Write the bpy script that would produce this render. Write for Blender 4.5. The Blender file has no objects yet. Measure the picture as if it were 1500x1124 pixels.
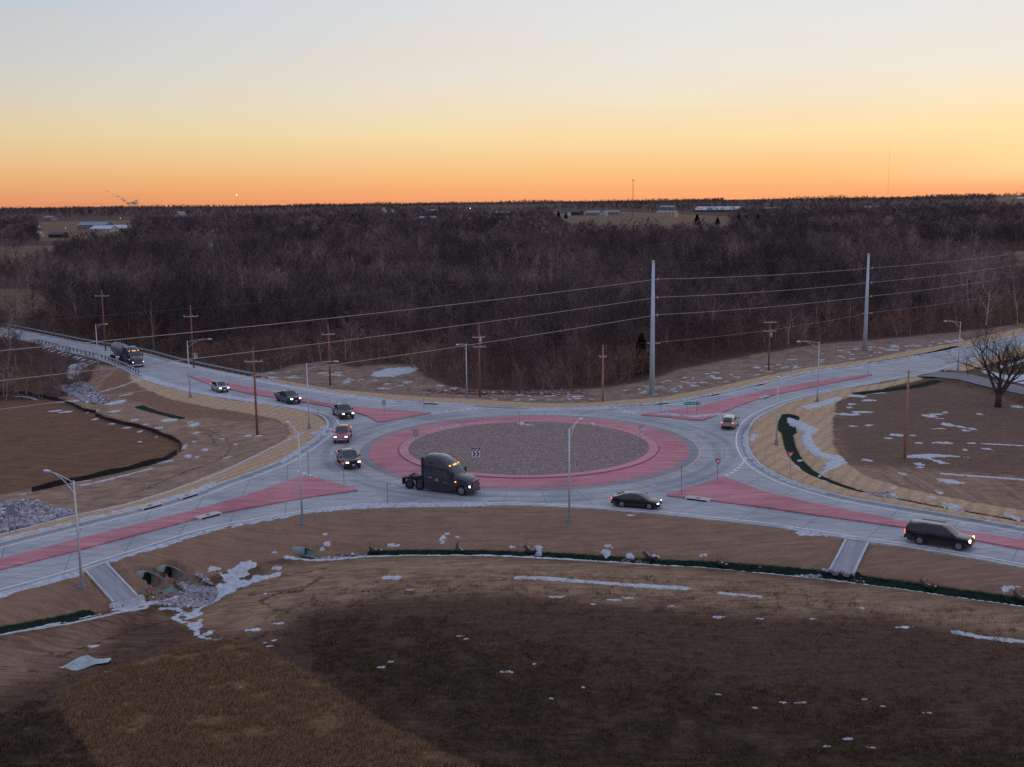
import bpy, bmesh, math, random
import numpy as np
from mathutils import Vector, Matrix, noise as mnoise
R = math.radians
PI = math.pi
SC = bpy.context.scene
COL = SC.collection
random.seed(7)
rng = np.random.default_rng(7)

# ------------------------------------------------------------------ camera
H = 31.0; F = 1620.0; RHO = 0.0107; TH = math.atan(271 / F)
cd = bpy.data.cameras.new('camera'); cam = bpy.data.objects.new('camera', cd); COL.objects.link(cam)
cd.sensor_width = 36; cd.lens = 36 * F / 1500; cd.clip_start = 0.5; cd.clip_end = 30000
fw = Vector((0, math.cos(TH), -math.sin(TH))); up0 = Vector((0, math.sin(TH), math.cos(TH))); rt0 = Vector((1, 0, 0))
rt = rt0 * math.cos(RHO) - up0 * math.sin(RHO); up = up0 * math.cos(RHO) + rt0 * math.sin(RHO)
cam.matrix_world = Matrix(((rt.x, up.x, -fw.x, 0), (rt.y, up.y, -fw.y, 0), (rt.z, up.z, -fw.z, H), (0, 0, 0, 1)))
SC.camera = cam

# ------------------------------------------------------------------ render, view
SC.view_settings.view_transform = 'Standard'; SC.view_settings.look = 'None'
SC.view_settings.exposure = 0.0; SC.view_settings.gamma = 1.0
cy = SC.cycles
SC.render.engine = 'CYCLES'
cy.max_bounces = 4; cy.diffuse_bounces = 2; cy.glossy_bounces = 2; cy.transmission_bounces = 2
cy.transparent_max_bounces = 4; cy.volume_bounces = 0; cy.caustics_reflective = False; cy.caustics_refractive = False
cy.use_adaptive_sampling = True; cy.adaptive_threshold = 0.01
cy.use_denoising = False; cy.denoiser = 'OPENIMAGEDENOISE'; cy.denoising_input_passes = 'RGB_ALBEDO_NORMAL'; cy.denoising_prefilter = 'ACCURATE'
cy.sample_clamp_indirect = 4.0
cy.filter_width = 1.5

def s2l(c):
    c = c / 255.0
    return c / 12.92 if c <= 0.04045 else ((c + 0.055) / 1.055) ** 2.4
def rgb(r, g, b): return (s2l(r), s2l(g), s2l(b), 1.0)

# ------------------------------------------------------------------ node helper
class NT:
    def __init__(s, tree): s.t = tree; s.n = tree.nodes; s.l = tree.links
    def new(s, typ, **kw):
        n = s.n.new(typ)
        for k, v in kw.items(): setattr(n, k, v)
        return n
    def put(s, sock, v):
        if v is None: return
        if isinstance(v, bpy.types.NodeSocket): s.l.new(v, sock)
        else: sock.default_value = v
    def math(s, op, a, b=None, c=None, clamp=False):
        n = s.new('ShaderNodeMath', operation=op, use_clamp=clamp)
        s.put(n.inputs[0], a); s.put(n.inputs[1], b)
        if c is not None: s.put(n.inputs[2], c)
        return n.outputs[0]
    def mix(s, f, a, b, blend='MIX'):
        n = s.new('ShaderNodeMix', data_type='RGBA', blend_type=blend)
        s.put(n.inputs[0], f); s.put(n.inputs[6], a); s.put(n.inputs[7], b)
        return n.outputs[2]
    def ramp(s, f, stops, interp='LINEAR'):
        n = s.new('ShaderNodeValToRGB'); cr = n.color_ramp; cr.interpolation = interp
        while len(cr.elements) < len(stops): cr.elements.new(0.5)
        for e, (p, c) in zip(cr.elements, stops): e.position = p; e.color = c
        s.put(n.inputs[0], f); return n.outputs[0]
    def noise(s, vec, scale, detail=4, rough=0.6, dist=0.0):
        n = s.new('ShaderNodeTexNoise'); n.inputs['Scale'].default_value = scale
        n.inputs['Detail'].default_value = detail; n.inputs['Roughness'].default_value = rough
        n.inputs['Distortion'].default_value = dist; s.put(n.inputs['Vector'], vec)
        return n.outputs['Fac']
    def map(s, vec, scale=(1, 1, 1), rot=(0, 0, 0)):
        n = s.new('ShaderNodeMapping'); s.put(n.inputs[0], vec); n.inputs['Scale'].default_value = scale
        n.inputs['Rotation'].default_value = rot; return n.outputs[0]
    def sstep(s, x, a, b):
        n = s.new('ShaderNodeMapRange', interpolation_type='SMOOTHSTEP')
        s.put(n.inputs[0], x); n.inputs[1].default_value = a; n.inputs[2].default_value = b
        return n.outputs[0]
    def attr(s, name):
        n = s.new('ShaderNodeAttribute'); n.attribute_name = name; return n.outputs['Fac']

# ------------------------------------------------------------------ world: dusk sky, sun just set to the right
SUN_AZ = R(46)                       # to the right of the view direction, measured from +Y
W = bpy.data.worlds.new('World'); SC.world = W; W.use_nodes = True
w = NT(W.node_tree); w.n.clear()
tc = w.new('ShaderNodeTexCoord'); sep = w.new('ShaderNodeSeparateXYZ'); w.l.new(tc.outputs['Generated'], sep.inputs[0])
z = sep.outputs[2]
zz = w.math('POWER', w.math('MAXIMUM', w.math('ADD', z, 0.0), 0.0), 0.5)   # sqrt spreads the horizon band
def P_(zv): return math.sqrt(max(zv, 0))
warm = w.ramp(zz, [(0.0, rgb(255, 168, 112)), (P_(.006), rgb(254, 176, 118)), (P_(.018), rgb(254, 192, 126)), (P_(.034), rgb(252, 209, 148)),
                   (P_(.054), rgb(252, 224, 170)), (P_(.080), rgb(245, 230, 200)), (P_(.110), rgb(236, 231, 218)), (P_(.160), rgb(228, 229, 228)),
                   (P_(.30), rgb(202, 210, 224)), (P_(.55), rgb(182, 194, 218)), (1.0, rgb(170, 183, 212))])
cool = w.ramp(zz, [(0.0, rgb(206, 134, 98)), (P_(.006), rgb(218, 148, 104)), (P_(.018), rgb(224, 166, 112)), (P_(.034), rgb(222, 184, 136)),
                   (P_(.054), rgb(217, 197, 156)), (P_(.080), rgb(203, 198, 178)), (P_(.110), rgb(188, 194, 193)), (P_(.160), rgb(170, 184, 200)),
                   (P_(.30), rgb(158, 174, 202)), (P_(.55), rgb(162, 176, 206)), (1.0, rgb(170, 183, 212))])
east = w.ramp(zz, [(0.0, rgb(112, 110, 140)), (P_(.10), rgb(150, 138, 165)), (P_(.30), rgb(150, 156, 186)), (1.0, rgb(168, 182, 214))])
hl = w.math('SQRT', w.math('ADD', w.math('MULTIPLY', sep.outputs[0], sep.outputs[0]), w.math('MULTIPLY', sep.outputs[1], sep.outputs[1])))
dot = w.math('DIVIDE', w.math('ADD', w.math('MULTIPLY', sep.outputs[0], math.sin(SUN_AZ)), w.math('MULTIPLY', sep.outputs[1], math.cos(SUN_AZ))), w.math('MAXIMUM', hl, 0.001))
c1_ = w.mix(w.sstep(dot, 0.0, 0.92), cool, warm)
glow = w.math('MULTIPLY', w.math('MULTIPLY', w.sstep(dot, .84, 1.0), w.sstep(z, .002, .020)), w.math('SUBTRACT', 1.0, w.sstep(z, .03, .11)))
c1_ = w.mix(w.math('MULTIPLY', glow, .8), c1_, (1.15, .80, .42, 1))
c2_ = w.mix(w.sstep(dot, -0.9, 0.25), east, c1_)
ng = w.noise(w.map(tc.outputs['Generated'], (2.0, 2.0, 16.0)), 2.2, 3, 0.5)
c3_ = w.mix(w.math('MULTIPLY', w.sstep(ng, .45, .75), 0.10), c2_, rgb(255, 190, 150))
sky = w.new('ShaderNodeTexSky', sky_type='NISHITA'); sky.sun_disc = False
sky.sun_elevation = R(1.0); sky.sun_rotation = SUN_AZ; sky.dust_density = 3.0
b1 = w.new('ShaderNodeBackground'); w.l.new(sky.outputs[0], b1.inputs[0]); b1.inputs[1].default_value = 0.01
b2 = w.new('ShaderNodeBackground'); w.l.new(c3_, b2.inputs[0]); b2.inputs[1].default_value = 1.0
add = w.new('ShaderNodeAddShader'); w.l.new(b1.outputs[0], add.inputs[0]); w.l.new(b2.outputs[0], add.inputs[1])
wo = w.new('ShaderNodeOutputWorld'); w.l.new(add.outputs[0], wo.inputs[0])
W.cycles.sampling_method = 'MANUAL'; W.cycles.sample_map_resolution = 512

sd_ = bpy.data.lights.new('sun', 'SUN'); sun = bpy.data.objects.new('sun', sd_); COL.objects.link(sun)
sd_.energy = 0.12; sd_.angle = R(14); sd_.color = (1.0, 0.62, 0.38)
sv = Vector((math.sin(SUN_AZ) * math.cos(R(4)), math.cos(SUN_AZ) * math.cos(R(4)), math.sin(R(4))))
sun.rotation_euler = sv.to_track_quat('Z', 'Y').to_euler(); sun.location = sv * 300

# ------------------------------------------------------------------ helpers: objects
def link(o, parent=None):
    COL.objects.link(o)
    if parent is not None: o.parent = parent
    return o
def tag(o, label=None, cat=None, group=None, kind=None):
    if label: o['label'] = label
    if cat: o['category'] = cat
    if group: o['group'] = group
    if kind: o['kind'] = kind
    return o
def empty(name, loc, rz=0, label=None, cat=None, group=None):
    o = bpy.data.objects.new(name, None); link(o); o.location = loc; o.rotation_euler = (0, 0, rz)
    o.empty_display_size = 0.2
    return tag(o, label, cat, group)
def dup(o, parent=None):
    c = o.copy(); link(c, parent)
    for ch in list(o.children): dup(ch, c)
    return c

class MB:
    def __init__(s): s.v = []; s.f = []; s.m = []; s.mi = 0
    def add(s, vs, fs, mi=None):
        b = len(s.v); s.v.extend([tuple(p) for p in vs]); s.f.extend([tuple(b + i for i in f) for f in fs])
        s.m.extend([s.mi if mi is None else mi] * len(fs)); return s
    def box(s, c, d, rz=0, mi=None):
        x, y, z = [a / 2 for a in d]; co, si = math.cos(rz), math.sin(rz)
        vs = []
        for dz in (-z, z):
            for dx, dy in ((-x, -y), (x, -y), (x, y), (-x, y)):
                vs.append((c[0] + dx * co - dy * si, c[1] + dx * si + dy * co, c[2] + dz))
        return s.add(vs, [(3, 2, 1, 0), (4, 5, 6, 7), (0, 1, 5, 4), (1, 2, 6, 5), (2, 3, 7, 6), (3, 0, 4, 7)], mi)
    def tube(s, pts, rad, n=6, cap=True, mi=None):
        pts = [Vector(p) for p in pts]
        if not hasattr(rad, '__len__'): rad = [rad] * len(pts)
        vs = []; fs = []; prev = None
        for i, p in enumerate(pts):
            d = (pts[min(i + 1, len(pts) - 1)] - pts[max(i - 1, 0)]).normalized()
            if prev is None:
                a = Vector((0, 0, 1)) if abs(d.z) < 0.9 else Vector((1, 0, 0)); u = d.cross(a).normalized()
            else: u = (prev - d * prev.dot(d)).normalized()
            prev = u; v = d.cross(u)
            for k in range(n):
                a = 2 * PI * k / n
                vs.append(p + (u * math.cos(a) + v * math.sin(a)) * rad[i])
        for i in range(len(pts) - 1):
            for k in range(n):
                k2 = (k + 1) % n; fs.append((i * n + k, i * n + k2, (i + 1) * n + k2, (i + 1) * n + k))
        if cap: fs.append(tuple(range(n))[::-1]); fs.append(tuple((len(pts) - 1) * n + k for k in range(n)))
        return s.add(vs, fs, mi)
    def prism(s, poly, z0, z1, mi=None):   # vertical prism over an xy polygon (ccw), z0/z1 numbers
        n = len(poly); vs = [(p[0], p[1], z0) for p in poly] + [(p[0], p[1], z1) for p in poly]
        fs = [tuple(range(n))[::-1], tuple(range(n, 2 * n))] + [(i, (i + 1) % n, n + (i + 1) % n, n + i) for i in range(n)]
        return s.add(vs, fs, mi)
    def build(s, name, mats, parent=None, smooth=False):
        me = bpy.data.meshes.new(name); me.from_pydata([tuple(v) for v in s.v], [], s.f)
        if not isinstance(mats, (list, tuple)): mats = [mats]
        for m in mats: me.materials.append(m)
        if len(mats) > 1: me.polygons.foreach_set('material_index', s.m)
        if smooth: me.polygons.foreach_set('use_smooth', [True] * len(s.f))
        me.validate(); me.update()
        return link(bpy.data.objects.new(name, me), parent)

def np_mesh(name, V, Fc, mats, parent=None, smooth=False):
    me = bpy.data.meshes.new(name); V = np.asarray(V, dtype=np.float32); Fc = np.asarray(Fc, dtype=np.int32)
    k = Fc.shape[1]; me.vertices.add(len(V)); me.vertices.foreach_set('co', V.ravel())
    me.loops.add(Fc.size); me.loops.foreach_set('vertex_index', Fc.ravel())
    me.polygons.add(len(Fc)); me.polygons.foreach_set('loop_start', np.arange(0, Fc.size, k, dtype=np.int32))
    me.polygons.foreach_set('loop_total', np.full(len(Fc), k, dtype=np.int32))
    me.polygons.foreach_set('use_smooth', np.full(len(Fc), smooth))
    for m in (mats if isinstance(mats, (list, tuple)) else [mats]): me.materials.append(m)
    me.update(calc_edges=True); me.validate()
    return link(bpy.data.objects.new(name, me), parent)

# ------------------------------------------------------------------ helpers: pixel of the photograph -> point of the place
def ray(u, v):
    a = u - 750; b = v - 562
    U = a * math.cos(RHO) - b * math.sin(RHO); V = a * math.sin(RHO) + b * math.cos(RHO)
    c, s = math.cos(TH), math.sin(TH)
    return (U, F * c - V * s, -F * s - V * c)
def P(u, v, z=0.0):
    r = ray(u, v); t = (z - H) / r[2]; return (r[0] * t, r[1] * t)
def K(k, x, y):   # enlargement windows used while measuring
    o = {1: (0, 440), 2: (360, 440), 3: (740, 440), 4: (1120, 440), 5: (0, 680), 6: (360, 680), 7: (740, 680), 8: (1120, 680)}[k]
    return (o[0] + x / 3.947, o[1] + y / 3.947)
def KK(k, *xy): return [K(k, *p) for p in xy]

def cat_rom(pts, step=1.0, closed=False):
    pts = [np.array(p, float) for p in pts]; n = len(pts); out = []
    rngi = range(n if closed else n - 1)
    for i in rngi:
        p0 = pts[(i - 1) % n] if (closed or i > 0) else pts[0] * 2 - pts[1]
        p1 = pts[i]; p2 = pts[(i + 1) % n]
        p3 = pts[(i + 2) % n] if (closed or i < n - 2) else pts[-1] * 2 - pts[-2]
        L = np.linalg.norm(p2 - p1); m = max(1, int(L / step))
        # centripetal-ish damping keeps uneven spacing from overshooting
        t1 = (p2 - p0) / max(np.linalg.norm(p2 - p1) + np.linalg.norm(p1 - p0), 1e-6) * L
        t2 = (p3 - p1) / max(np.linalg.norm(p3 - p2) + np.linalg.norm(p2 - p1), 1e-6) * L
        for k in range(m):
            t = k / m; h1 = 2 * t**3 - 3 * t**2 + 1; h2 = t**3 - 2 * t**2 + t; h3 = -2 * t**3 + 3 * t**2; h4 = t**3 - t**2
            out.append(h1 * p1 + h2 * t1 + h3 * p2 + h4 * t2)
    if not closed: out.append(pts[-1])
    return np.array(out)

def seg_dist(X, Y, poly, closed):
    poly = np.asarray(poly, float); A = poly if closed else poly[:-1]; B = np.roll(poly, -1, 0) if closed else poly[1:]
    best = np.full(X.shape, 1e18)
    for a, b in zip(A, B):
        d = b - a; L = d @ d + 1e-12
        t = np.clip(((X - a[0]) * d[0] + (Y - a[1]) * d[1]) / L, 0, 1)
        dd = (X - a[0] - t * d[0])**2 + (Y - a[1] - t * d[1])**2
        np.minimum(best, dd, out=best)
    return np.sqrt(best)
def inside(X, Y, poly):
    poly = np.asarray(poly, float); r = np.zeros(X.shape, bool); n = len(poly)
    for i in range(n):
        x1, y1 = poly[i]; x2, y2 = poly[(i + 1) % n]
        if y1 == y2: continue
        c = ((y1 > Y) != (y2 > Y)) & (X < (x2 - x1) * (Y - y1) / (y2 - y1) + x1)
        r ^= c
    return r
def sdist(X, Y, poly, cut=None):
    if cut is not None:                                   # far points only need a large number
        poly = np.asarray(poly, float); lo = poly.min(0) - cut; hi = poly.max(0) + cut
        m = (X > lo[0]) & (X < hi[0]) & (Y > lo[1]) & (Y < hi[1]); out = np.full(X.shape, float(cut))
        if m.any(): out[m] = sdist(X[m], Y[m], poly)
        return np.minimum(out, cut)
    d = seg_dist(X, Y, poly, True); return np.where(inside(X, Y, poly), -d, d)
def smooth01(t): t = np.clip(t, 0, 1); return t * t * (3 - 2 * t)

def mat(name, base, rough=0.6, metal=0.0, coat=0.0, emis=None, estr=0.0, spec=0.5, nscale=None, namp=0.15, bump=0.0, bscale=None):
    m = bpy.data.materials.new(name); m.use_nodes = True; t = NT(m.node_tree); p = t.n['Principled BSDF']
    p.inputs['Roughness'].default_value = rough; p.inputs['Metallic'].default_value = metal
    p.inputs['Coat Weight'].default_value = coat; p.inputs['Coat Roughness'].default_value = 0.06; p.inputs['Coat IOR'].default_value = 1.58
    p.inputs['Specular IOR Level'].default_value = spec
    tcn = t.new('ShaderNodeTexCoord')
    if nscale:
        n = t.noise(tcn.outputs['Object'], nscale, 4, 0.6)
        a = tuple(min(1, c * (1 - namp)) for c in base[:3]) + (1,); b = tuple(min(1, c * (1 + namp)) for c in base[:3]) + (1,)
        t.l.new(t.ramp(n, [(0.3, a), (0.7, b)]), p.inputs['Base Color'])
    else: p.inputs['Base Color'].default_value = tuple(base[:3]) + (1,)
    if bump:
        n = t.noise(tcn.outputs['Object'], bscale or 8, 4, 0.65)
        bn = t.new('ShaderNodeBump'); bn.inputs['Strength'].default_value = 1.0; bn.inputs['Distance'].default_value = bump
        t.l.new(n, bn.inputs['Height']); t.l.new(bn.outputs[0], p.inputs['Normal'])
    if emis:
        p.inputs['Emission Color'].default_value = tuple(emis[:3]) + (1,); p.inputs['Emission Strength'].default_value = estr
        m.cycles.emission_sampling = 'NONE' if estr < 3 else 'AUTO'
    return m
E_ = (0.50, 0.51, 0.585)
def alb(r, g, b):                    # albedo that shows as this sRGB colour under the dusk sky
    return tuple(min(.85, s2l(c) / e) for c, e in zip((r, g, b), E_)) + (1.0,)
# ------------------------------------------------------------------ roads: outlines measured in the photograph, laid on z = 0
eA = [(-250, 942), (-120, 905), (0, 870), (60, 853.5), (114, 838), (155, 824), (220, 804), (281, 784.5), (327, 772.5), (380, 763.6), (418, 757), (464, 750), (512, 745.6), (568, 742.5), (626, 741.5), (740, 740.5), (834, 743.5), (897, 747.5), (968, 753.5), (1044, 762), (1120, 770.5), (1181, 779.5), (1239, 789), (1330, 802), (1411, 815.5), (1500, 832), (1620, 854), (1760, 881)]
eB = [(-250, 858), (-120, 826), (0, 796.5), (111, 769), (220, 743), (286, 724), (330, 707), (360, 697), (411, 677), (440, 660), (463, 644), (477, 631), (482, 621), (474, 611), (456, 605), (411, 595.5), (380, 591.5), (337, 585), (291, 577.5), (253, 569), (218, 559), (192, 547), (177, 539), (142, 526), (101, 516), (51, 503), (20, 497), (-40, 486), (-120, 474)]
eC = [(-120, 462.5), (-40, 473), (20, 482.5), (48, 488), (121.6, 503), (210, 518.5), (253, 530), (317, 544), (380, 556.5), (411, 563), (487, 575.5), (563, 586), (613, 590.5), (684, 594), (740, 597.5), (808, 599.3), (867, 597.2), (917, 594.7), (968, 591.5), (1044, 578.5), (1120, 561.5), (1183, 546.5), (1272, 534), (1348, 521.5), (1404, 512), (1437, 504.6), (1500, 490), (1600, 470)]
eD = [(1600, 484), (1500, 507), (1437, 525.5), (1404, 536), (1376, 544), (1348, 549.5), (1297, 559), (1221, 573), (1158, 589.5), (1120, 605.5), (1104, 616), (1095, 630), (1092, 646), (1096, 661), (1106, 676), (1120, 687.5), (1158, 706.5), (1229, 727.5), (1272, 736), (1330, 746), (1399, 757.5), (1500, 775.5), (1620, 799), (1760, 826)]
def wc(px, step=1.0, z=0.0): return cat_rom([P(u, v, z) for u, v in px], step)
wA, wB, wC, wD = wc(eA), wc(eB), wc(eC), wc(eD)
ROAD = np.vstack([wA, wD[::-1], wC[::-1], wB[::-1]])          # A left->right, back along D to the north-east, C back to the north-west, B back
def simplify(pl, tol=0.03):
    pl = np.asarray(pl); keep = [0]; i = 0; n = len(pl)
    while i < n - 1:
        j = min(n - 1, i + 60)
        while j > i + 1:
            a, b = pl[i], pl[j]; d = b - a; L = np.linalg.norm(d) + 1e-9
            if np.max(np.abs((pl[i:j + 1] - a) @ np.array([-d[1], d[0]]) / L)) < tol: break
            j -= max(1, (j - i) // 6)
        keep.append(j); i = j
    return pl[keep]
ROADS = simplify(ROAD)
DRIVE = np.array([P(*q) for q in [(1340, 551), (1352, 549.5), (1376, 544.2), (1412, 546), (1455, 556), (1500, 567), (1560, 583), (1640, 606), (1640, 636), (1560, 596), (1500, 578), (1450, 567.5), (1404, 556), (1368, 552)]])
FL1 = [(124, 837), (155, 824), (199, 874), (168, 882)]         # concrete flumes running down the bank
FL2 = [(1239, 789), (1272, 797), (1251, 840), (1215, 836)]

CX, CY = 2.0, 136.3                                            # centre of the roundabout
CUL = P(252, 858)
CREEK = P(70, 545)

def h_base(x, y):
    x = np.asarray(x, float); y = np.asarray(y, float)
    d = sdist(x, y, ROADS, 60.0)
    dr = sdist(x, y, DRIVE, 30.0)
    dep = 1.0 + 1.7 * np.exp(-((x - CUL[0])**2 + (y - CUL[1])**2) / 14.0**2) + 2.6 * np.exp(-((x - CREEK[0]) / 26.0)**2 - ((y - CREEK[1]) / 30.0)**2)
    far = smooth01((y - 150) / 40.0)
    dep = dep * (1 - far) + far * (0.5 + 2.8 * np.exp(-((x - CREEK[0]) / 30.0)**2 - ((y - CREEK[1]) / 40.0)**2))
    tq = np.clip((d - 1.4) / 8.5, 0, 1); h = 0.10 - dep * (0.72 * tq + 0.28 * smooth01(tq))
    h = np.where(d < 0.35, -0.14, h)
    tt = smooth01((dr - 0.4) / 3.0)
    near_dr = dr < 29.0
    h = np.where(near_dr & (d > 0.3), (-0.12) * (1 - tt) + h * tt, h)
    # far country: gentle rise to the right, low swells elsewhere
    r = np.hypot(x, y); az = np.arctan2(x, y)
    h = h + 17.0 * smooth01((r - 1700) / 3200.0) * smooth01((az - 0.10) / 0.35) + 9.0 * smooth01((r - 2500) / 4000.0) * (0.5 + 0.5 * np.sin(az * 9 + 1.0))
    und = 0.10 * np.sin(x * 0.13 + 1.3 * np.sin(y * 0.07)) * np.cos(y * 0.11) + 0.05 * np.sin(x * .41 + y * .23)
    h = h + und * smooth01((d - 3.0) / 8.0)
    return h
# half-metre raster of the same heights, for quick look-ups
_rx = np.arange(-210, 230.1, .5); _ry = np.arange(40, 340.1, .5); _RX, _RY = np.meshgrid(_rx, _ry)
_RH = h_base(_RX.ravel(), _RY.ravel()).reshape(_RX.shape); _RD = sdist(_RX.ravel(), _RY.ravel(), ROADS, 60.0).reshape(_RX.shape)
def look(T, x, y, exact):
    x = np.asarray(x, float); y = np.asarray(y, float); fx = (x + 210) * 2; fy = (y - 40) * 2; ok = (fx >= 0) & (fy >= 0) & (fx < len(_rx) - 1) & (fy < len(_ry) - 1)
    out = np.empty(x.shape)
    if ok.any():
        a = fx[ok]; b = fy[ok]; i = a.astype(int); j = b.astype(int); a = a - i; b = b - j
        out[ok] = (T[j, i] * (1 - a) + T[j, i + 1] * a) * (1 - b) + (T[j + 1, i] * (1 - a) + T[j + 1, i + 1] * a) * b
    if (~ok).any(): out[~ok] = exact(x[~ok], y[~ok])
    return out
def h_fast(x, y): return look(_RH, x, y, h_base)
def d_road(x, y): return look(_RD, x, y, lambda a, b: sdist(a, b, ROADS, 60.0))
DITCH = []                                                      # (world polyline, depth, half width)
FLUME = []                                                      # straight chutes: top point, foot point, half width, foot level
CARVE = []                                                      # pipe mouths: x, y, angle, radius, length, invert level
def h_full(x, y, exact=False):
    x = np.asarray(x, float); y = np.asarray(y, float); h = h_base(x, y) if exact else h_fast(x, y)
    for pl, dep, wd in DITCH:
        lo = pl.min(0) - 4 * wd; hi = pl.max(0) + 4 * wd
        m = (x > lo[0]) & (x < hi[0]) & (y > lo[1]) & (y < hi[1])
        if np.any(m):
            q = seg_dist(x[m], y[m], pl, False); hh = h[m]; hh = hh - dep * np.exp(-(q / wd)**2); h[m] = hh
    for cx_, cy_, a, rr, L, zi in CARVE:
        al = (x - cx_) * math.cos(a) + (y - cy_) * math.sin(a); la = np.abs(-(x - cx_) * math.sin(a) + (y - cy_) * math.cos(a))
        m = (al > -.5) & (al < L + 2.5) & (la < rr * .98)
        if np.any(m): h[m] = np.minimum(h[m], zi - .04)
    for (ax, ay), (bx, by), hw, zb_ in FLUME:
        dx, dy = bx - ax, by - ay; L = math.hypot(dx, dy); tt = ((x - ax) * dx + (y - ay) * dy) / L / L; la = np.abs(-(x - ax) * dy + (y - ay) * dx) / L
        m = (tt > .02) & (tt < 1.02) & (la < hw + .45)
        if np.any(m): h[m] = np.minimum(h[m], .02 * (1 - tt[m]) + zb_ * tt[m] - .10) if False else (.02 * (1 - tt[m]) + zb_ * tt[m] - .10)
    return h
def G(u, v, full=False):                                        # ray meets the ground
    r = ray(u, v); f = h_full if full else h_fast
    z = -0.5
    if v < 340: full = False
    for _ in range(7):
        t = (z - H) / r[2]; x, y = r[0] * t, r[1] * t
        z = 0.5 * z + 0.5 * float(f(np.array([x]), np.array([y]))[0])
    t = (z - H) / r[2]; return (r[0] * t, r[1] * t)
def gz(x, y): return float(h_full(np.array([float(x)]), np.array([float(y)]))[0])
def GP(px, step=None, closed=False):
    w_ = [G(*q) for q in px]
    return cat_rom(w_, step, closed) if step else np.array(w_)

G1 = GP([(545, 806), (588, 805), (664, 805), (740, 806), (814, 809), (892, 814), (958, 818.5), (1044, 823), (1120, 828.5), (1180, 834), (1257, 843), (1348, 855), (1420, 865.5), (1487, 874), (1600, 894), (1700, 915)], 1.0)
G0 = GP([(446, 806), (480, 809), (515, 808), (545, 806)], 1.0)
G1b = GP([(-150, 948), (-60, 928), (0, 914.5), (76, 902), (130, 890), (170, 879), (230, 870), (290, 868)], 1.0)
G2 = GP([(1158, 608), (1153, 622), (1155, 640), (1160, 656), (1171, 673), (1192, 690), (1209, 697.5), (1262, 716), (1322, 728), (1373, 738), (1475, 755.5), (1560, 772)], 1.0)
G3 = GP([(1256, 575.5), (1297, 570.5), (1348, 563.5), (1372, 557)], 1.0)
G4 = GP([(1277, 531), (1322, 524), (1361, 516.5), (1400, 507)], 1.0)
DITCH += [(np.vstack([G0, G1[1:]]), 0.75, 1.0), (G1b, 0.6, 1.1), (G2, 0.55, 1.3), (G3, 0.4, 1.0), (G4, 0.3, 1.0)]
for _f in (FL1, FL2):
    q_ = [np.array(P(*_f[0])), np.array(P(*_f[1])), np.array(G(*_f[2])), np.array(G(*_f[3]))]; a_ = (q_[0] + q_[1]) / 2; b_ = (q_[2] + q_[3]) / 2
    FLUME.append((tuple(a_), tuple(b_), float(np.linalg.norm(q_[1] - q_[0]) + np.linalg.norm(q_[2] - q_[3])) / 4, float(h_fast(b_[:1], b_[1:])[0]) + .02))
def pipe(px, ang, rr, L):
    x, y = G(*px); CARVE.append((x, y, ang, rr, L, float(h_fast(np.array([x]), np.array([y]))[0]) - 2 * rr - .05))
_tg = wA[1:] - wA[:-1]; _i = int(np.argmin(np.hypot(*(wA[:-1] - np.array(P(215, 805))).T))); A_OUT = math.atan2(_tg[_i][1], _tg[_i][0]) - PI / 2
pipe((212, 838), R(-24), .80, 3.0); pipe((243, 829.5), R(-24), .80, 3.0); pipe((447, 802.5), R(-8), .42, 2.0); pipe((1350, 553.5), R(5), .5, 1.8)
DITCH += [(GP([(150, 925), (230, 897), (272, 886), (300, 875), (330, 862), (352, 845)], 1.0), 0.30, 0.9)]

# ------------------------------------------------------------------ ground sheet with zone distances stored per vertex
def axis(lo, hi, step, far_lo, far_hi, g=1.034):
    a = list(np.arange(lo, hi + 1e-6, step)); s = step; x = hi
    while x < far_hi: s *= g; x += s; a.append(x)
    s = step; x = lo; b = []
    while x > far_lo: s *= g; x -= s; b.append(x)
    return np.array(b[::-1] + a)
gx = axis(-76, 80, 0.42, -4600, 4600); gy = axis(54, 208, 0.42, -300, 7200)
GX, GY = np.meshgrid(gx, gy); XF, YF = GX.ravel(), GY.ravel()
ZF = h_full(XF, YF, True)
nx_, ny_ = len(gx), len(gy)
I = np.arange(nx_ * ny_).reshape(ny_, nx_)
FQ = np.stack([I[:-1, :-1].ravel(), I[:-1, 1:].ravel(), I[1:, 1:].ravel(), I[1:, :-1].ravel()], 1)

CLEAR_PX = [(-400, 640), (0, 568), (60, 567), (105, 561), (125, 546), (142, 531), (100, 519), (50, 506.5), (-40, 489), (-120, 477), (-120, 460), (-40, 471), (48, 486), (120, 500.5), (210, 516), (253, 527), (317, 540.5), (380, 546), (430, 534), (480, 532), (522, 540), (540, 536), (585, 534), (618, 538), (628, 552), (655, 566), (700, 572), (800, 575), (860, 570), (940, 560), (1000, 540), (1100, 520), (1200, 505), (1300, 496), (1400, 487), (1500, 474), (1800, 440), (1800, 1400), (-400, 1400)]
CLEAR = np.array([P(u, v, -0.6) for u, v in CLEAR_PX])
SILT_PX = [(-60, 577), (0, 575.5), (35, 574), (76, 583), (116, 597), (140, 603), (162, 612), (190, 617), (218, 626), (253, 640), (268, 651), (262, 661), (240, 671), (177, 684), (127, 697), (70, 712), (46, 716)]
Zn = {}
def zone(name, px=None, poly=None, cut=8.0): Zn[name] = sdist(XF, YF, GP(px) if poly is None else poly, cut)
zone('z_road', poly=ROADS, cut=40.0)
Zn['z_clear'] = sdist(XF, YF, CLEAR, 200.0)
zone('z_tall', [(84, 1030), (80, 1018), (160, 985), (230, 960), (330, 934), (372, 946), (400, 962), (470, 1002), (560, 1062), (700, 1128), (760, 1200), (200, 1200), (150, 1124), (110, 1070)])
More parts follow.
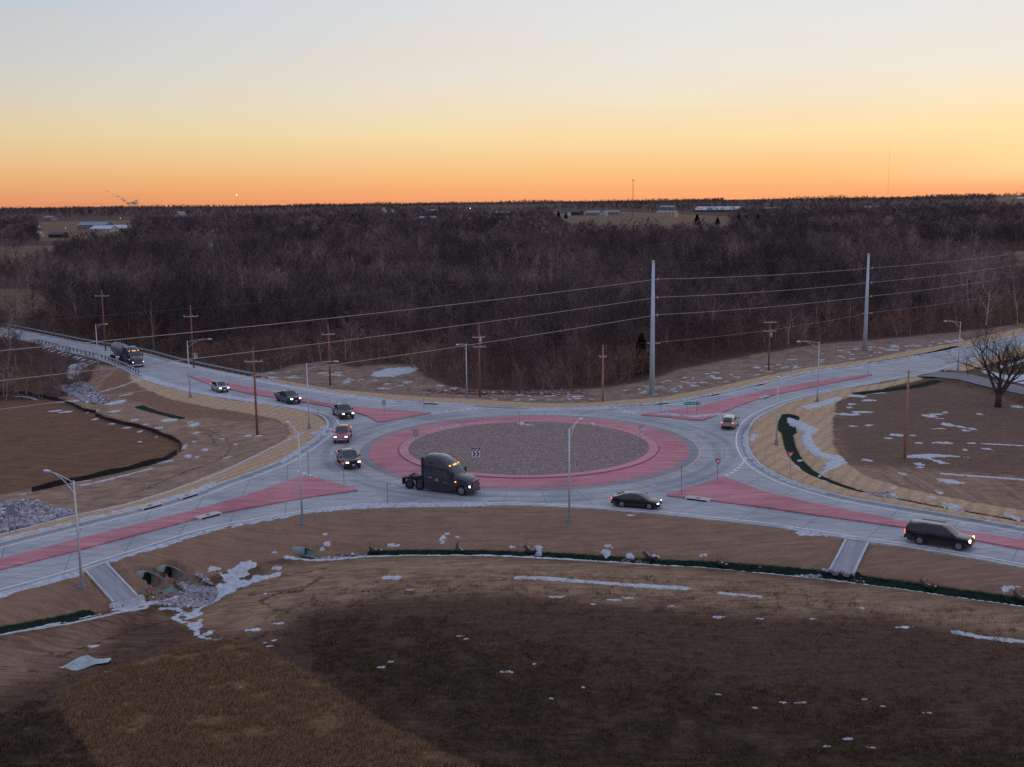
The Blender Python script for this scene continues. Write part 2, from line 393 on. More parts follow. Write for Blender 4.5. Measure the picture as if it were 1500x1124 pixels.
zone('z_green', [(445, 935), (500, 925), (560, 950), (640, 930), (760, 965), (860, 980), (960, 1020), (1060, 1010), (1180, 1045), (1300, 1060), (1500, 1085), (1640, 1110), (1640, 1250), (760, 1200), (700, 1124), (560, 1058), (460, 992), (428, 940)])
Zn['z_green'] = np.minimum(Zn['z_green'], sdist(XF, YF, GP([(-100, 1040), (0, 1050), (50, 1022), (84, 1034), (110, 1072), (150, 1124), (190, 1200), (-100, 1200)]), 25.0))
zone('z_soil', [(250, 905), (330, 870), (410, 826), (470, 822), (600, 815), (760, 819), (900, 826), (1100, 842), (1300, 862), (1560, 900), (1560, 950), (1300, 905), (1100, 905), (960, 893), (830, 880), (700, 872), (560, 880), (440, 905), (400, 935), (330, 925)])
zone('z_dark', [(400, 925), (470, 890), (600, 884), (760, 884), (900, 893), (1000, 902), (1150, 914), (1300, 922), (1500, 950), (1640, 975), (1640, 1260), (700, 1260), (560, 1062), (460, 992)])
zone('z_soil2', [(-60, 950), (60, 920), (180, 900), (120, 960), (60, 990), (0, 1010), (-60, 1020)])
zone('z_bank', [(-100, 900), (0, 872), (114, 840), (155, 826), (281, 786), (380, 765), (464, 749), (568, 743), (740, 741), (834, 744), (968, 754), (1120, 771), (1239, 789), (1411, 816), (1500, 832), (1650, 860), (1650, 898), (1500, 874), (1348, 848), (1221, 836), (1120, 824), (958, 814), (867, 809), (740, 803), (588, 803), (487, 807), (440, 812), (360, 830), (320, 840), (240, 880), (160, 884), (0, 914), (-100, 935)])
zone('z_straw', [(192, 545), (253, 571), (337, 587), (411, 596), (456, 606), (482, 622), (480, 632), (463, 645), (440, 661), (411, 678), (360, 698), (286, 725), (220, 744), (111, 770), (0, 797), (-100, 820), (-100, 806), (0, 782), (111, 756), (177, 739), (250, 718), (320, 690), (375, 666), (410, 648), (426, 635), (420, 622), (400, 613), (365, 606), (304, 597), (250, 585), (210, 569), (190, 556)])
Zn['z_straw'] = np.minimum(Zn['z_straw'], sdist(XF, YF, GP([(1101, 618), (1120, 607), (1158, 591), (1221, 574), (1297, 561), (1346, 552), (1352, 556), (1300, 567), (1255, 577), (1225, 590), (1221, 610), (1219, 650), (1235, 676), (1272, 699), (1330, 716), (1420, 735), (1500, 748), (1600, 770), (1600, 792), (1500, 774), (1398, 757), (1272, 735), (1229, 727), (1158, 706), (1120, 687), (1105, 675), (1096, 661), (1092, 646), (1095, 630)]), 25.0))
Zn['z_straw'] = np.minimum(Zn['z_straw'], sdist(XF, YF, GP([(380, 551.5), (486, 570), (600, 580), (684, 584), (740, 588), (808, 591), (867, 590), (917, 586), (968, 582), (1044, 568), (1120, 551), (1183, 538.5), (1272, 526.5), (1330, 514), (1360, 509), (1404, 502), (1437, 493), (1500, 480), (1500, 490), (1437, 504), (1404, 512), (1272, 534), (1120, 561), (1044, 578), (968, 591), (867, 597), (808, 599), (684, 594), (563, 586), (486, 576), (380, 557)]), 25.0))
Zn['z_straw'] = np.minimum(Zn['z_straw'], sdist(XF, YF, GP([(1378, 543), (1404, 534), (1437, 523), (1500, 506), (1500, 520), (1440, 536), (1412, 544)]), 25.0))
zone('z_mudb', [(40, 572), (80, 566), (130, 560), (142, 534), (177, 541), (192, 552), (210, 569), (250, 585), (304, 597), (365, 606), (400, 613), (420, 622), (426, 635), (410, 648), (375, 666), (320, 690), (250, 718), (177, 739), (111, 756), (0, 782), (-80, 800), (-80, 740), (46, 716), (127, 697), (177, 684), (240, 671), (262, 661), (268, 651), (253, 640), (218, 626), (162, 612), (116, 597), (76, 583)])
zone('z_slopeb', [(177, 541), (192, 552), (210, 569), (250, 585), (304, 597), (377, 605), (400, 614), (377, 618), (330, 616), (300, 612), (255, 612), (215, 594), (170, 580), (140, 577), (150, 560)])
zone('z_creek', [(-60, 572), (40, 571), (105, 558), (128, 540), (145, 528), (110, 526), (60, 540), (-60, 545)])
zone('z_mudc', [(380, 545), (430, 534), (480, 532), (540, 535), (600, 535), (625, 552), (655, 566), (700, 572), (800, 575), (860, 570), (940, 560), (1000, 540), (1100, 520), (1200, 505), (1300, 496), (1400, 487), (1500, 473), (1500, 481), (1437, 493), (1404, 502), (1360, 509), (1272, 526), (1183, 538), (1120, 551), (1044, 568), (968, 582), (867, 590), (808, 591), (740, 588), (600, 580), (486, 570), (380, 552)])
zone('z_fieldr', [(1221, 590), (1260, 578), (1350, 565), (1400, 562), (1450, 575), (1500, 590), (1600, 620), (1600, 780), (1500, 753), (1373, 736), (1272, 712), (1235, 676), (1219, 650)])
zone('z_clay', [(1185, 612), (1215, 602), (1222, 650), (1240, 680), (1400, 690), (1600, 715), (1600, 780), (1500, 753), (1373, 736), (1272, 712), (1210, 695), (1180, 670), (1175, 640)])
zone('z_basin', [(-80, 578), (0, 578), (35, 577), (76, 586), (116, 600), (162, 615), (218, 629), (253, 642), (266, 652), (258, 663), (240, 673), (177, 688), (127, 699), (50, 718), (0, 730), (-80, 745)])
_cm = (YF < 260) & (np.abs(XF) < 130); XA, YA = XF, YF; XF = XF[_cm]; YF = YF[_cm]
mat_sd = seg_dist(XF, YF, G1 + np.array([0, .22]), False) - 0.68
mat_sd = np.minimum(mat_sd, seg_dist(XF, YF, G1b[:max(2, int(len(G1b) * .62))], False) - 0.52)
mat_sd = np.minimum(mat_sd, seg_dist(XF, YF, G2[:10], False) - 1.3)
mat_sd = np.minimum(mat_sd, seg_dist(XF, YF, G2[8:], False) - 0.8)
mat_sd = np.minimum(mat_sd, seg_dist(XF, YF, G3, False) - 0.9)
mat_sd = np.minimum(mat_sd, seg_dist(XF, YF, G4, False) - 0.9)
g5 = GP([(203, 596), (228, 604), (265, 613)]); mat_sd = np.minimum(mat_sd, seg_dist(XF, YF, g5, False) - .7)
Zn['z_mat'] = np.minimum(mat_sd, 25)
crack = [GP([(472, 846), (455, 857), (410, 868), (380, 880)]), GP([(360, 872), (440, 866), (470, 846)]), GP([(458, 872), (462, 885), (470, 892), (462, 905), (466, 915)]), GP([(415, 903), (440, 906), (463, 903)]),
         GP([(410, 845), (450, 838), (480, 832)]), GP([(305, 630), (330, 643), (338, 656), (330, 668), (300, 682), (250, 700), (215, 716), (180, 727)]), GP([(262, 616), (290, 626), (310, 640), (318, 655)]), GP([(380, 880), (400, 893), (425, 898)]), GP([(90, 960), (180, 925), (262, 905)])]
Zn['z_crack'] = np.minimum.reduce([seg_dist(XF, YF, c, False) for c in crack]).clip(0, 5)
XF, YF = XA, YA
for _k in ('z_mat', 'z_crack'): _f = np.full(XF.shape, 25.0); _f[_cm] = Zn[_k]; Zn[_k] = _f
far_fields = [[(50, 326), (196, 323), (196, 352), (60, 354)], [(0, 362), (128, 360), (70, 384), (0, 400)], [(-60, 424), (60, 427), (64, 463), (-60, 474)],
              [(800, 311), (900, 310), (1068, 318), (1068, 331), (930, 341), (850, 336)], [(1060, 290.5), (1500, 287), (1500, 292.5), (1060, 299)], [(1330, 373), (1560, 368), (1560, 383), (1330, 381)], [(1474, 388), (1560, 384), (1560, 440), (1494, 432)], [(1460, 295), (1560, 293), (1560, 304), (1460, 305)], [(560, 329), (640, 326), (640, 329), (560, 332)]]
FFW = [np.array([P(u, v, -0.8) for u, v in f]) for f in far_fields]
ff = np.full(XF.shape, 120.0)
for q in FFW: ff = np.minimum(ff, sdist(XF, YF, q, 120.0))
Zn['z_far'] = ff

gm = bpy.data.materials.new('ground_soil_and_dry_grass'); gm.use_nodes = True
t = NT(gm.node_tree); pr = t.n['Principled BSDF']; pr.inputs['Roughness'].default_value = 0.95; pr.inputs['Specular IOR Level'].default_value = 0.15
co = t.new('ShaderNodeTexCoord').outputs['Object']
n1 = t.noise(co, 0.07, 5, 0.6); n2 = t.noise(co, 0.45, 5, 0.65, 0.6); n3 = t.noise(co, 2.4, 5, 0.7); n4 = t.noise(co, 11.0, 4, 0.8)
nst = t.noise(t.map(co, (0.35, 2.2, 1), (0, 0, R(-6))), 0.9, 5, 0.7, 0.4)       # mower and wind streaks
nst2 = t.noise(t.map(co, (1.8, 0.25, 1), (0, 0, R(20))), 0.8, 5, 0.7, 0.8)
def duo(f, a, b, lo=.35, hi=.65): return t.ramp(f, [(lo, alb(*a)), (hi, alb(*b))])
col = t.mix(t.sstep(n2, .4, .65), duo(nst, (58, 43, 38), (92, 70, 61)), duo(n3, (48, 35, 31), (84, 62, 53)))
def lay(col, attr, c, wob=1.5, soft=0.6, wobn=None, off=0.0):
    a = t.math('ADD', t.attr(attr), t.math('MULTIPLY', t.math('SUBTRACT', wobn or n2, 0.5), wob * 2)); a = t.math('ADD', a, off)
    a = t.math('ADD', a, t.math('MULTIPLY', t.math('SUBTRACT', n3, 0.5), wob * .8))
    return t.mix(t.math('SUBTRACT', 1.0, t.sstep(a, -soft, soft)), col, c)
col = lay(col, 'z_soil', t.mix(n4, duo(nst, (76, 58, 50), (146, 120, 101)), duo(n2, (82, 64, 55), (134, 110, 94))), 3.0, 2.0)
col = lay(col, 'z_soil2', duo(nst, (80, 62, 56), (122, 98, 86)), 2.5, 2.0)
col = lay(col, 'z_dark', t.mix(n2, duo(nst, (44, 33, 30), (76, 57, 50)), duo(n3, (40, 30, 27), (80, 62, 53))), 6.0, 5.0)
col = lay(col, 'z_green', t.mix(t.sstep(n2, .42, .62), duo(n3, (30, 26, 20), (54, 47, 34)), duo(nst, (40, 30, 26), (72, 56, 46))), 6.0, 4.5)
col = lay(col, 'z_tall', duo(n3, (72, 54, 42), (112, 86, 64)), 0.8, 0.4)
col = lay(col, 'z_basin', t.mix(t.math('MULTIPLY', n3, .7), duo(nst, (70, 52, 45), (102, 77, 64)), duo(n2, (74, 54, 44), (108, 80, 62))), 0.6, 0.5)
col = lay(col, 'z_fieldr', t.mix(n2, duo(nst, (66, 50, 48), (98, 78, 72)), duo(n3, (74, 56, 52), (106, 86, 78))), 2.0, 1.0)
col = lay(col, 'z_clay', t.mix(n4, duo(nst2, (88, 69, 62), (142, 119, 106)), duo(nst, (74, 57, 51), (130, 107, 95))), 3.0, 2.0)
col = lay(col, 'z_bank', t.mix(t.math('MULTIPLY', n4, 0.8), duo(nst, (92, 72, 64), (126, 101, 89)), duo(n2, (100, 79, 70), (118, 95, 84))), 0.5, 0.4)
col = lay(col, 'z_mudb', t.mix(n4, duo(n2, (90, 72, 67), (146, 121, 109)), duo(nst, (78, 61, 57), (138, 113, 101))), 1.0, 0.6)
col = lay(col, 'z_slopeb', duo(n3, (92, 70, 60), (118, 92, 78)), 0.8, 0.5)
col = lay(col, 'z_mudc', t.mix(n4, duo(n2, (70, 56, 55), (138, 117, 110)), duo(n3, (62, 49, 49), (132, 111, 104))), 1.5, 0.8)
row = t.new('ShaderNodeTexWave', wave_type='BANDS', bands_direction='X'); row.inputs['Scale'].default_value = 0.20; row.inputs['Distortion'].default_value = 3.0; row.inputs['Detail'].default_value = 3; row.inputs['Detail Scale'].default_value = 1.5
t.l.new(t.map(co, (1, 1, 1), (0, 0, R(28))), row.inputs[0])
straw = t.mix(t.math('MULTIPLY', t.sstep(row.outputs['Fac'], .45, .95), 0.35), duo(n3, (132, 110, 95), (166, 141, 121)), duo(n4, (100, 80, 68), (134, 111, 95)))
col = lay(col, 'z_straw', straw, 0.6, 0.3)
col = lay(col, 'z_creek', duo(n3, (20, 17, 17), (44, 36, 34)), 1.5, 0.8)
col = t.mix(t.math('MULTIPLY', t.math('SUBTRACT', 1.0, t.sstep(t.math('ADD', t.attr('z_crack'), t.math('MULTIPLY', t.math('SUBTRACT', n3, 0.5), 1.6)), 0.02, 0.30)), 0.75), col, alb(48, 36, 33))
col = lay(col, 'z_mat', t.mix(t.sstep(n3, .5, .75), duo(n3, (8, 19, 17), (22, 42, 36)), duo(n4, (12, 16, 15), (26, 34, 31))), 0.12, 0.12, n3)
fz = t.attr('z_clear')
forest = t.mix(n4, duo(n3, (44, 34, 35), (72, 57, 57)), duo(n2, (48, 38, 39), (78, 62, 61)))
fwob = t.math('ADD', fz, t.math('MULTIPLY', t.math('SUBTRACT', n2, 0.5), 5.0))
col = t.mix(t.sstep(fwob, -1.0, 1.5), col, forest)
farc = t.mix(n1, duo(n1, (84, 66, 56), (112, 89, 74), .4, .6), alb(74, 60, 52))
fa = t.math('ADD', t.attr('z_far'), t.math('MULTIPLY', t.math('SUBTRACT', n1, 0.5), 12.0))
col = t.mix(t.math('SUBTRACT', 1.0, t.sstep(fa, -3, 6)), col, farc)
t.l.new(col, pr.inputs['Base Color'])
bp = t.new('ShaderNodeBump'); bp.inputs['Distance'].default_value = 0.22; bp.inputs['Strength'].default_value = 0.9
t.l.new(t.math('ADD', t.math('ADD', n3, t.math('MULTIPLY', n4, 0.4)), t.math('MULTIPLY', nst, 0.8)), bp.inputs['Height']); t.l.new(bp.outputs[0], pr.inputs['Normal'])
ZF = ZF + rng.normal(0, 0.012, ZF.shape) * (Zn['z_road'] > 1.0)
ground = np_mesh('ground', np.stack([XF, YF, ZF], 1), FQ, gm, smooth=True); tag(ground, kind='structure')
for k, v in Zn.items():
    a = ground.data.attributes.new(k, 'FLOAT', 'POINT'); a.data.foreach_set('value', v.astype(np.float32))

import time as _t
# ------------------------------------------------------------------ road surface
def fill_poly(name, outer, m, z, kind='structure'):
    bm = bmesh.new(); vs = [bm.verts.new((p[0], p[1], z)) for p in outer]
    es = [bm.edges.new((vs[i], vs[(i + 1) % len(vs)])) for i in range(len(vs))]
    bmesh.ops.triangle_fill(bm, use_beauty=True, edges=es)
    for f in bm.faces:
        if f.normal.z < 0: f.normal_flip()
    me = bpy.data.meshes.new(name); bm.to_mesh(me); bm.free(); me.materials.append(m)
    o = link(bpy.data.objects.new(name, me)); tag(o, kind=kind); return o

def concrete_mat(name, a, b, dark, fine=1.0, tint=None):
    m = bpy.data.materials.new(name); m.use_nodes = True; t = NT(m.node_tree); p = t.n['Principled BSDF']
    co = t.new('ShaderNodeTexCoord').outputs['Object']
    big = t.noise(co, 0.12, 4, 0.6, 0.5); st = t.noise(t.map(co, (0.22, 1.3, 1), (0, 0, R(4))), 0.9, 5, 0.7, 0.5)
    st2 = t.noise(t.map(co, (0.10, 3.2, 1), (0, 0, R(-3))), 1.0, 5, 0.75, 0.2); fi = t.noise(co, 9 * fine, 3, 0.7)
    vor = t.new('ShaderNodeTexVoronoi', feature='F1'); vor.inputs['Scale'].default_value = 0.24; t.l.new(t.map(co, (1, 1, 0), (0, 0, R(30))), vor.inputs['Vector'])
    pan = t.new('ShaderNodeSeparateColor'); t.l.new(vor.outputs['Color'], pan.inputs[0])
    c = t.ramp(st, [(.32, alb(*a)), (.68, alb(*b))])
    c = t.mix(t.math('MULTIPLY', t.sstep(st2, .50, .72), 0.55), c, alb(*[min(255, v + 14) for v in b]))
    c = t.mix(t.math('MULTIPLY', t.sstep(st2, .50, .28), 0.50), c, alb(*dark))
    c = t.mix(t.math('MULTIPLY', t.sstep(big, .45, .7), 0.45), c, alb(*dark))
    c = t.mix(t.math('MULTIPLY', pan.outputs[0], 0.12), c, alb(*dark))
    if tint:
        sp_ = t.new('ShaderNodeSeparateXYZ'); t.l.new(co, sp_.inputs[0]); dx = t.math('SUBTRACT', sp_.outputs[0], CX); dy = t.math('SUBTRACT', sp_.outputs[1], CY); rr_ = t.math('SQRT', t.math('ADD', t.math('MULTIPLY', dx, dx), t.math('MULTIPLY', dy, dy)))
        tr = t.math('ABSOLUTE', t.math('SUBTRACT', rr_, 24.4)); trk = t.math('MULTIPLY', t.math('SUBTRACT', 1.0, t.sstep(t.math('ABSOLUTE', t.math('SUBTRACT', tr, .95)), .15, .75)), t.sstep(big, .30, .60))
        c = t.mix(t.math('MULTIPLY', trk, 0.62), c, alb(*dark)); c = t.mix(t.math('MULTIPLY', t.sstep(t.noise(co, .55, 5, .75, 1.0), .56, .72), .38), c, alb(*[min(255, v + 34) for v in b]))
    c = t.mix(t.math('MULTIPLY', fi, 0.22), c, alb(*[v * .8 for v in a]))
    t.l.new(c, p.inputs['Base Color']); p.inputs['Roughness'].default_value = 0.72; p.inputs['Specular IOR Level'].default_value = 0.25
    bn = t.new('ShaderNodeBump'); bn.inputs['Distance'].default_value = 0.01; t.l.new(fi, bn.inputs['Height']); t.l.new(bn.outputs[0], p.inputs['Normal'])
    return m
M_ROAD = concrete_mat('road_concrete', (112, 114, 128), (144, 145, 154), (92, 94, 107), tint=True)
M_PATH = concrete_mat('grey_concrete', (104, 106, 120), (128, 130, 142), (92, 94, 106))
M_DRIVE = concrete_mat('worn_asphalt', (84, 82, 92), (104, 102, 112), (70, 68, 78))
M_CURB = concrete_mat('curb_concrete', (132, 132, 142), (162, 162, 170), (106, 106, 118), 2)
M_GUT = concrete_mat('gutter_concrete', (92, 94, 106), (120, 122, 134), (78, 80, 92), 2)
M_RED = concrete_mat('red_stamped_concrete', (130, 78, 90), (164, 112, 124), (104, 60, 72))
M_PINK = concrete_mat('pink_concrete', (142, 94, 107), (166, 116, 130), (126, 80, 92))
road = fill_poly('road', ROAD, M_ROAD, 0.0)
drv = fill_poly('side_road', DRIVE, M_DRIVE, -0.02)

def offset(pl, d):
    pl = np.asarray(pl, float); tn = np.gradient(pl, axis=0); tn /= np.linalg.norm(tn, axis=1)[:, None] + 1e-9
    return pl + np.stack([-tn[:, 1], tn[:, 0]], 1) * d
def ribbon(mb, pl, o1, o2, z1, z2, mi=None):      # strip between two offsets of a polyline
    a = offset(pl, o1); b = offset(pl, o2); n = len(pl)
    mb.add([(p[0], p[1], z1) for p in a] + [(p[0], p[1], z2) for p in b], [(i, i + 1, n + i + 1, n + i) for i in range(n - 1)], mi)
def side_of(pl):                                   # +1 when the road lies to the left of the line
    m = len(pl) // 2; q = offset(pl, 1.0)[m]; return 1 if inside(np.array([q[0]]), np.array([q[1]]), ROAD)[0] else -1
curbs = MB(); gut = MB(); wl = MB()
def do_curb(pl, white=None):
    s = side_of(pl); s_ = -s
    ribbon(curbs, pl, s_ * .30, s * .0, .15, .15); ribbon(curbs, pl, 0, s * .04, .15, .006); ribbon(curbs, pl, s_ * .30, s_ * .36, .15, -.25)
    ribbon(gut, pl, s * .04, s * .62, .006, .004)
    if white: ribbon(wl, pl, s * white, s * (white + .16), .008, .008)
    return s
do_curb(wA, .9); do_curb(wB, 1.2); do_curb(wC, 1.0)
jD = int(np.argmin(np.hypot(wD[:, 0] - P(1376, 544)[0], wD[:, 1] - P(1376, 544)[1]))); jD2 = int(np.argmin(np.hypot(wD[:, 0] - P(1345, 550)[0], wD[:, 1] - P(1345, 550)[1])))
def do_curb_D(pl):
    s = -side_of(wD) if False else side_of(wD)
    ribbon(curbs, pl, -s * .30, 0, .15, .15); ribbon(curbs, pl, 0, s * .04, .15, .006); ribbon(curbs, pl, -s * .30, -s * .36, .15, -.25)
    ribbon(gut, pl, s * .04, s * .62, .006, .004); ribbon(wl, pl, s * 1.1, s * 1.26, .008, .008)
do_curb_D(wD[:jD]); do_curb_D(wD[jD2:])
ring_n = 220
def circ(r, n=ring_n, cx=CX, cy=CY): a = np.linspace(0, 2 * PI, n + 1); return np.stack([cx + r * np.cos(a), cy + r * np.sin(a)], 1)
def annulus(mb, r0, r1, z0, z1, n=ring_n, mi=None):
    a = circ(r0, n); b = circ(r1, n)
    mb.add([(p[0], p[1], z0) for p in a] + [(p[0], p[1], z1) for p in b], [(i, i + 1, n + 2 + i, n + 1 + i) for i in range(n)], mi)
annulus(gut, 20.05, 21.15, .030, .006)
o = gut.build('gutter', M_GUT); tag(o, kind='structure')
o = curbs.build('curb', M_CURB); tag(o, kind='structure')
ap = MB(); annulus(ap, 16.3, 19.9, .16, .08); annulus(ap, 19.9, 20.05, .08, .030)
o = ap.build('truck_apron', M_RED); tag(o, kind='structure')
js = MB(); annulus(js, 16.24, 16.40, .262, .165); o = js.build('apron_shadow_joint', mat('shadow_red_joint', alb(104, 56, 68), .8)); tag(o, kind='structure')  # darker red strip paints the shadow line along the joint
ic = MB(); annulus(ic, 16.25, 16.3, .25, .16); annulus(ic, 15.1, 16.25, .27, .25); annulus(ic, 15.05, 15.1, .22, .27)
o = ic.build('island_curb', M_PINK); tag(o, kind='structure')
# gravel disc, gently domed
gvm = bpy.data.materials.new('red_brown_gravel'); gvm.use_nodes = True; t = NT(gvm.node_tree); p = t.n['Principled BSDF']
co = t.new('ShaderNodeTexCoord').outputs['Object']; vo = t.new('ShaderNodeTexVoronoi'); vo.inputs['Scale'].default_value = 6.5; t.l.new(co, vo.inputs['Vector'])
sc_ = t.new('ShaderNodeSeparateColor'); t.l.new(vo.outputs['Color'], sc_.inputs[0])
c = t.ramp(sc_.outputs[0], [(0, alb(72, 58, 60)), (.35, alb(98, 82, 84)), (.7, alb(106, 89, 89)), (1, alb(136, 120, 122))])
c = t.mix(t.math('MULTIPLY', t.noise(co, 0.4, 4), .35), c, alb(92, 78, 80)); t.l.new(c, p.inputs['Base Color']); p.inputs['Roughness'].default_value = .9
bn = t.new('ShaderNodeBump'); bn.inputs['Distance'].default_value = .08; t.l.new(vo.outputs['Distance'], bn.inputs['Height']); t.l.new(bn.outputs[0], p.inputs['Normal'])
gd = MB(); rr = [0.01, 3, 6, 9, 12, 14, 15.06]; zz_ = [.75, .74, .68, .58, .44, .34, .27]
for i in range(len(rr) - 1): annulus(gd, rr[i], rr[i + 1], zz_[i], zz_[i + 1], 96)
o = gd.build('gravel_island', gvm, smooth=True); tag(o, kind='structure')

# splitter islands
ISL = {
 'W': [(-250, 882), (-120, 849), (0, 819), (119, 798 - 10.5), (210, 765.5), (304, 741.5), (380, 719), (430, 700.5), (447, 697), (462, 698.5), (487, 706), (524, 716.5), (524, 718), (470, 725), (443, 729), (380, 740.5), (309, 753.5), (119, 804), (0, 833.5), (-120, 864), (-250, 898)],
 'NW': [(273, 549.5), (317, 557.5), (380, 570), (411, 576), (440, 582), (474, 590), (512, 594.5), (563, 599.8), (633, 604.3), (560, 617.5), (555, 618), (537, 608.5), (507, 600), (471, 593), (411, 583.5), (360, 575.5), (304, 561.5)],
 'NE': [(938, 606), (968, 603), (1026, 594.5), (1069, 583.5), (1120, 571.5), (1196, 558), (1277, 547), (1278, 549), (1196, 565.4), (1120, 581), (1082, 594), (1050, 608), (1030, 615), (1010, 614.5), (978, 610.5), (940, 607.5)],
 'E': [(976, 724), (1018, 711.5), (1049, 701.5), (1060, 697.5), (1085, 707), (1120, 719.5), (1183, 734.5), (1333, 765), (1424, 779), (1500, 790.5), (1620, 812), (1760, 838), (1760, 850), (1620, 826), (1500, 804), (1330, 772.5), (1183, 752), (1120, 742.5), (1018, 729.5), (980, 726)]}
isl = MB(); islc = MB(); ISLW = {}
for k, px in ISL.items():
    w_ = np.array([P(u, v, .15) for u, v in px])
    # dense resample with slightly rounded corners
    out = []
    n = len(w_)
    for i in range(n):
        a, b, c_ = w_[i - 1], w_[i], w_[(i + 1) % n]; la = np.linalg.norm(b - a); lc = np.linalg.norm(c_ - b); r_ = min(.35, la * .4, lc * .4)
        p0 = b + (a - b) / la * r_; p2 = b + (c_ - b) / lc * r_
        for t_ in (0, .5, 1): out.append((1 - t_)**2 * p0 + 2 * t_ * (1 - t_) * b + t_ * t_ * p2)
    w_ = np.array(out); ISLW[k] = w_
    area = 0.5 * np.sum(w_[:, 0] * np.roll(w_[:, 1], -1) - w_[:, 1] * np.roll(w_[:, 0], -1))
    if area < 0: w_ = w_[::-1]
    bm = bmesh.new(); vs = [bm.verts.new((q[0], q[1], .15)) for q in w_]
    es = [bm.edges.new((vs[i], vs[(i + 1) % len(vs)])) for i in range(len(vs))]
    bmesh.ops.triangle_fill(bm, use_beauty=True, edges=es)
    for f in bm.faces:
        if f.normal.z < 0: f.normal_flip()
    lo = [bm.verts.new((q[0], q[1], -.02)) for q in w_]
    for i in range(len(vs)):
        j = (i + 1) % len(vs); bm.faces.new((lo[i], lo[j], vs[j], vs[i]))
    me = bpy.data.meshes.new('splitter_island'); bm.to_mesh(me); bm.free(); me.materials.append(M_RED)
    o = link(bpy.data.objects.new('splitter_island', me)); tag(o, kind='structure')

# painted lines
M_WHITE = mat('white_road_paint', alb(196, 198, 208), .6, nscale=1.5, namp=.25); M_YEL = mat('yellow_road_paint', alb(150, 118, 104), .6, nscale=1.2, namp=.25)
o = wl.build('edge_line', M_WHITE); tag(o, kind='structure')
yl = MB(); annulus(yl, 21.22, 21.42, .010, .010)
yn = np.array([P(*q) for q in [(215, 532), (236, 539), (273, 549.5)]]); ribbon(yl, yn, -.15, .15, .010, .010)
yn = np.array([P(*q) for q in [(1279, 548), (1330, 537.5), (1390, 523), (1440, 511)]]); ribbon(yl, yn, -.12, .12, .010, .010)
o = yl.build('yellow_line', M_YEL); tag(o, kind='structure')
jt = MB()
for px in ([(1063, 697), (1076, 690), (1086, 681), (1093, 670)], [(408, 683), (436, 690), (470, 702), (500, 712)][1:], [(640, 604.5), (700, 598)], [(930, 606), (900, 597)]):
    pl = cat_rom([P(*q) for q in px], .3)
    for i in range(0, len(pl) - 2, 4): ribbon(jt, pl[i:i + 3], -.18, .18, .010, .010)
o = jt.build('yield_line', M_WHITE); tag(o, kind='structure')
# saw-cut joints between the concrete panels
sj = MB()
def cut(a, b, wd=.035):
    a = np.array(a); b = np.array(b); L = np.linalg.norm(b - a)
    if L > .5: ribbon(sj, np.array([a, b]), -wd, wd, .0045, .0045)
for i in range(36):
    a = 2 * PI * (i + .3) / 36; d = np.array([math.cos(a), math.sin(a)]); c0 = np.array([CX, CY])
    r1 = 21.5
    while r1 < 28.5 and inside(np.array([CX + d[0] * (r1 + .8)]), np.array([CY + d[1] * (r1 + .8)]), ROAD)[0]: r1 += .3
    cut(c0 + d * 21.45, c0 + d * r1)
a = circ(24.3, 160)
for i in range(160):
    m_ = a[i]
    if inside(np.array([m_[0]]), np.array([m_[1]]), ROAD)[0]: cut(a[i], a[i + 1], .03)
def leg(p, q):
    p = np.array(p); q = np.array(q)
    def res(pl, n): s = np.r_[0, np.cumsum(np.linalg.norm(np.diff(pl, axis=0), axis=1))]; u = np.linspace(0, s[-1], n); return np.stack([np.interp(u, s, pl[:, 0]), np.interp(u, s, pl[:, 1])], 1), s[-1]
    _, L = res(p, 2); n = max(3, int(L / 4.6)); a, _ = res(p, n); b, _ = res(q, n)
    for i in range(n): cut(a[i] * .97 + b[i] * .03, a[i] * .03 + b[i] * .97)
    for fr in (.25, .75):
        m_ = a * (1 - fr) + b * fr
        for i in range(n - 1): cut(m_[i], m_[i + 1], .03)
def sub(pl, pa, pb):
    i = int(np.argmin(np.hypot(*(pl - np.array(P(*pa))).T))); j = int(np.argmin(np.hypot(*(pl - np.array(P(*pb))).T)))
    return pl[i:j] if i < j else pl[j:i][::-1]
leg(sub(wA, (-120, 905), (440, 754)), sub(wB, (-120, 826), (430, 667)))
leg(sub(wB, (20, 497), (440, 601)), sub(wC, (20, 482), (540, 583)))
leg(sub(wC, (930, 594), (1437, 504)), sub(wD, (1130, 600), (1437, 525)))
leg(sub(wD, (1130, 693), (1620, 799)), sub(wA, (980, 755), (1620, 854)))
M_JOINT = mat('sealed_joint', alb(92, 92, 104), .8)
o = sj.build('panel_joint', M_JOINT); tag(o, kind='structure')
# ------------------------------------------------------------------ snow lying in thin patches
def vn(x, y, s, seed=0):
    x = x * s; y = y * s; xi = np.floor(x).astype(np.int64); yi = np.floor(y).astype(np.int64); fx = x - xi; fy = y - yi
    def hsh(a, b):
        n = (a * 374761393 + b * 668265263 + seed * 1442695041) & 0xffffffff; n = ((n ^ (n >> 13)) * 1274126177) & 0xffffffff
        return ((n ^ (n >> 16)) & 0xffff) / 65535.0
    ux = fx * fx * (3 - 2 * fx); uy = fy * fy * (3 - 2 * fy)
    return (hsh(xi, yi) * (1 - ux) + hsh(xi + 1, yi) * ux) * (1 - uy) + (hsh(xi, yi + 1) * (1 - ux) + hsh(xi + 1, yi + 1) * ux) * uy
def fbm(x, y, s, seed=0): return (vn(x, y, s, seed) + .5 * vn(x, y, s * 2.1, seed + 1) + .25 * vn(x, y, s * 4.3, seed + 2)) / 1.75 - 0.5
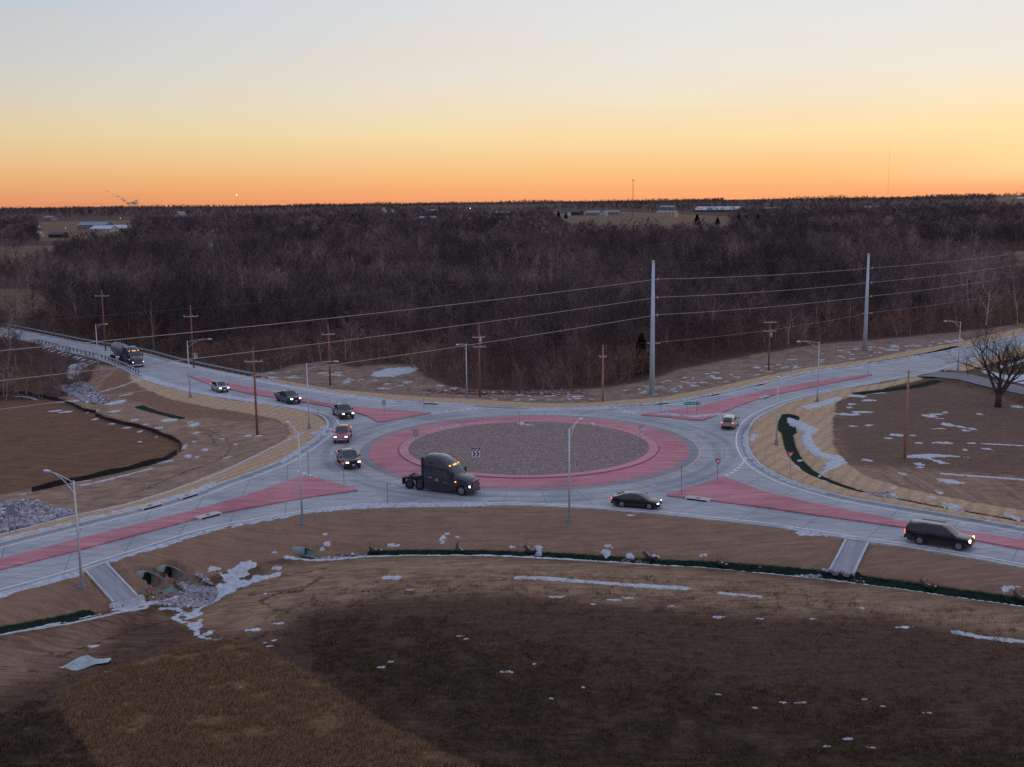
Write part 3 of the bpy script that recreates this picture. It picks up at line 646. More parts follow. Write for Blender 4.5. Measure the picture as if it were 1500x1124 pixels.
def surf(x, y):
    d = d_road(x, y); h = h_full(x, y)
    h = np.where(d < 0, 0.0, np.where(d < .38, .15, h))
    for w_ in ISLW.values():
        lo = w_.min(0); hi = w_.max(0); m = (x > lo[0]) & (x < hi[0]) & (y > lo[1]) & (y < hi[1])
        if m.any():
            hh = h[m]; hh[inside(x[m], y[m], w_)] = .15; h[m] = hh
    r = np.hypot(x - CX, y - CY); h = np.where(r < 20.0, .12, h); h = np.where(r < 16.3, .33, h); h = np.where(r < 15.0, .40, h)
    return h
SV = []; SF = []; sbase = [0]
def snow(sdf, lo, hi, res=.18, thick=.05, amp=.5, fs=1.2, slope=.22):
    xs = np.arange(lo[0], hi[0] + res, res); ys = np.arange(lo[1], hi[1] + res * 1.6, res * 1.6)
    if len(xs) < 2 or len(ys) < 2: return
    X, Y = np.meshgrid(xs, ys); s = sdf(X.ravel(), Y.ravel()) + amp * 2 * fbm(X.ravel(), Y.ravel(), fs, 5) * 1.0 + .30 * fbm(X.ravel(), Y.ravel(), 4.5, 9)
    near = s < .45
    if not near.any(): return
    z = np.full(s.shape, -5.0); z[near] = surf(X.ravel()[near], Y.ravel()[near])
    z = z + np.clip(-s * slope, -.07, thick) + .012
    idx = np.arange(s.size).reshape(X.shape); q = np.stack([idx[:-1, :-1].ravel(), idx[:-1, 1:].ravel(), idx[1:, 1:].ravel(), idx[1:, :-1].ravel()], 1)
    ok = (s[q].min(1) < .05) & near[q].all(1); q = q[ok]
    if not len(q): return
    used, inv = np.unique(q, return_inverse=True)
    SV.append(np.stack([X.ravel()[used], Y.ravel()[used], z[used]], 1)); SF.append(inv.reshape(-1, 4) + sbase[0]); sbase[0] += len(used)
def s_line(px, wd, amp=.15, pts=None, **k):
    pl = GP(px, None) if pts is None else pts; pl = np.asarray(pl)
    if pts is None and len(pl) > 2: pl = simplify(cat_rom(pl, .8), .04)
    snow(lambda x, y: seg_dist(x, y, pl, False) - wd, pl.min(0) - wd - .8, pl.max(0) + wd + .8, amp=amp, **k)
def s_poly(px, amp=.35, **k):
    k.setdefault('fs', 1.7); k.setdefault('res', .13); amp *= 1.25
    pl = GP(px); snow(lambda x, y: sdist(x, y, pl), pl.min(0) - 1, pl.max(0) + 1, amp=amp, **k)
def s_blob(u, v, hw, hh, amp=.25, **k):
    if v > 850: hw *= .85; hh *= .7
    a = np.array(G(u - hw, v)); b = np.array(G(u + hw, v)); c = np.array(G(u, v - hh)); d = np.array(G(u, v + hh))
    ctr = (a + b + c + d) / 4; rx = np.hypot(*(b - a)) / 2; ry = np.hypot(*(c - d)) / 2; ax = (b - a) / (2 * rx)
    def f(x, y):
        px_ = (x - ctr[0]) * ax[0] + (y - ctr[1]) * ax[1]; py_ = -(x - ctr[0]) * ax[1] + (y - ctr[1]) * ax[0]; py_ = py_ + ry * 1.3 * fbm(x, y, .9, 41)
        return (np.hypot(px_ / rx, py_ / ry) - 1) * min(rx, ry)
    m = max(rx, ry) + .8; k.setdefault('res', float(np.clip(min(rx, ry) / 4, .07, .16))); k.setdefault('fs', 2.4)
    k.setdefault('slope', .25)
    snow(f, ctr - m, ctr + m, amp=min(amp * 1.8, .75 * min(rx, ry) + .05), **k)
# long thin lines along the trench and kerbs
s_line([(419, 815.5), (443, 818.5), (487, 819.5), (537, 814), (588, 811.5), (664, 811.5), (740, 813.5), (867, 819.5), (958, 824.5), (1044, 828.5), (1120, 834), (1221, 844.5), (1348, 861), (1449, 876), (1520, 887), (1620, 905)], .20, .05, thick=.09, slope=.5)
s_line([(-100, 947), (0, 926), (101, 907), (170, 894), (212, 887)], .16, .05, thick=.08, slope=.5)
s_line([(0, 784), (111, 755), (177, 741), (250, 719), (310, 698), (365, 672), (410, 650), (445, 634)], .17, .08, thick=.07, slope=.5)
s_line([(760, 846), (800, 847.5), (860, 852), (920, 856.5), (1003, 862)], .38, .22, thick=.06)
s_line([(1056, 869), (1085, 871.5), (1113, 874)], .22, .16)
s_line([(1380, 694), (1420, 697), (1500, 703)], .28, .12, thick=.06)
s_line([(1400, 926), (1430, 932), (1500, 940)], .26, .2); s_line([(1438, 650), (1500, 653)], .22, .12)
def kerb(pl, off, wd, amp, pa, pb, **k):
    q = sub(pl, pa, pb); s = side_of(pl); s_line(None, wd, amp, pts=simplify(offset(q, -s * off), .05), **k)
kerb(wA, .15, .42, .40, (464, 750), (720, 741), thick=.12); kerb(wA, -.35, .22, .35, (740, 741), (900, 748), thick=.08)
kerb(wA, -.2, .16, .22, (900, 748), (1500, 832), thick=.05); kerb(wA, .35, .40, .42, (155, 824), (440, 753), thick=.10); kerb(wA, .55, .60, .45, (-100, 900), (112, 838), thick=.12)
kerb(wB, .9, .35, .55, (0, 797), (330, 707), thick=.06); kerb(wB, .9, 1.0, .8, (205, 552), (440, 602), thick=.10); kerb(wB, .05, .3, .4, (411, 677), (478, 632), thick=.12)
kerb(wC, -.35, .40, .35, (253, 530), (590, 588), thick=.12); kerb(wC, .05, .35, .5, (590, 588), (700, 594), thick=.08); kerb(wC, -.3, .25, .45, (780, 598), (900, 595)); kerb(wC, .2, .25, .5, (900, 595), (1400, 512))
kerb(wD, -.1, .22, .30, (1221, 573), (1104, 616), thick=.08); kerb(wD, -.15, .16, .22, (1095, 630), (1229, 727), thick=.06)
s_blob(1103, 641, 5, 6, thick=.12); s_blob(469, 637, 8, 4, thick=.35, slope=.5); s_blob(478, 629, 6, 3.5, thick=.3, slope=.5)
s_line(None, .42, .5, pts=np.array([P(*q) for q in [(941, 605), (985, 609.5), (1020, 612), (1050, 608), (1068, 607)]]), thick=.22, slope=.5)
a_ = circ(17.0)[::2]; a_ = np.array([q for q in a_ if CY + 8 < q[1] and -14 < q[0] < -1.5]); s_line(None, .16, .08, pts=a_[np.argsort(a_[:, 0])], thick=.06, slope=.5)
s_blob(764, 627, 5, 2.5, thick=.25, slope=.4); s_blob(775, 629.5, 8, 1.2); s_blob(868, 625, 4, .8)
for q in [(541, 741, 34, 1.6), (607, 740.5, 20, 2), (643, 739.5, 18, 1.2), (690, 739, 30, 1.2)]: s_blob(q[0], q[1], q[2], q[3], .5)
s_line([(20, 917), (60, 909), (95, 901)], .10, .12); s_line([(110, 898), (150, 889)], .07, .1)
# meltwater stream down to the culverts, and the long drift on the right
s_poly([(283, 892), (300, 884), (312, 872), (318, 861), (330, 850), (322, 843), (310, 837), (313, 832), (328, 840), (345, 832), (355, 826), (368, 823), (377, 828), (366, 836), (352, 842), (362, 846), (410, 838), (410, 842), (380, 850), (350, 858), (325, 868), (318, 876), (302, 886), (288, 894), (278, 896)], .5, thick=.06)
s_poly([(168, 884), (185, 871), (215, 872), (240, 862), (262, 860), (262, 867), (245, 875), (215, 882), (195, 888), (175, 889)], .6, thick=.05)
s_line([(262, 888), (268, 894), (256, 903), (262, 909), (276, 914), (288, 924), (290, 930), (305, 935), (326, 938)], .16, .25); s_line([(234, 888), (262, 885)], .14, .15)
s_poly([(272, 895), (294, 894), (290, 902), (276, 907), (268, 905)], .5); s_poly([(274, 912), (294, 909), (290, 922), (280, 918)], .5); s_blob(305, 927, 7, 4, .4); s_blob(330, 936, 9, 2, .4)
s_poly([(1155, 607), (1153, 614), (1170, 628), (1178, 633), (1174, 645), (1183, 658), (1196, 668), (1216, 675), (1206, 688), (1201, 692), (1221, 687), (1239, 678), (1234, 669), (1204, 663), (1193, 650), (1188, 640), (1201, 630), (1178, 620), (1164, 610)], .35, thick=.12, slope=.5)
s_poly([(1175, 597), (1182, 600), (1212, 594), (1231, 586), (1232, 581), (1222, 582), (1200, 590), (1182, 593)], .3, thick=.1)
s_poly([(1328, 668), (1345, 666), (1370, 665), (1420, 670), (1372, 669), (1362, 671), (1390, 679), (1378, 679), (1355, 671), (1330, 671)], .25)
s_poly([(1370, 701), (1395, 703), (1414, 708), (1395, 709), (1380, 706)], .3); s_poly([(1257, 717), (1275, 719), (1310, 722), (1316, 728), (1292, 727), (1268, 722)], .5)
s_poly([(1437, 538), (1455, 545), (1475, 550), (1500, 549), (1540, 560), (1500, 563), (1470, 556), (1440, 546)], .4); s_line([(1467, 538), (1500, 528), (1530, 520)], .5, .3)
s_poly([(543, 546), (570, 540), (600, 538), (612, 540), (605, 546), (575, 551), (550, 552)], .8); s_line([(0, 541), (30, 539)][:1] + [(20, 538)], .1, .1)
s_poly([(97, 547), (104, 535), (118, 532), (128, 534), (118, 545), (108, 556)], .8)
for i in range(11): s_blob(66 + i * 7.2 + 2 * math.sin(i * 2.3), 509.8 + i * 2.15, 1.6 + .8 * math.sin(i), .8, .1)
s_line([(100, 578), (120, 585), (150, 591)][:2], .12, .1); s_line([(20, 580), (40, 581), (54, 585)], .22, .12); s_line([(155, 590), (182, 588.5)], .3, .3)
s_line([(112, 712), (140, 707), (175, 698)], .16, .12); s_line([(138, 707), (180, 697), (222, 686)], .16, .18); s_line([(222, 680), (250, 675)], .3, .3); s_line([(30, 725), (80, 712), (130, 704)], .14, .2)
s_line([(148, 574), (180, 565), (215, 557)], .3, .2); s_line([(177, 580), (192, 577)], .3, .1)
for q in [(247, 615.5, 11, 2.5), (168, 590, 10, 2), (101, 588, 9, 1.5), (80, 602, 8, 1.2), (98, 603, 6, 1.4), (140, 614, 4, 1.2), (165, 621, 5, 1), (186, 627, 7, .9), (204, 632.5, 4, .9), (166, 603, 7, 1.6), (135, 603, 3, 1.5), (197, 615.5, 5, 1.5), (214, 622, 4, 1), (233, 627, 7, 1.2), (284, 622, 6, 2.5), (279, 619, 3, 1), (288, 634, 4, 1), (325, 643, 5, .8), (363, 638.5, 6, 1), (300, 659, 4, 2), (276, 668, 4, 2), (284, 647, 3, .8), (334, 670, 3, 1), (288, 670, 3, 1), (268, 656, 3, 4), (230, 640, 2, .8), (205, 647, 2, .8), (380, 638.5, 4, .8), (345, 651, 3, .6),
          (478, 796, 4, 2.4), (472, 801, 3, 1.5), (475, 782, 3, 1.2), (401, 809, 3, 1), (405, 832, 5, 2), (364, 827, 6, 4), (391, 870, 4, 1), (577, 846, 14, 2), (601, 864, 6, 1.5), (372, 922, 11, 3), (408, 913, 7, 2), (399, 938, 3, 1.5), (389, 941, 2, .8), (396, 946, 3, .8), (675, 932, 5, .8), (683, 936, 3, 1),
          (649, 789, 4, 4), (654, 782, 3, 1.5), (669, 787, 4, 1), (575, 797, 5, 1), (571, 808, 2, 1), (609, 806.5, 5, 1), (752, 799.5, 4, .8), (788, 802, 4, 3), (778, 806, 4, 1.5), (891, 800, 6, 2), (888, 808, 5, 3), (923, 810, 5, 2), (958, 813, 5, 1.5), (971, 820, 4, 2), (1032, 811.5, 5, 1.4), (1181, 783, 14, 1.3), (1199, 785, 8, 1), (925, 755, 3.5, .8), (1160, 775, 8, 1), (817, 874, 9, 1.4), (903, 879, 10, 1.2), (868, 885, 4, .8), (918, 876, 5, 1), (1052, 904, 9, 1.8), (1113, 906, 5, 1), (983, 888, 3, .7), (1323, 919, 10, 1.3), (1190, 907, 5, .8), (1262, 890, 3, 1.2), (1478, 860, 12, 2.5),
          (742, 984, 6, 1.2), (572, 970, 3, 1.2), (560, 977, 4, 1.5), (783, 972, 2, .8), (857, 1007, 2, .6), (808, 1023, 2.5, .8), (1150, 1029, 4, 1), (1172, 1030, 5, 1), (1107, 1037, 4, 1), (1242, 1082, 5, 1.2), (1212, 1093, 3, 1), (1275, 1095, 3, 1), (1267, 1024, 5, .8), (1292, 1035, 3, .8), (1360, 1044, 4, .8), (1048, 1017, 3, .8), (345, 1008, 6, 3), (455, 1096, 4, 1.5), (135, 946, 7, 1.5), (160, 983, 4, .5),
          (1255, 580, 14, 1.5), (1285, 575, 12, 1), (1272, 587, 10, 1.2), (1243, 607, 14, 1.5), (1264, 604, 14, 1.2), (1245, 597, 5, 1), (1247, 592, 5, 1), (1273, 623, 7, 1), (1250, 624.5, 5, .7), (1362, 609.5, 10, 2), (1376, 613, 5, 1), (1385, 604.5, 4, 1), (1372, 607, 8, 1), (1389, 622.5, 8, 2.3), (1408, 625.5, 6, 1.2), (1425, 628.5, 6, .9), (1415, 631, 5, 1), (1375, 628, 8, .6), (1436, 607, 5, 1), (1313, 637, 9, 1.6), (1301, 642, 5, 1), (1336, 638, 5, .8), (1346, 649, 7, .8), (1382, 649, 13, 1.4), (1423, 649.5, 6, .8), (1413, 659, 4, .9), (1445, 658, 8, 1.4), (1271, 675, 6, 1.6), (1347, 680, 6, 2), (1348, 684.5, 5, 1), (1321, 694, 4, 1.5), (1310, 714.5, 4, 1.5), (1364, 728, 4, 1), (1377, 722, 4, 1.8), (1398, 740, 7, 2.5), (1483, 754, 4, 2), (1151, 669, 4, .9), (1166, 679, 5, 1.6), (1170, 686, 3.5, .8), (1210, 703, 4, .8), (1172, 669, 3, .7), (1490, 596, 8, 1.5)]:
    s_blob(*q)
# loose snow remains between the road and the wood
for i in range(230):
    u = rng.uniform(395, 1500); v0 = np.interp(u, [395, 480, 600, 700, 860, 940, 1044, 1120, 1200, 1300, 1400, 1500], [545, 545, 553, 574, 576, 564, 545, 532, 517, 506, 498, 488]); v1 = np.interp(u, [395, 486, 600, 740, 867, 968, 1044, 1183, 1272, 1360, 1500], [553, 567, 578, 587, 586, 578, 565, 536, 523, 508, 482])
    if v1 <= v0 + 1: continue
    v = rng.uniform(v0, v1); p_ = G(u, v)
    if fbm(np.array([p_[0]]), np.array([p_[1]]), .12, 3)[0] < -.02 and u < 1300: continue
    s_blob(u, v, rng.uniform(1.2, 6.5), rng.uniform(.35, .85), .3, res=.22)
ms = bpy.data.materials.new('old_snow'); ms.use_nodes = True; t = NT(ms.node_tree); p = t.n['Principled BSDF']; co = t.new('ShaderNodeTexCoord').outputs['Object']
cs_ = t.ramp(t.noise(co, 2.2, 5, .7), [(.3, (.34, .35, .41, 1)), (.68, (.66, .68, .73, 1))]); t.l.new(t.mix(t.math('MULTIPLY', t.sstep(t.noise(co, 5.0, 5, .8), .54, .66), .75), cs_, (.26, .22, .21, 1)), p.inputs['Base Color']); p.inputs['Roughness'].default_value = .7; p.inputs['Specular IOR Level'].default_value = .2
o = np_mesh('snow', np.vstack(SV), np.vstack(SF), ms, smooth=True); tag(o, 'thin patches of old snow melting on the brown ground and along the kerbs', 'snow', kind='stuff')

# frozen puddle, lower left
wm = mat('grey_ice', (.30, .36, .38), .12, nscale=.9, namp=.35)
pl = cat_rom([G(*q) for q in [(53, 985), (70, 981), (92, 976), (105, 971), (118, 966), (128, 964), (138, 968), (150, 969), (163, 968), (158, 973), (140, 975), (122, 980), (100, 984), (92, 988), (78, 991), (72, 987)]], .3, True)
zz0 = float(np.mean(h_full(pl[:, 0], pl[:, 1]))) + .05
fill_poly('ice_puddle', pl, wm, zz0)
# ------------------------------------------------------------------ broken rock
PHI = (1 + 5**.5) / 2
ICO = np.array([(-1, PHI, 0), (1, PHI, 0), (-1, -PHI, 0), (1, -PHI, 0), (0, -1, PHI), (0, 1, PHI), (0, -1, -PHI), (0, 1, -PHI), (PHI, 0, -1), (PHI, 0, 1), (-PHI, 0, -1), (-PHI, 0, 1)]) / 1.9
ICF = np.array([(0, 11, 5), (0, 5, 1), (0, 1, 7), (0, 7, 10), (0, 10, 11), (1, 5, 9), (5, 11, 4), (11, 10, 2), (10, 7, 6), (7, 1, 8), (3, 9, 4), (3, 4, 2), (3, 2, 6), (3, 6, 8), (3, 8, 9), (4, 9, 5), (2, 4, 11), (6, 2, 10), (8, 6, 7), (9, 8, 1)])
def rock_mat(name, a, b, c_):
    m = bpy.data.materials.new(name); m.use_nodes = True; t = NT(m.node_tree); p = t.n['Principled BSDF']; gi = t.attr('tone')
    t.l.new(t.ramp(gi, [(0, alb(*a)), (.5, alb(*b)), (.93, alb(*b)), (1, alb(*c_))]), p.inputs['Base Color']); p.inputs['Roughness'].default_value = .85; return m
RM1 = rock_mat('blue_grey_rock', (70, 66, 76), (120, 116, 130), (190, 192, 205)); RM2 = rock_mat('brown_rock', (58, 42, 42), (104, 84, 82), (150, 140, 140))
def rocks(px, n, s0, s1, m, label, cat='rocks'):
    pl = GP(px); lo, hi = pl.min(0), pl.max(0); pts = rng.uniform(lo, hi, (n * 8, 2)); pts = pts[inside(pts[:, 0], pts[:, 1], pl)][:n]
    for c_ in CARVE: al = (pts[:, 0] - c_[0]) * math.cos(c_[2]) + (pts[:, 1] - c_[1]) * math.sin(c_[2]); la = np.abs(-(pts[:, 0] - c_[0]) * math.sin(c_[2]) + (pts[:, 1] - c_[1]) * math.cos(c_[2])); pts = pts[~((al > -1) & (al < c_[4] * .8) & (la < c_[3] * 1.35))]
    n = len(pts)
    s = rng.uniform(s0, s1, (n, 1, 1)); V = ICO[None] * rng.uniform(.65, 1.25, (n, 12, 1)) * s * np.array([1, .8, .6]) ; a = rng.uniform(0, 2 * PI, n)
    X = V[..., 0] * np.cos(a)[:, None] - V[..., 1] * np.sin(a)[:, None] + pts[:, :1]; Y = V[..., 0] * np.sin(a)[:, None] + V[..., 1] * np.cos(a)[:, None] + pts[:, 1:]
    Z = V[..., 2] + h_full(pts[:, 0], pts[:, 1])[:, None] + s[:, 0] * .25
    Fs = (ICF[None] + (np.arange(n) * 12)[:, None, None]).reshape(-1, 3)
    o = np_mesh('broken_rock', np.stack([X, Y, Z], 2).reshape(-1, 3), Fs, m); at = o.data.attributes.new('tone', 'FLOAT', 'POINT'); at.data.foreach_set('value', np.repeat(rng.uniform(0, 1, n), 12).astype(np.float32))
    tag(o, label, cat, kind='stuff')
rocks([(234, 872), (262, 868), (262, 852), (270, 841), (285, 838), (305, 848), (318, 862), (312, 873), (290, 884), (262, 884), (232, 883)], 1500, .10, .24, RM1, 'fan of blue grey broken rock spread below the two culvert mouths')
rocks([(198, 866), (215, 858), (236, 850), (262, 841), (270, 841), (262, 862), (235, 870), (200, 871)], 700, .10, .22, RM2, 'reddish brown broken rock right in front of the two culvert mouths')
rocks([(-40, 745), (0, 736), (25, 733), (50, 733), (70, 740), (100, 748), (112, 752), (60, 768), (0, 780), (-40, 788)], 1900, .14, .34, RM1, 'grey rock pile beside the left road near the frame edge')
rocks([(78, 567), (100, 564), (122, 560), (140, 571), (145, 580), (160, 585), (162, 590), (140, 592), (125, 590), (112, 583), (95, 575)], 900, .18, .42, RM1, 'pale grey rock apron beside the creek under the guardrail')
rocks([(462, 806), (480, 804), (540, 803.5), (541, 811), (500, 815), (465, 815), (458, 812)], 520, .09, .2, RM1, 'grey rock filling the ditch below the small pipe')
rocks([(1165, 831), (1215, 834), (1245, 839), (1243, 845), (1205, 841), (1165, 836)], 330, .09, .2, RM1, 'grey rock in the ditch at the foot of the right flume')
rocks([(880, 812), (925, 812), (950, 815), (950, 820), (905, 819), (880, 817)], 160, .07, .16, RM2, 'dark rock rubble in the middle of the long ditch')
rocks([(1257, 715), (1300, 720), (1318, 726), (1314, 730), (1285, 728)], 160, .12, .25, RM1, 'light rock partly under snow in the right ditch')
rocks([(620, 572), (700, 574), (860, 573), (858, 577), (700, 578.5), (630, 575)], 420, .1, .5, RM2, 'dark rubble row along the edge of the wood')

# ------------------------------------------------------------------ dry grass
def blades(px, n, h0, h1, wdt, m, label, name='dry_grass', tufts=None, lean=.5):
    pl = GP(px); lo, hi = pl.min(0), pl.max(0); k = tufts or n
    c = rng.uniform(lo, hi, (k * 3, 2)); c = c[inside(c[:, 0], c[:, 1], pl)][:k]
    if tufts:
        keep = fbm(c[:, 0], c[:, 1], .6, 11) > -.16; c = c[keep]; per = max(1, n // len(c)); b = np.repeat(c, per, 0) + rng.normal(0, .16, (len(c) * per, 2))
    else: b = c
    n = len(b); zb = h_full(b[:, 0], b[:, 1]); hh = rng.uniform(h0, h1, n) * (0.75 + .9 * (fbm(b[:, 0], b[:, 1], .5, 4) + .3)); a = rng.uniform(0, 2 * PI, n); ln = rng.uniform(.1, lean, n) * hh; la = rng.normal(-.6, 1.1, n)
    w2 = wdt * rng.uniform(.6, 1.4, n)
    V = np.zeros((n, 3, 3)); V[:, 0, 0] = b[:, 0] - np.cos(a) * w2; V[:, 0, 1] = b[:, 1] - np.sin(a) * w2; V[:, 1, 0] = b[:, 0] + np.cos(a) * w2; V[:, 1, 1] = b[:, 1] + np.sin(a) * w2
    V[:, 2, 0] = b[:, 0] + np.cos(la) * ln; V[:, 2, 1] = b[:, 1] + np.sin(la) * ln; V[:, :2, 2] = zb[:, None] - .02; V[:, 2, 2] = zb + hh
    o = np_mesh(name, V.reshape(-1, 3), np.arange(n * 3).reshape(-1, 3), m); at = o.data.attributes.new('tone', 'FLOAT', 'POINT'); at.data.foreach_set('value', np.repeat(rng.uniform(0, 1, n), 3).astype(np.float32))
    tag(o, label, 'grass', kind='stuff')
def grass_mat(name, *cs):
    m = bpy.data.materials.new(name); m.use_nodes = True; t = NT(m.node_tree); p = t.n['Principled BSDF']
    t.l.new(t.ramp(t.attr('tone'), [(i / (len(cs) - 1), alb(*c)) for i, c in enumerate(cs)]), p.inputs['Base Color']); p.inputs['Roughness'].default_value = .9; p.inputs['Specular IOR Level'].default_value = .1; return m
blades([(84, 1030), (80, 1018), (160, 985), (230, 960), (330, 934), (372, 946), (400, 962), (470, 1002), (560, 1062), (700, 1128), (760, 1200), (200, 1200), (150, 1124), (110, 1070)], 150000, .18, .42, .014, grass_mat('tan_grass', (84, 67, 55), (117, 95, 77), (144, 121, 101)), 'tall tan dry grass left standing in the bottom left field', tufts=9000, lean=1.0)
blades([(450, 905), (640, 905), (900, 960), (1150, 1000), (1500, 1040), (1640, 1130), (1640, 1250), (760, 1200), (700, 1124), (560, 1058), (460, 992)], 110000, .05, .15, .012, grass_mat('dark_green_grass', (32, 28, 21), (50, 44, 31), (72, 57, 46)), 'short dark green winter grass across the lower right field', name='short_grass', tufts=16000)
blades([(-100, 1040), (0, 1050), (50, 1024), (84, 1034), (110, 1072), (150, 1124), (190, 1200), (-100, 1200)], 22000, .06, .2, .012, grass_mat('dark_olive_grass', (30, 26, 20), (50, 46, 28), (62, 50, 36)), 'short olive dark grass in the bottom left corner', name='short_grass', tufts=3000)

blades([(380, 930), (440, 880), (560, 850), (760, 835), (1100, 850), (1600, 915), (1640, 1180), (700, 1180), (560, 1062), (460, 1000), (400, 958)], 120000, .04, .13, .013, grass_mat('brown_stubble', (60, 45, 39), (90, 69, 59), (124, 100, 85)), 'short brown stubble over the bare foreground field', name='short_stubble', tufts=22000)

blades([(-60, 1000), (60, 955), (330, 925), (440, 880), (560, 850), (900, 840), (1600, 920), (1640, 1180), (-60, 1180)], 26000, .10, .30, .016, grass_mat('weed_clumps', (34, 27, 23), (70, 54, 44), (118, 95, 78)), 'scattered weed clumps standing in the foreground field', name='weed_clumps', tufts=1500, lean=.9)
# ------------------------------------------------------------------ vehicles
def paint(name, c, rough=.25, met=.0, coat=1.0): return mat(name, c, rough, met, coat, spec=.2)
V_TYRE = mat('tyre_rubber', (.018, .018, .02), .8); V_RIM = mat('grey_rim', (.32, .33, .36), .35, .7); V_DRIM = mat('dark_rim', (.10, .10, .11), .4, .6)
V_GLASS = mat('dark_glass', (.010, .020, .022), .03, coat=.0, spec=1.0); V_GRILL = mat('black_grille', (.012, .012, .014), .45); V_CHROME = mat('chrome', (.55, .56, .58), .18, 1.0)
V_PLATE = mat('number_plate', (.65, .66, .68), .5); V_BLACK = mat('black_plastic', (.02, .02, .022), .6)
V_HW = mat('warm_headlight', (1, .8, .6), .3, emis=(1, .68, .42), estr=5.5); V_HC = mat('white_headlight', (1, 1, 1), .3, emis=(.90, .95, 1), estr=5)
V_HF = mat('dim_foglight', (1, .8, .6), .3, emis=(1, .72, .45), estr=3.5); V_TL = mat('red_tail_light', (.5, .02, .02), .3, emis=(1, .14, .10), estr=1.6); V_TLO = mat('red_lens', (.25, .01, .015), .2)
V_AMB = mat('amber_marker', (1, .45, .1), .3, emis=(1, .42, .08), estr=1.9); V_LENS = mat('clear_lens', (.55, .58, .62), .15)

def lerp_prof(pr, x): return float(np.interp(x, [p[0] for p in pr], [p[1] for p in pr]))
def ringmesh(rings, xs, cls, mbs, caps=(True, True)):
    n = len(rings[0])
    for i in range(len(rings) - 1):
        for j in range(n):
            j2 = (j + 1) % n; k = cls(xs[i], xs[i + 1], j, n)
            if k is None: continue
            q = [rings[i][j], rings[i][j2], rings[i + 1][j2], rings[i + 1][j]]
            mbs[k].add(q, [(0, 1, 2, 3)])
    for e, c in ((0, caps[0]), (-1, caps[1])):
        if c: mbs[0].add(rings[e], [tuple(range(n)) if e == -1 else tuple(range(n))[::-1]])
def mirror_ring(x, half): return [(x, y, z) for y, z in half] + [(x, -y, z) for y, z in half[::-1] if y > 1e-6]
def weld(o):
    bm = bmesh.new(); bm.from_mesh(o.data); bmesh.ops.remove_doubles(bm, verts=bm.verts, dist=.002); bmesh.ops.recalc_face_normals(bm, faces=bm.faces)
    bm.to_mesh(o.data); bm.free(); o.data.polygons.foreach_set('use_smooth', [True] * len(o.data.polygons))
    try: o.data.set_sharp_from_angle(angle=R(32))
    except Exception: pass
    return o
def wheel(parent, x, y, r, wdt, rim, side):
    m = MB(); pr = [(-.5, .72), (-.5, .94), (-.36, 1.0), (.36, 1.0), (.5, .94), (.5, .72)]; n = 22
    vs = []; 
    for yy, rr_ in pr:
        for k in range(n): a = 2 * PI * k / n; vs.append((x + math.cos(a) * rr_ * r, y + yy * wdt, r + math.sin(a) * rr_ * r))
    fs = [(i * n + k, i * n + (k + 1) % n, (i + 1) * n + (k + 1) % n, (i + 1) * n + k) for i in range(len(pr) - 1) for k in range(n)]
    m.add(vs, fs); w_ = m.build('wheel', V_TYRE, parent, True)
    m = MB(); ys = y + side * wdt * .38
    n2 = 20; vs = [(x, ys + side * .03, r)]
    for k in range(n2):
        a = 2 * PI * k / n2; vs.append((x + math.cos(a) * r * .70, ys, r + math.sin(a) * r * .70))
    m.add(vs, [(0, 1 + k, 1 + (k + 1) % n2) if side < 0 else (0, 1 + (k + 1) % n2, 1 + k) for k in range(n2) if (k % 4) != 3])
    m.box((x, y, r), (r * 1.1, wdt * .6, r * 1.1)); m.build('rim', rim, w_)

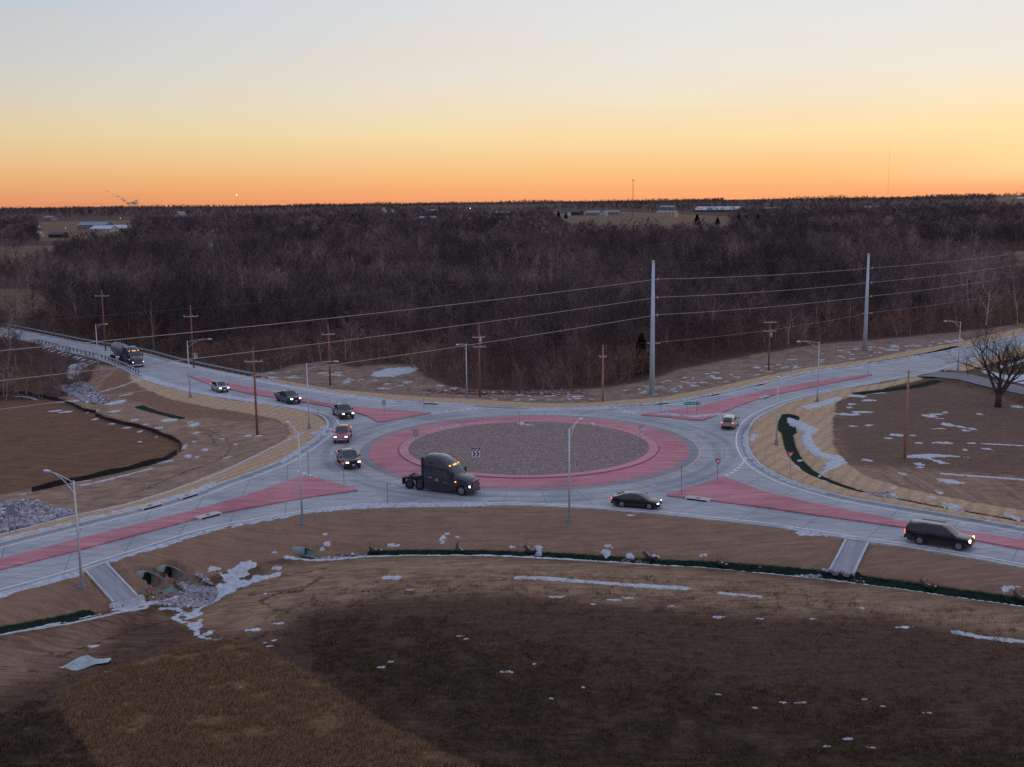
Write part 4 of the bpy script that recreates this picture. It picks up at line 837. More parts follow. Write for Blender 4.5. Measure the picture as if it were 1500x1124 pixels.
def car(name, label, cat, center, ang, sp, body_m, head, rim=V_RIM, roof_m=None, lit_tail=True, grille=V_GRILL, fog=None, group=None):
    root = empty(name, (center[0], center[1], 0), R(ang), label, cat, group)
    hw = sp['w']; wr = sp['r']; ax = [sp['wb'] / 2, -sp['wb'] / 2]; top = sp['top']; x0, x1 = top[0][0], top[-1][0]; bz = sp.get('bz', .24)
    def plan(x):
        e = min((x - x0), (x1 - x)); return hw * (1 - .16 * (1 - smooth_(e / .75)) ** 1.6)
    def smooth_(t): t = max(0, min(1, t)); return t * t * (3 - 2 * t)
    def zb(x):
        z = bz + (.14 if (x - x0) < .25 or (x1 - x) < .25 else 0)
        for a in ax:
            d = abs(x - a); ra = wr * 1.16
            if d < ra: z = max(z, wr * .85 + math.sqrt(max(0, ra * ra - d * d)) * .98 - .0)
        return z
    xs = list(np.arange(x0, x1, .12)) + [x1] + [p[0] for p in top]
    for a in ax: xs += [a + wr * 1.16 * math.cos(q) for q in np.linspace(0, PI, 13)]
    xs = sorted(set(round(float(x), 4) for x in xs if x0 <= x <= x1)); rings = []
    for x in xs:
        w_ = plan(x); zt = lerp_prof(top, x); b = min(zb(x), zt - .10); zm = b + (zt - b) * .45
        half = [(0, b), (w_ * .90, b), (w_ * .985, b + (zt - b) * .10), (w_, zm), (w_ * .985, zt - (zt - b) * .22), (w_ * .955, zt - .035), (w_ * .86, zt), (w_ * .45, zt + .02), (0, zt + .028)]
        rings.append(mirror_ring(x, half))
    mb = MB(); ringmesh(rings, xs, lambda a, b, j, n: 0, [mb]); weld(mb.build('body', body_m, root))
    u = MB(); u.box(((x0 + x1) / 2, 0, bz + .18), (x1 - x0 - .5, hw * 1.55, .3)); u.build('underbody', V_BLACK, root)
    # cabin
    gh = sp['gh']; belt = sp['belt']; g0, g1 = gh[0][0], gh[-1][0]; pil = sp['pillars']
    gx_ = sorted(set([round(float(v), 4) for v in list(np.linspace(g0, g1, 26)) + [p[0] for p in gh] + [q for a in pil for q in (a - .04, a + .04)] if g0 <= v <= g1])); rings = []
    for x in gx_:
        zt = max(lerp_prof(gh, x), belt + .012); hh = zt - belt; wb_ = min(plan(x) * .955, hw * .93); tl = sp.get('tumble', .24)
        wt = wb_ - tl * hh
        half = [(0, belt - .05), (wb_, belt - .05), (wb_ - .01, belt + hh * .06), (wb_ - tl * hh * .82, belt + hh * .84), (wt - .015, zt - hh * .05), (wt - .12, zt + .005), (wt * .5, zt + .03), (0, zt + .04)]
        rings.append(mirror_ring(x, half))
    def cls(a, b, j, n):
        mid = (a + b) / 2; sl = abs(lerp_prof(gh, b) - lerp_prof(gh, a)) / max(b - a, 1e-3); steep = sl > .34
        jj = j if j < 7 else n - 1 - j
        if jj == 2:
            if any(abs(mid - p) < .045 for p in pil): return 1
            if mid > g1 - .12 or mid < g0 + sp.get('cq', .2): return 1
            return 0
        if jj in (5, 6) and steep and (mid > (g0 + g1) / 2 or sp.get('rearglass', True)): return 0
        if jj == 4 and steep: return 1
        return 1
    gl = MB(); rf = MB(); ringmesh(rings, gx_, cls, [gl, rf]); weld(gl.build('window', V_GLASS, root)); weld(rf.build('roof', roof_m or body_m, root))
    # bed
    if sp.get('bed'):
        b0, b1, bzt = sp['bed']; m = MB()
        for s in (1, -1): m.box(((b0 + b1) / 2, s * (hw * .955), (lerp_prof(top, b0 + .3) + bzt) / 2), (b1 - b0, .09, bzt - lerp_prof(top, b0 + .3) + .06))
        m.box((b0 + .05, 0, (lerp_prof(top, b0 + .3) + bzt) / 2), (.09, hw * 1.9, bzt - lerp_prof(top, b0 + .3) + .06)); m.build('bed', body_m, root)
        m = MB(); m.box(((b0 + b1) / 2, 0, lerp_prof(top, b0 + .3) + .04), (b1 - b0 - .12, hw * 1.78, .02)); m.build('bed_floor', V_BLACK, root)
    for a in ax:
        for s in (1, -1): wheel(root, a, s * (hw - .13), wr, .24, rim, s)
    zf = lerp_prof(top, x1 - .12)
    hl = sp['hl']
    for s in (1, -1):
        m = MB(); m.box((x1 - .10, s * hw * .70, hl), (.14, .30, sp.get('hh', .15) * .85)); m.build('headlight', head, root)
        m = MB(); m.box((x0 + .05, s * hw * .80, sp['tlz']), (.10, .26 if not sp.get('tall_tl') else .14, .16 if not sp.get('tall_tl') else .40)); m.build('tail_light', V_TL if lit_tail else V_TLO, root)
        m = MB(); mx = sp['mirror']; m.box((mx, s * (hw + .12), belt + .14), (.12, .22, .18)); m.build('mirror', V_BLACK, root)
        if fog: m = MB(); m.box((x1 - .06, s * hw * .70, hl - .33), (.10, .16, .10)); m.build('fog_light', fog, root)
        for hx in sp['handles']: m = MB(); m.box((hx, s * (hw * .995), belt - .12), (.16, .03, .03)); m.build('door_handle', V_BLACK if grille is V_GRILL else V_CHROME, root)
    m = MB(); m.box((x1 - .03, 0, hl - .02), (.08, hw * 1.0, sp.get('gr', .22)))
    m.build('grille', grille, root)
    m = MB(); m.box((x1 - .04, 0, bz + .22), (.16, hw * 1.62, .16)); m.build('bumper', V_CHROME if sp.get('chrome') else V_BLACK, root)
    m = MB(); m.box((x0 + .03, 0, bz + .22), (.12, hw * 1.62, .18)); m.build('bumper', V_CHROME if sp.get('chrome') else V_BLACK, root)
    m = MB(); m.box((x1 + .045, 0, bz + .24), (.02, .32, .14)); m.build('number_plate', V_PLATE, root)
    if sp.get('rails'):
        m = MB()
        for s in (1, -1): m.tube([(-1.9, s * hw * .66, lerp_prof(gh, -1.9) + .07), (.2, s * hw * .66, lerp_prof(gh, .2) + .07)], .025, 5)
        m.build('roof_rail', V_BLACK, root)
    return root
SEDAN = dict(w=.93, r=.34, wb=2.83, top=[(-2.53, .78), (-2.47, .98), (-2.2, 1.03), (-1.6, 1.0), (-.9, .95), (.9, .94), (1.25, .92), (2.0, .80), (2.28, .68), (2.37, .55)], belt=.92, gh=[(-2.15, 1.03), (-1.35, 1.34), (-.7, 1.44), (-.1, 1.46), (.35, 1.40), (1.3, .94)], pillars=[-.35, .62], hl=.63, tlz=.86, mirror=.72, handles=[.2, -.75], hh=.09, gr=.16, bz=.17, cq=.75, tumble=.32)
BIGSUV = dict(w=1.0, r=.40, wb=3.30, top=[(-3.05, .95), (-3.02, 1.16), (-2.9, 1.2), (1.1, 1.2), (1.4, 1.22), (2.2, 1.14), (2.52, 1.02), (2.62, .70)], belt=1.16, gh=[(-3.0, 1.2), (-2.86, 1.70), (-2.6, 1.88), (-1.5, 1.93), (.1, 1.93), (.5, 1.86), (1.38, 1.22)], pillars=[-1.62, -.45, .62], hl=.93, tlz=1.02, mirror=1.0, handles=[.15, -.95], tall_tl=True, hh=.26, gr=.28, bz=.30, cq=.1, tumble=.2, rails=True)
CROSS = dict(w=.92, r=.35, wb=2.70, top=[(-2.3, .80), (-2.27, 1.02), (-2.15, 1.05), (1.0, 1.02), (1.3, 1.03), (2.0, .93), (2.2, .80), (2.27, .60)], belt=1.0, gh=[(-2.25, 1.03), (-2.05, 1.42), (-1.7, 1.60), (-.8, 1.66), (.0, 1.66), (.4, 1.60), (1.3, 1.03)], pillars=[-1.2, -.2, .65], hl=.80, tlz=1.0, mirror=.85, handles=[.25, -.7], hh=.13, gr=.22, bz=.24, cq=.25)
PICK = dict(w=.99, r=.41, wb=3.65, top=[(-3.08, .84), (-1.02, .84), (-.98, 1.16), (1.1, 1.19), (1.4, 1.21), (2.35, 1.14), (2.66, 1.0), (2.75, .72)], belt=1.16, gh=[(-1.0, 1.17), (-.93, 1.70), (-.7, 1.88), (.1, 1.92), (.5, 1.86), (1.42, 1.20)], pillars=[.02, .72], hl=.93, tlz=.98, mirror=1.05, handles=[.35, -.6], bed=(-3.08, -1.0, 1.20), tall_tl=True, hh=.17, gr=.34, bz=.38, cq=.12, tumble=.2)
REDP = dict(PICK); REDP['chrome'] = True
P_BLK = paint('black_paint', (.004, .005, .008)); P_CHAR = paint('charcoal_paint', (.016, .017, .022)); P_DGRN = paint('black_green_paint', (.003, .006, .006)); P_SIL = paint('silver_paint', (.36, .38, .42), .3, .5); P_RED = paint('red_paint', (.38, .018, .03)); P_DBLU = paint('dark_blue_grey_paint', (.010, .020, .038)); P_TAN = paint('champagne_paint', (.42, .36, .30), .3, .5)
def frame_from_side(a, b, w2, ang=None):
    A = np.array(P(*a)); B = np.array(P(*b)); m = (A + B) / 2
    g = math.degrees(math.atan2(*(B - A)[::-1])) if ang is None else ang; n = np.array([-math.sin(R(g)), math.cos(R(g))]); return m + n * w2, g
def frame_from_axle(a, b, ang, wb):
    m = (np.array(P(*a)) + np.array(P(*b))) / 2; return m - np.array([math.cos(R(ang)), math.sin(R(ang))]) * wb / 2
gq = 'cars and pickups queuing through the roundabout'
c_, g_ = frame_from_side((911.2, 743.3), (950.4, 746.6), .82); car('sedan', 'shiny black sedan with silver wheels leaving the roundabout in the near lane', 'car', c_, g_, SEDAN, P_BLK, V_HC, group=gq)
c_, g_ = frame_from_side((1347.3, 797.6), (1403.6, 807.2), .88, -34); car('large_suv', 'long black SUV with roof rails driving off at the right edge', 'SUV', c_, g_, BIGSUV, P_DGRN, V_HW, V_RIM, group=gq)
car('pickup_truck', 'dark charcoal pickup with white headlights beside the far left red median', 'pickup truck', frame_from_axle((422, 592.5), (438.5, 591), -53, 3.65), -53, PICK, P_CHAR, V_HC, V_DRIM, group=gq, fog=V_HC)
car('pickup_truck', 'grey black pickup with four warm front lights ahead of the red pickup', 'pickup truck', frame_from_axle((499.5, 614), (516.4, 613.6), -66, 3.65), -66, PICK, P_CHAR, V_HW, V_DRIM, group=gq, fog=V_HF)
car('pickup_truck', 'red pickup truck with chrome bumper heading towards the viewer', 'pickup truck', frame_from_axle((491.2, 648.6), (509.4, 648.4), -87, 3.65), -87, REDP, P_RED, V_HW, V_RIM, grille=V_CHROME, group=gq)
car('pickup_truck', 'dark blue grey pickup behind the yield sign with warm headlights', 'pickup truck', frame_from_axle((505.2, 687.2), (526, 685.4), -70, 3.65), -70, PICK, P_DBLU, V_HW, V_DRIM, group=gq)
car('compact_suv', 'small silver SUV with white headlights on the far left road', 'SUV', frame_from_axle((320, 575.2), (333, 573.9), -57, 2.7), -57, CROSS, P_SIL, V_HC, group=gq)
tanc = np.array(P(1066.7, 628.4)) + np.array([math.cos(R(70)), math.sin(R(70))]) * 1.35
car('compact_suv', 'champagne SUV seen from behind with red tail lights lit', 'SUV', tanc, 70, CROSS, P_TAN, V_LENS, group=gq)
bpy.data.objects['compact_suv.001'].location.z = 0

def semi(name, label, cat, c, ang, m_, head, tall=True, chrome=False, trailer=False):
    root = empty(name, (c[0], c[1], 0), R(ang), label, cat)
    top = [(-4.55, 3.82), (-4.5, 3.88), (-4.0, 3.96), (-3.3, 3.94), (-2.6, 3.76), (-2.0, 3.46), (-1.5, 3.05), (-1.28, 2.82)] if tall else [(-4.55, 3.45), (-4.4, 3.6), (-3.4, 3.66), (-2.6, 3.55), (-2.0, 3.25), (-1.5, 2.95), (-1.28, 2.78)]
    hood = [(-1.28, 2.82 if tall else 2.78), (-.62, 2.08), (.2, 1.92), (.75, 1.74), (1.02, 1.50), (1.12, 1.15)]
    prof = top + hood[1:]
    def w_of(x): return 1.24 if x < -1.2 else float(np.interp(x, [-1.2, -.6, .5, 1.0, 1.12], [1.22, 1.16, 1.08, .98, .88]))
    ra = .62; xs = sorted(set(round(float(v), 3) for v in list(np.arange(-4.55, 1.1, .13)) + [p[0] for p in prof] + [-.62 - .0, -1.28, -1.3, -.6] + [ra * math.cos(q) for q in np.linspace(0, PI, 13)])); rings = []
    for x in xs:
        w_ = w_of(x); zt = lerp_prof(prof, x); b = .42
        if abs(x) < ra: b = max(b, .50 + math.sqrt(ra * ra - x * x) * .95)
        b = min(b, zt - .2)
        up_ = max(0, zt - 2.2); rk = .10 * up_
        if x < -1.28: half = [(0, b), (w_ * .96, b), (w_, b + .15), (w_, 1.9), (w_ * .995, 2.3), (w_ - rk * .8, zt - .42), (w_ - rk - .10, zt - .14), (w_ * .6, zt), (0, zt + .03)]
        else:
            zs = b + (zt - b) * .78; half = [(0, b), (w_ * .94, b), (w_, b + .12), (w_, b + (zt - b) * .4), (w_ * .98, zs - .04), (w_ * .84, zt - .10), (w_ * .66, zt - .02), (w_ * .4, zt + .01), (0, zt + .03)]
        rings.append(mirror_ring(x, half))
    def cls(a, b, j, n):
        mid = (a + b) / 2; jj = j if j < 8 else n - 1 - j
        if -1.27 < mid < -.64 and jj in (5, 6, 7): return 1
        return 0
    bd = MB(); gl = MB(); ringmesh(rings, xs, cls, [bd, gl]); body = weld(bd.build('cab_body', m_, root)); weld(gl.build('windshield', V_GLASS, root))
    m = MB()
    for s in (1, -1): m.add([(-2.35, s * 1.252, 1.75), (-1.30, s * 1.252, 1.62), (-1.25, s * 1.245, 2.20), (-1.55, s * 1.240, 2.62), (-2.30, s * 1.238, 2.68), (-2.38, s * 1.25, 2.5)], [(0, 1, 2, 3, 4, 5) if s < 0 else (5, 4, 3, 2, 1, 0)])
    m.build('side_window', V_GLASS, root)
    m = MB()
    for s in (1, -1):
        m.add([(-4.0, s * 1.252, 2.05), (-3.6, s * 1.252, 2.05), (-3.6, s * 1.248, 2.45), (-4.0, s * 1.248, 2.45)], [(0, 1, 2, 3) if s < 0 else (3, 2, 1, 0)])
        m.add([(-4.1, s * 1.21, 3.05), (-3.55, s * 1.20, 3.15), (-3.5, s * 1.195, 3.32), (-4.1, s * 1.20, 3.28)], [(0, 1, 2, 3) if s < 0 else (3, 2, 1, 0)])
    m.build('sleeper_window', V_GLASS, root)
    for s in (1, -1):
        m = MB(); m.box((-2.9, s * 1.10, .55), (3.1, .26, .55)); m.build('side_skirt', m_, root)
        m = MB(); m.box((.86, s * .90, 1.02), (.30, .20, .20)); m.build('headlight', head, root)
        m = MB(); m.box((-.95, s * 1.45, 2.15), (.14, .22, .62)); m.tube([(-1.2, s * 1.2, 2.4), (-.95, s * 1.45, 2.4)], .025, 5); m.build('mirror', V_BLACK, root)
        m = MB(); m.box((-4.72, s * 1.20, 2.6), (.36, .04, 2.2)); m.build('side_fairing', V_BLACK, root)
    for s in (1, -1): m = MB(); m.tube([(-.75, s * 1.14, 1.42), (-.60, s * 1.19, 1.42)], .07, 8); m.build('marker_light', V_AMB, root)
    for yy in (-.85, -.22, 0, .22, .85): m = MB(); m.box((-1.42 if abs(yy) < .5 else -1.50, yy, 3.02 if tall else 2.94), (.16, .17, .10)); m.build('marker_light', V_AMB, root)
    m = MB(); m.box((1.10, 0, 1.20), (.10, 1.25, .72)); g = m.build('grille', V_GRILL, root)
    m = MB()
    for zz in np.linspace(.92, 1.5, 6): m.box((1.16, 0, zz), (.03, 1.15 - abs(zz - 1.2) * .2, .035))
    m.box((1.155, .62, 1.2), (.04, .05, .74)); m.box((1.155, -.62, 1.2), (.04, .05, .74)); m.box((1.155, 0, 1.58), (.04, 1.28, .05)); m.build('grille_bar', V_CHROME, g)
    m = MB(); m.prism([(.75, -1.2), (1.15, -1.05), (1.30, -.6), (1.32, .6), (1.15, 1.05), (.75, 1.2)], .38, .74); m.build('bumper', V_CHROME if chrome else m_, root)
    # chassis
    m = MB()
    for s in (1, -1): m.box((-5.9, s * .42, .98), (3.3, .12, .28))
    for xx in (-5.0, -6.0, -7.2): m.box((xx, 0, .98), (.12, .8, .22))
    m.box((-4.75, 0, 1.2), (.3, 1.6, .9)); m.build('chassis', V_BLACK, root)
    m = MB(); m.prism([(-6.3 + .5 * math.cos(a), .5 * math.sin(a)) for a in np.linspace(0, 2 * PI, 14)[:-1]], 1.14, 1.24); m.build('fifth_wheel', V_BLACK, root)
    m = MB(); m.tube([(-5.0, .5, 1.2), (-4.9, .6, 2.2)], .09, 8); m.tube([(-4.72, -.6, 1.5), (-5.1, -.3, 1.9), (-5.3, 0, 1.3)], .03, 5); m.build('air_line', V_CHROME, root)
    for xx in (-5.25, -6.55):
        for s in (1, -1): wheel(root, xx, s * .98, .51, .52, V_DRIM, s)
    for s in (1, -1): wheel(root, 0, s * 1.05, .51, .30, V_RIM, s)
    for s in (1, -1): m = MB(); m.box((-7.35, s * .95, .80), (.05, .6, .75)); m.box((-7.15, s * .95, 1.18), (.45, .6, .04)); m.build('mud_flap', V_BLACK, root)
    if not trailer and tall:
        for s in (1, -1):
            m = MB(); m.box((-2.95, s * 1.255, 1.42), (.42, .02, .30)); m.build('door_logo', mat('gold_emblem', (.45, .25, .06), .5), root)
            m = MB(); m.box((-3.8, s * 1.255, 1.62), (.5, .02, .08)); m.box((-1.9, s * 1.255, 1.22), (.6, .02, .05)); m.build('badge', V_CHROME, root)
    if trailer:
        t_ = empty('tanker_trailer', (0, 0, 0), 0, 'silver tank trailer coupled behind the dark blue semi tractor', 'tank trailer'); t_.location = (c[0], c[1], 0); t_.rotation_euler = (0, 0, R(ang))
        m = MB(); n = 24; pts = [(-5.4, .55), (-5.5, .95), (-5.7, 1.12), (-9.5, 1.16), (-13.6, 1.12), (-13.8, .95), (-13.9, .55)]
        m.tube([(p_[0], 0, 2.35) for p_ in pts], [p_[1] for p_ in pts], n); tk = m.build('tank', mat('brushed_silver', (.20, .205, .225), .5, .4), t_, True)
        m = MB()
        for xx in np.linspace(-6.4, -13, 7): m.tube([(xx - .03, 0, 2.35), (xx + .03, 0, 2.35)], 1.185, n, False)
        m.box((-9.6, 0, 3.5), (6, .5, .06)); m.tube([(-8.9, 0, 3.45), (-8.9, 0, 3.68)], .28, 12); m.tube([(-10.6, 0, 3.45), (-10.6, 0, 3.68)], .28, 12); m.build('tank_rib', V_CHROME, tk)
        m = MB()
        for s in (1, -1): m.box((-9.8, s * .45, 1.12), (8.2, .14, .22)); m.tube([(-7.6, s * .9, .1), (-7.6, s * .9, 1.2)], .06, 6)
        m.box((-10, 1.1, .95), (1.6, .3, .5)); m.build('frame', V_BLACK, t_)
        for xx in (-12.2, -13.4):
            for s in (1, -1): wheel(t_, xx, s * .95, .5, .5, V_DRIM, s)
        for s in (1, -1): m = MB(); m.box((-8.2, s * 1.0, 1.15), (.1, .05, .1)); m.build('marker_light', V_AMB, t_)
        m = MB(); m.box((-14.1, 0, .65), (.1, 2.2, .15)); m.build('bumper', V_BLACK, t_)
    return root
P_SEMI = paint('dark_grey_semi_paint', (.030, .032, .044), .28); P_SEMB = paint('dark_teal_blue_paint', (.012, .035, .055), .3)
A_ = np.array(P(620, 717.4)); B_ = np.array(P(676.3, 726)); ang_ = -28
fr = B_ + np.array([-math.sin(R(ang_)), math.cos(R(ang_))]) * 1.05
semi('semi_tractor', 'dark grey bobtail semi tractor with rounded sleeper roof circling the roundabout', 'semi truck', fr, ang_, P_SEMI, V_HC)
fa = (np.array(P(194.5, 539.2)) + np.array(P(212, 537.7))) / 2; fa = fa - np.array([math.cos(R(-55)), math.sin(R(-55))]) * 1.1
semi('semi_tractor', 'dark blue semi tractor with chrome grille pulling the tank trailer', 'semi truck', fa, -55, P_SEMB, V_HC, tall=False, chrome=True, trailer=True)
# ------------------------------------------------------------------ street lamps
M_STEEL = mat('galvanised_steel', alb(150, 156, 172), .45, .3, nscale=3, namp=.1); M_BASE = mat('cast_base', alb(96, 100, 116), .7); M_LENS = mat('lamp_lens', (.6, .6, .6), .3)
def lamp(base, joint_v, lum, label, h=9.0, arm=None):
    x, y = G(*base, full=True); zg = gz(x, y)
    root = empty('street_lamp', (x, y, zg), 0, label, 'street lamp', 'street lamps around the roundabout')
    ztop = h
    if arm is None:
        lx, ly = P(lum[0], lum[1], zg + ztop + .55); d = np.array([lx - x, ly - y]); L = np.linalg.norm(d); L2 = float(np.clip(L, 2.6, 4.4)); d = d / L * L2
    else: d = np.array(arm, float)
    m = MB(); m.tube([(0, 0, -.15), (0, 0, .12)], .34, 12); m.tube([(0, 0, .12), (0, 0, .62), (0, 0, .72)], [.21, .17, .12], 8); m.build('base', M_BASE, root)
    m = MB(); m.tube([(0, 0, .6), (0, 0, 4), (0, 0, ztop + .15)], [.115, .095, .065], 8); m.build('pole', M_STEEL, root, True)
    m = MB(); n = 7
    up_ = [(d[0] * t_, d[1] * t_, ztop - .05 + .60 * math.sin(t_ * PI / 2)) for t_ in np.linspace(0, 1, n)]; lo_ = [(d[0] * t_, d[1] * t_, ztop - 1.0 + 1.55 * math.sin(t_ * PI / 2)**.9) for t_ in np.linspace(0, .86, n)]
    m.tube(up_, .035, 6); m.tube(lo_, .035, 6)
    m.tube([up_[2], lo_[2]], .018, 5); m.build('arm', M_STEEL, root, True)
    u = d / np.linalg.norm(d); a = math.atan2(u[1], u[0]); e = up_[-1]
    m = MB(); m.prism([(e[0] + math.cos(a) * q - math.sin(a) * s, e[1] + math.sin(a) * q + math.cos(a) * s) for q, s in [(-.1, -.08), (.15, -.17), (.5, -.18), (.62, -.1), (.62, .1), (.5, .18), (.15, .17), (-.1, .08)]], e[2] - .05, e[2] + .09)
    hd = m.build('lamp_head', M_STEEL, root)
    m = MB(); m.box((e[0] + math.cos(a) * .33, e[1] + math.sin(a) * .33, e[2] - .065), (.34, .24, .03), a); m.build('lens', M_LENS, hd)
lamp((145, 546), 485, (172, 478), 'street lamp with arm over the far left road beside the guardrail and tank truck')
lamp((279, 582), 505, (305, 497), 'street lamp on the snowy verge just left of the silver SUV')
lamp((453, 628), 536, (495.5, 530), 'street lamp on the straw verge behind the left pickups, arm pointing right')
lamp((443, 768), 641, (423.3, 620.4), 'street lamp standing on the near bank left of the semi tractor')
lamp((120, 860), 707, (72, 691), 'street lamp beside the concrete flume at bottom left', h=8.9)
lamp((834, 762), 634, (849, 615), 'street lamp on the near bank in front of the gravel island')
lamp((684, 582), 509, (664, 508), 'street lamp beyond the gravel island beside a brown pole', h=8.6)
lamp((1197, 588), 508, (1163, 501.5), 'street lamp on the tan verge at the snowy bend right of the median')
lamp((1403, 545), 478, (1375, 472), 'street lamp at the side road junction near the big bare tree', h=8.8)
lamp((1137, 652), 552, (1136, 545), 'street lamp inside the right curve beside the green matting', h=8.6, arm=(-.6, -2.6))

# ------------------------------------------------------------------ wooden utility poles, steel poles and wires
M_WOOD = mat('weathered_wood_pole', alb(106, 72, 62), .85, nscale=1.2, namp=.25); M_WOODG = mat('grey_wood_pole', alb(128, 96, 84), .85, nscale=1.2, namp=.2); M_ARM = mat('grey_crossarm', alb(140, 136, 140), .8); M_INS = mat('insulator', alb(150, 150, 158), .4); M_SPOLE = mat('pale_blue_steel', alb(142, 156, 176), .5, .2, nscale=.6, namp=.08)
def wpole(px, topv, arms, label, m_=M_WOOD, ang=0.1, lean=(0, 0)):
    x, y = G(*px, full=True); zg = gz(x, y); h = 3
    def pv(hh): 
        c, s = math.cos(TH), math.sin(TH); zc = y * c - (zg + hh - H) * s; V = (-(zg + hh - H) * c - y * s) / zc * F; U = x / zc * F; return 562 - U * math.sin(RHO) + V * math.cos(RHO)
    while pv(h) > topv and h < 40: h += .05
    root = empty('utility_pole', (x, y, zg), 0, label, 'utility pole', 'wooden utility poles')
    m = MB(); m.tube([(0, 0, -.3), (lean[0] * .5, lean[1] * .5, h * .5), (lean[0], lean[1], h)], [.17, .145, .11], 8); m.build('pole', m_, root, True); tips = []
    for av, L in arms:
        z_ = 3
        while pv(z_) > av and z_ < 40: z_ += .05
        m = MB(); dx, dy = math.cos(ang), math.sin(ang); lx, ly = lean[0] * z_ / h, lean[1] * z_ / h
        m.box((lx, ly - .12, z_), (L, .11, .13), ang); cr = m.build('crossarm', M_ARM, root)
        for s in (-.47, 0.47, .15):
            m = MB(); p_ = (lx + dx * L * s, ly - .12 + dy * L * s); m.tube([(p_[0], p_[1], z_ + .06), (p_[0], p_[1], z_ + .16), (p_[0], p_[1], z_ + .26)], [.03, .06, .03], 6); m.build('insulator', M_INS, cr); tips.append((x + p_[0], y + p_[1], zg + z_ + .24))
    if len(arms) > 1: m = MB(); m.tube([(.22, -.1, h - 2.9), (.22, -.1, h - 2.1)], .2, 10); m.build('transformer', M_ARM, root, True)
    return dict(x=x, y=y, z=zg, h=h, tips=tips, top=(x, y, zg + h))
wp = {}
wp[6] = wpole((155, 515), 425, [(434, 2.8)], 'wooden utility pole rising from the dark trees behind the far left road')
wp[5] = wpole((284, 540), 448, [(464, 2.6)], 'wooden utility pole behind the guardrail and the small white sign')
wp[4] = wpole((377, 637), 508, [(530, 2.4)], 'tall orange brown utility pole standing on the bare soil inside the left curve')
wp[3] = wpole((484, 565), 476, [(490, 2.1)], 'wooden utility pole with one crossarm at the wood edge above the dark pickups')
wp[2] = wpole((703, 582), 476, [(494.5, 2.0), (508.5, 2.0)], 'reddish utility pole with two crossarms beside the lamp behind the island')
wp[1] = wpole((883, 588), 506, [(523, 1.1)], 'short pale utility pole just left of the big steel pole', M_WOODG)
wp[7] = wpole((1126, 543), 471, [(472.5, 2.3), (485.5, 2.3)], 'utility pole with two crossarms between the two steel poles')
wp[8] = wpole((1325, 672), 543, [], 'bare wooden pole without crossarm on the right hand field', M_WOODG)
wp[9] = wpole((26, 570), 522, [], 'short bare pole in front of the dark trees at the left edge')
def spole(px, h, label, arm_z):
    x, y = G(*px, full=True); zg = gz(x, y); root = empty('steel_pole', (x, y, zg), 0, label, 'transmission pole', 'steel transmission poles')
    m = MB(); m.tube([(0, 0, -.2), (0, 0, h * .5), (0, 0, h)], [.46, .34, .20], 12); m.build('pole', M_SPOLE, root, True)
    m = MB(); m.tube([(0, 0, h), (0, 0, h + .12)], .24, 12); m.build('cap', M_SPOLE, root)
    u = np.array([.72, -.69])
    for z_ in (h - 2.9, h - 5.8, h - 8.6):
        m = MB(); m.tube([(0, 0, z_), (u[0] * .9, u[1] * .9, z_ + .05)], .05, 6); m.tube([(u[0] * .9, u[1] * .9, z_ - .1), (u[0] * .9, u[1] * .9, z_ + .3)], .08, 6); m.build('insulator', M_INS, root)
    m = MB(); m.box((.15, -.25, arm_z), (2.1, .12, .14), -.1); m.build('crossarm', M_ARM, root)
    return dict(x=x, y=y, z=zg, h=h, u=u)
S1 = spole((955, 577), 21.4, 'tall pale steel transmission pole at the wood edge, centre right', 8.3)
S2 = spole((1266.5, 513), 19.6, 'tall pale steel transmission pole further right beyond the road', 7.6)
dv_ = np.array([S2['x'] - S1['x'], S2['y'] - S1['y']])
L0 = np.array([S1['x'], S1['y']]) - dv_ * 2.1; R0 = np.array([S2['x'], S2['y']]) + dv_ * 1.6
zL = gz(*L0); zR = gz(*R0)
for q, lab in ((L0, 'steel transmission pole beyond the left edge of the view'), (R0, 'steel transmission pole beyond the right edge of the view')):
    rt_ = empty('steel_pole', (q[0], q[1], gz(*q)), 0, lab, 'transmission pole', 'steel transmission poles'); m = MB(); m.tube([(0, 0, -.2), (0, 0, 10), (0, 0, 21)], [.46, .34, .2], 10); m.build('pole', M_SPOLE, rt_, True)
M_WIRE = mat('bare_wire', alb(146, 128, 134), .6); M_WIRED = mat('thin_dark_wire', alb(74, 64, 70), .7)
def sag(a, b, s, n=18):
    a = np.array(a, float); b = np.array(b, float); return [tuple(a * (1 - t_) + b * t_ - np.array([0, 0, s * 4 * t_ * (1 - t_)])) for t_ in np.linspace(0, 1, n)]
def wire(pts, r, label, m_=M_WIRE, cat='power line', group='power line wires'):
    m = MB(); m.tube(pts, r, 5, False); o = m.build('power_line', m_, None, True); tag(o, label, cat, group); return o
u_ = S1['u']
def cnd(dz, off): 
    a = (L0[0] + u_[0] * off, L0[1] + u_[1] * off, zL + 21.4 - dz); b = (S1['x'] + u_[0] * off, S1['y'] + u_[1] * off, S1['z'] + S1['h'] - dz); c = (S2['x'] + u_[0] * off, S2['y'] + u_[1] * off, S2['z'] + S2['h'] - dz); d = (R0[0] + u_[0] * off, R0[1] + u_[1] * off, zR + 20.5 - dz)
    return sag(a, b, .9, 30) + sag(b, c, .35, 12)[1:] + sag(c, d, .7, 14)[1:]
wire(cnd(.25, .15), .014, 'very thin shield wire along the tops of the steel poles', M_WIRED)
wire(cnd(2.8, .9), .036, 'upper of the three pale conductors strung between the steel poles'); wire(cnd(5.7, .9), .036, 'middle of the three pale conductors strung between the steel poles'); wire(cnd(8.5, .9), .036, 'lowest of the three pale conductors strung between the steel poles')
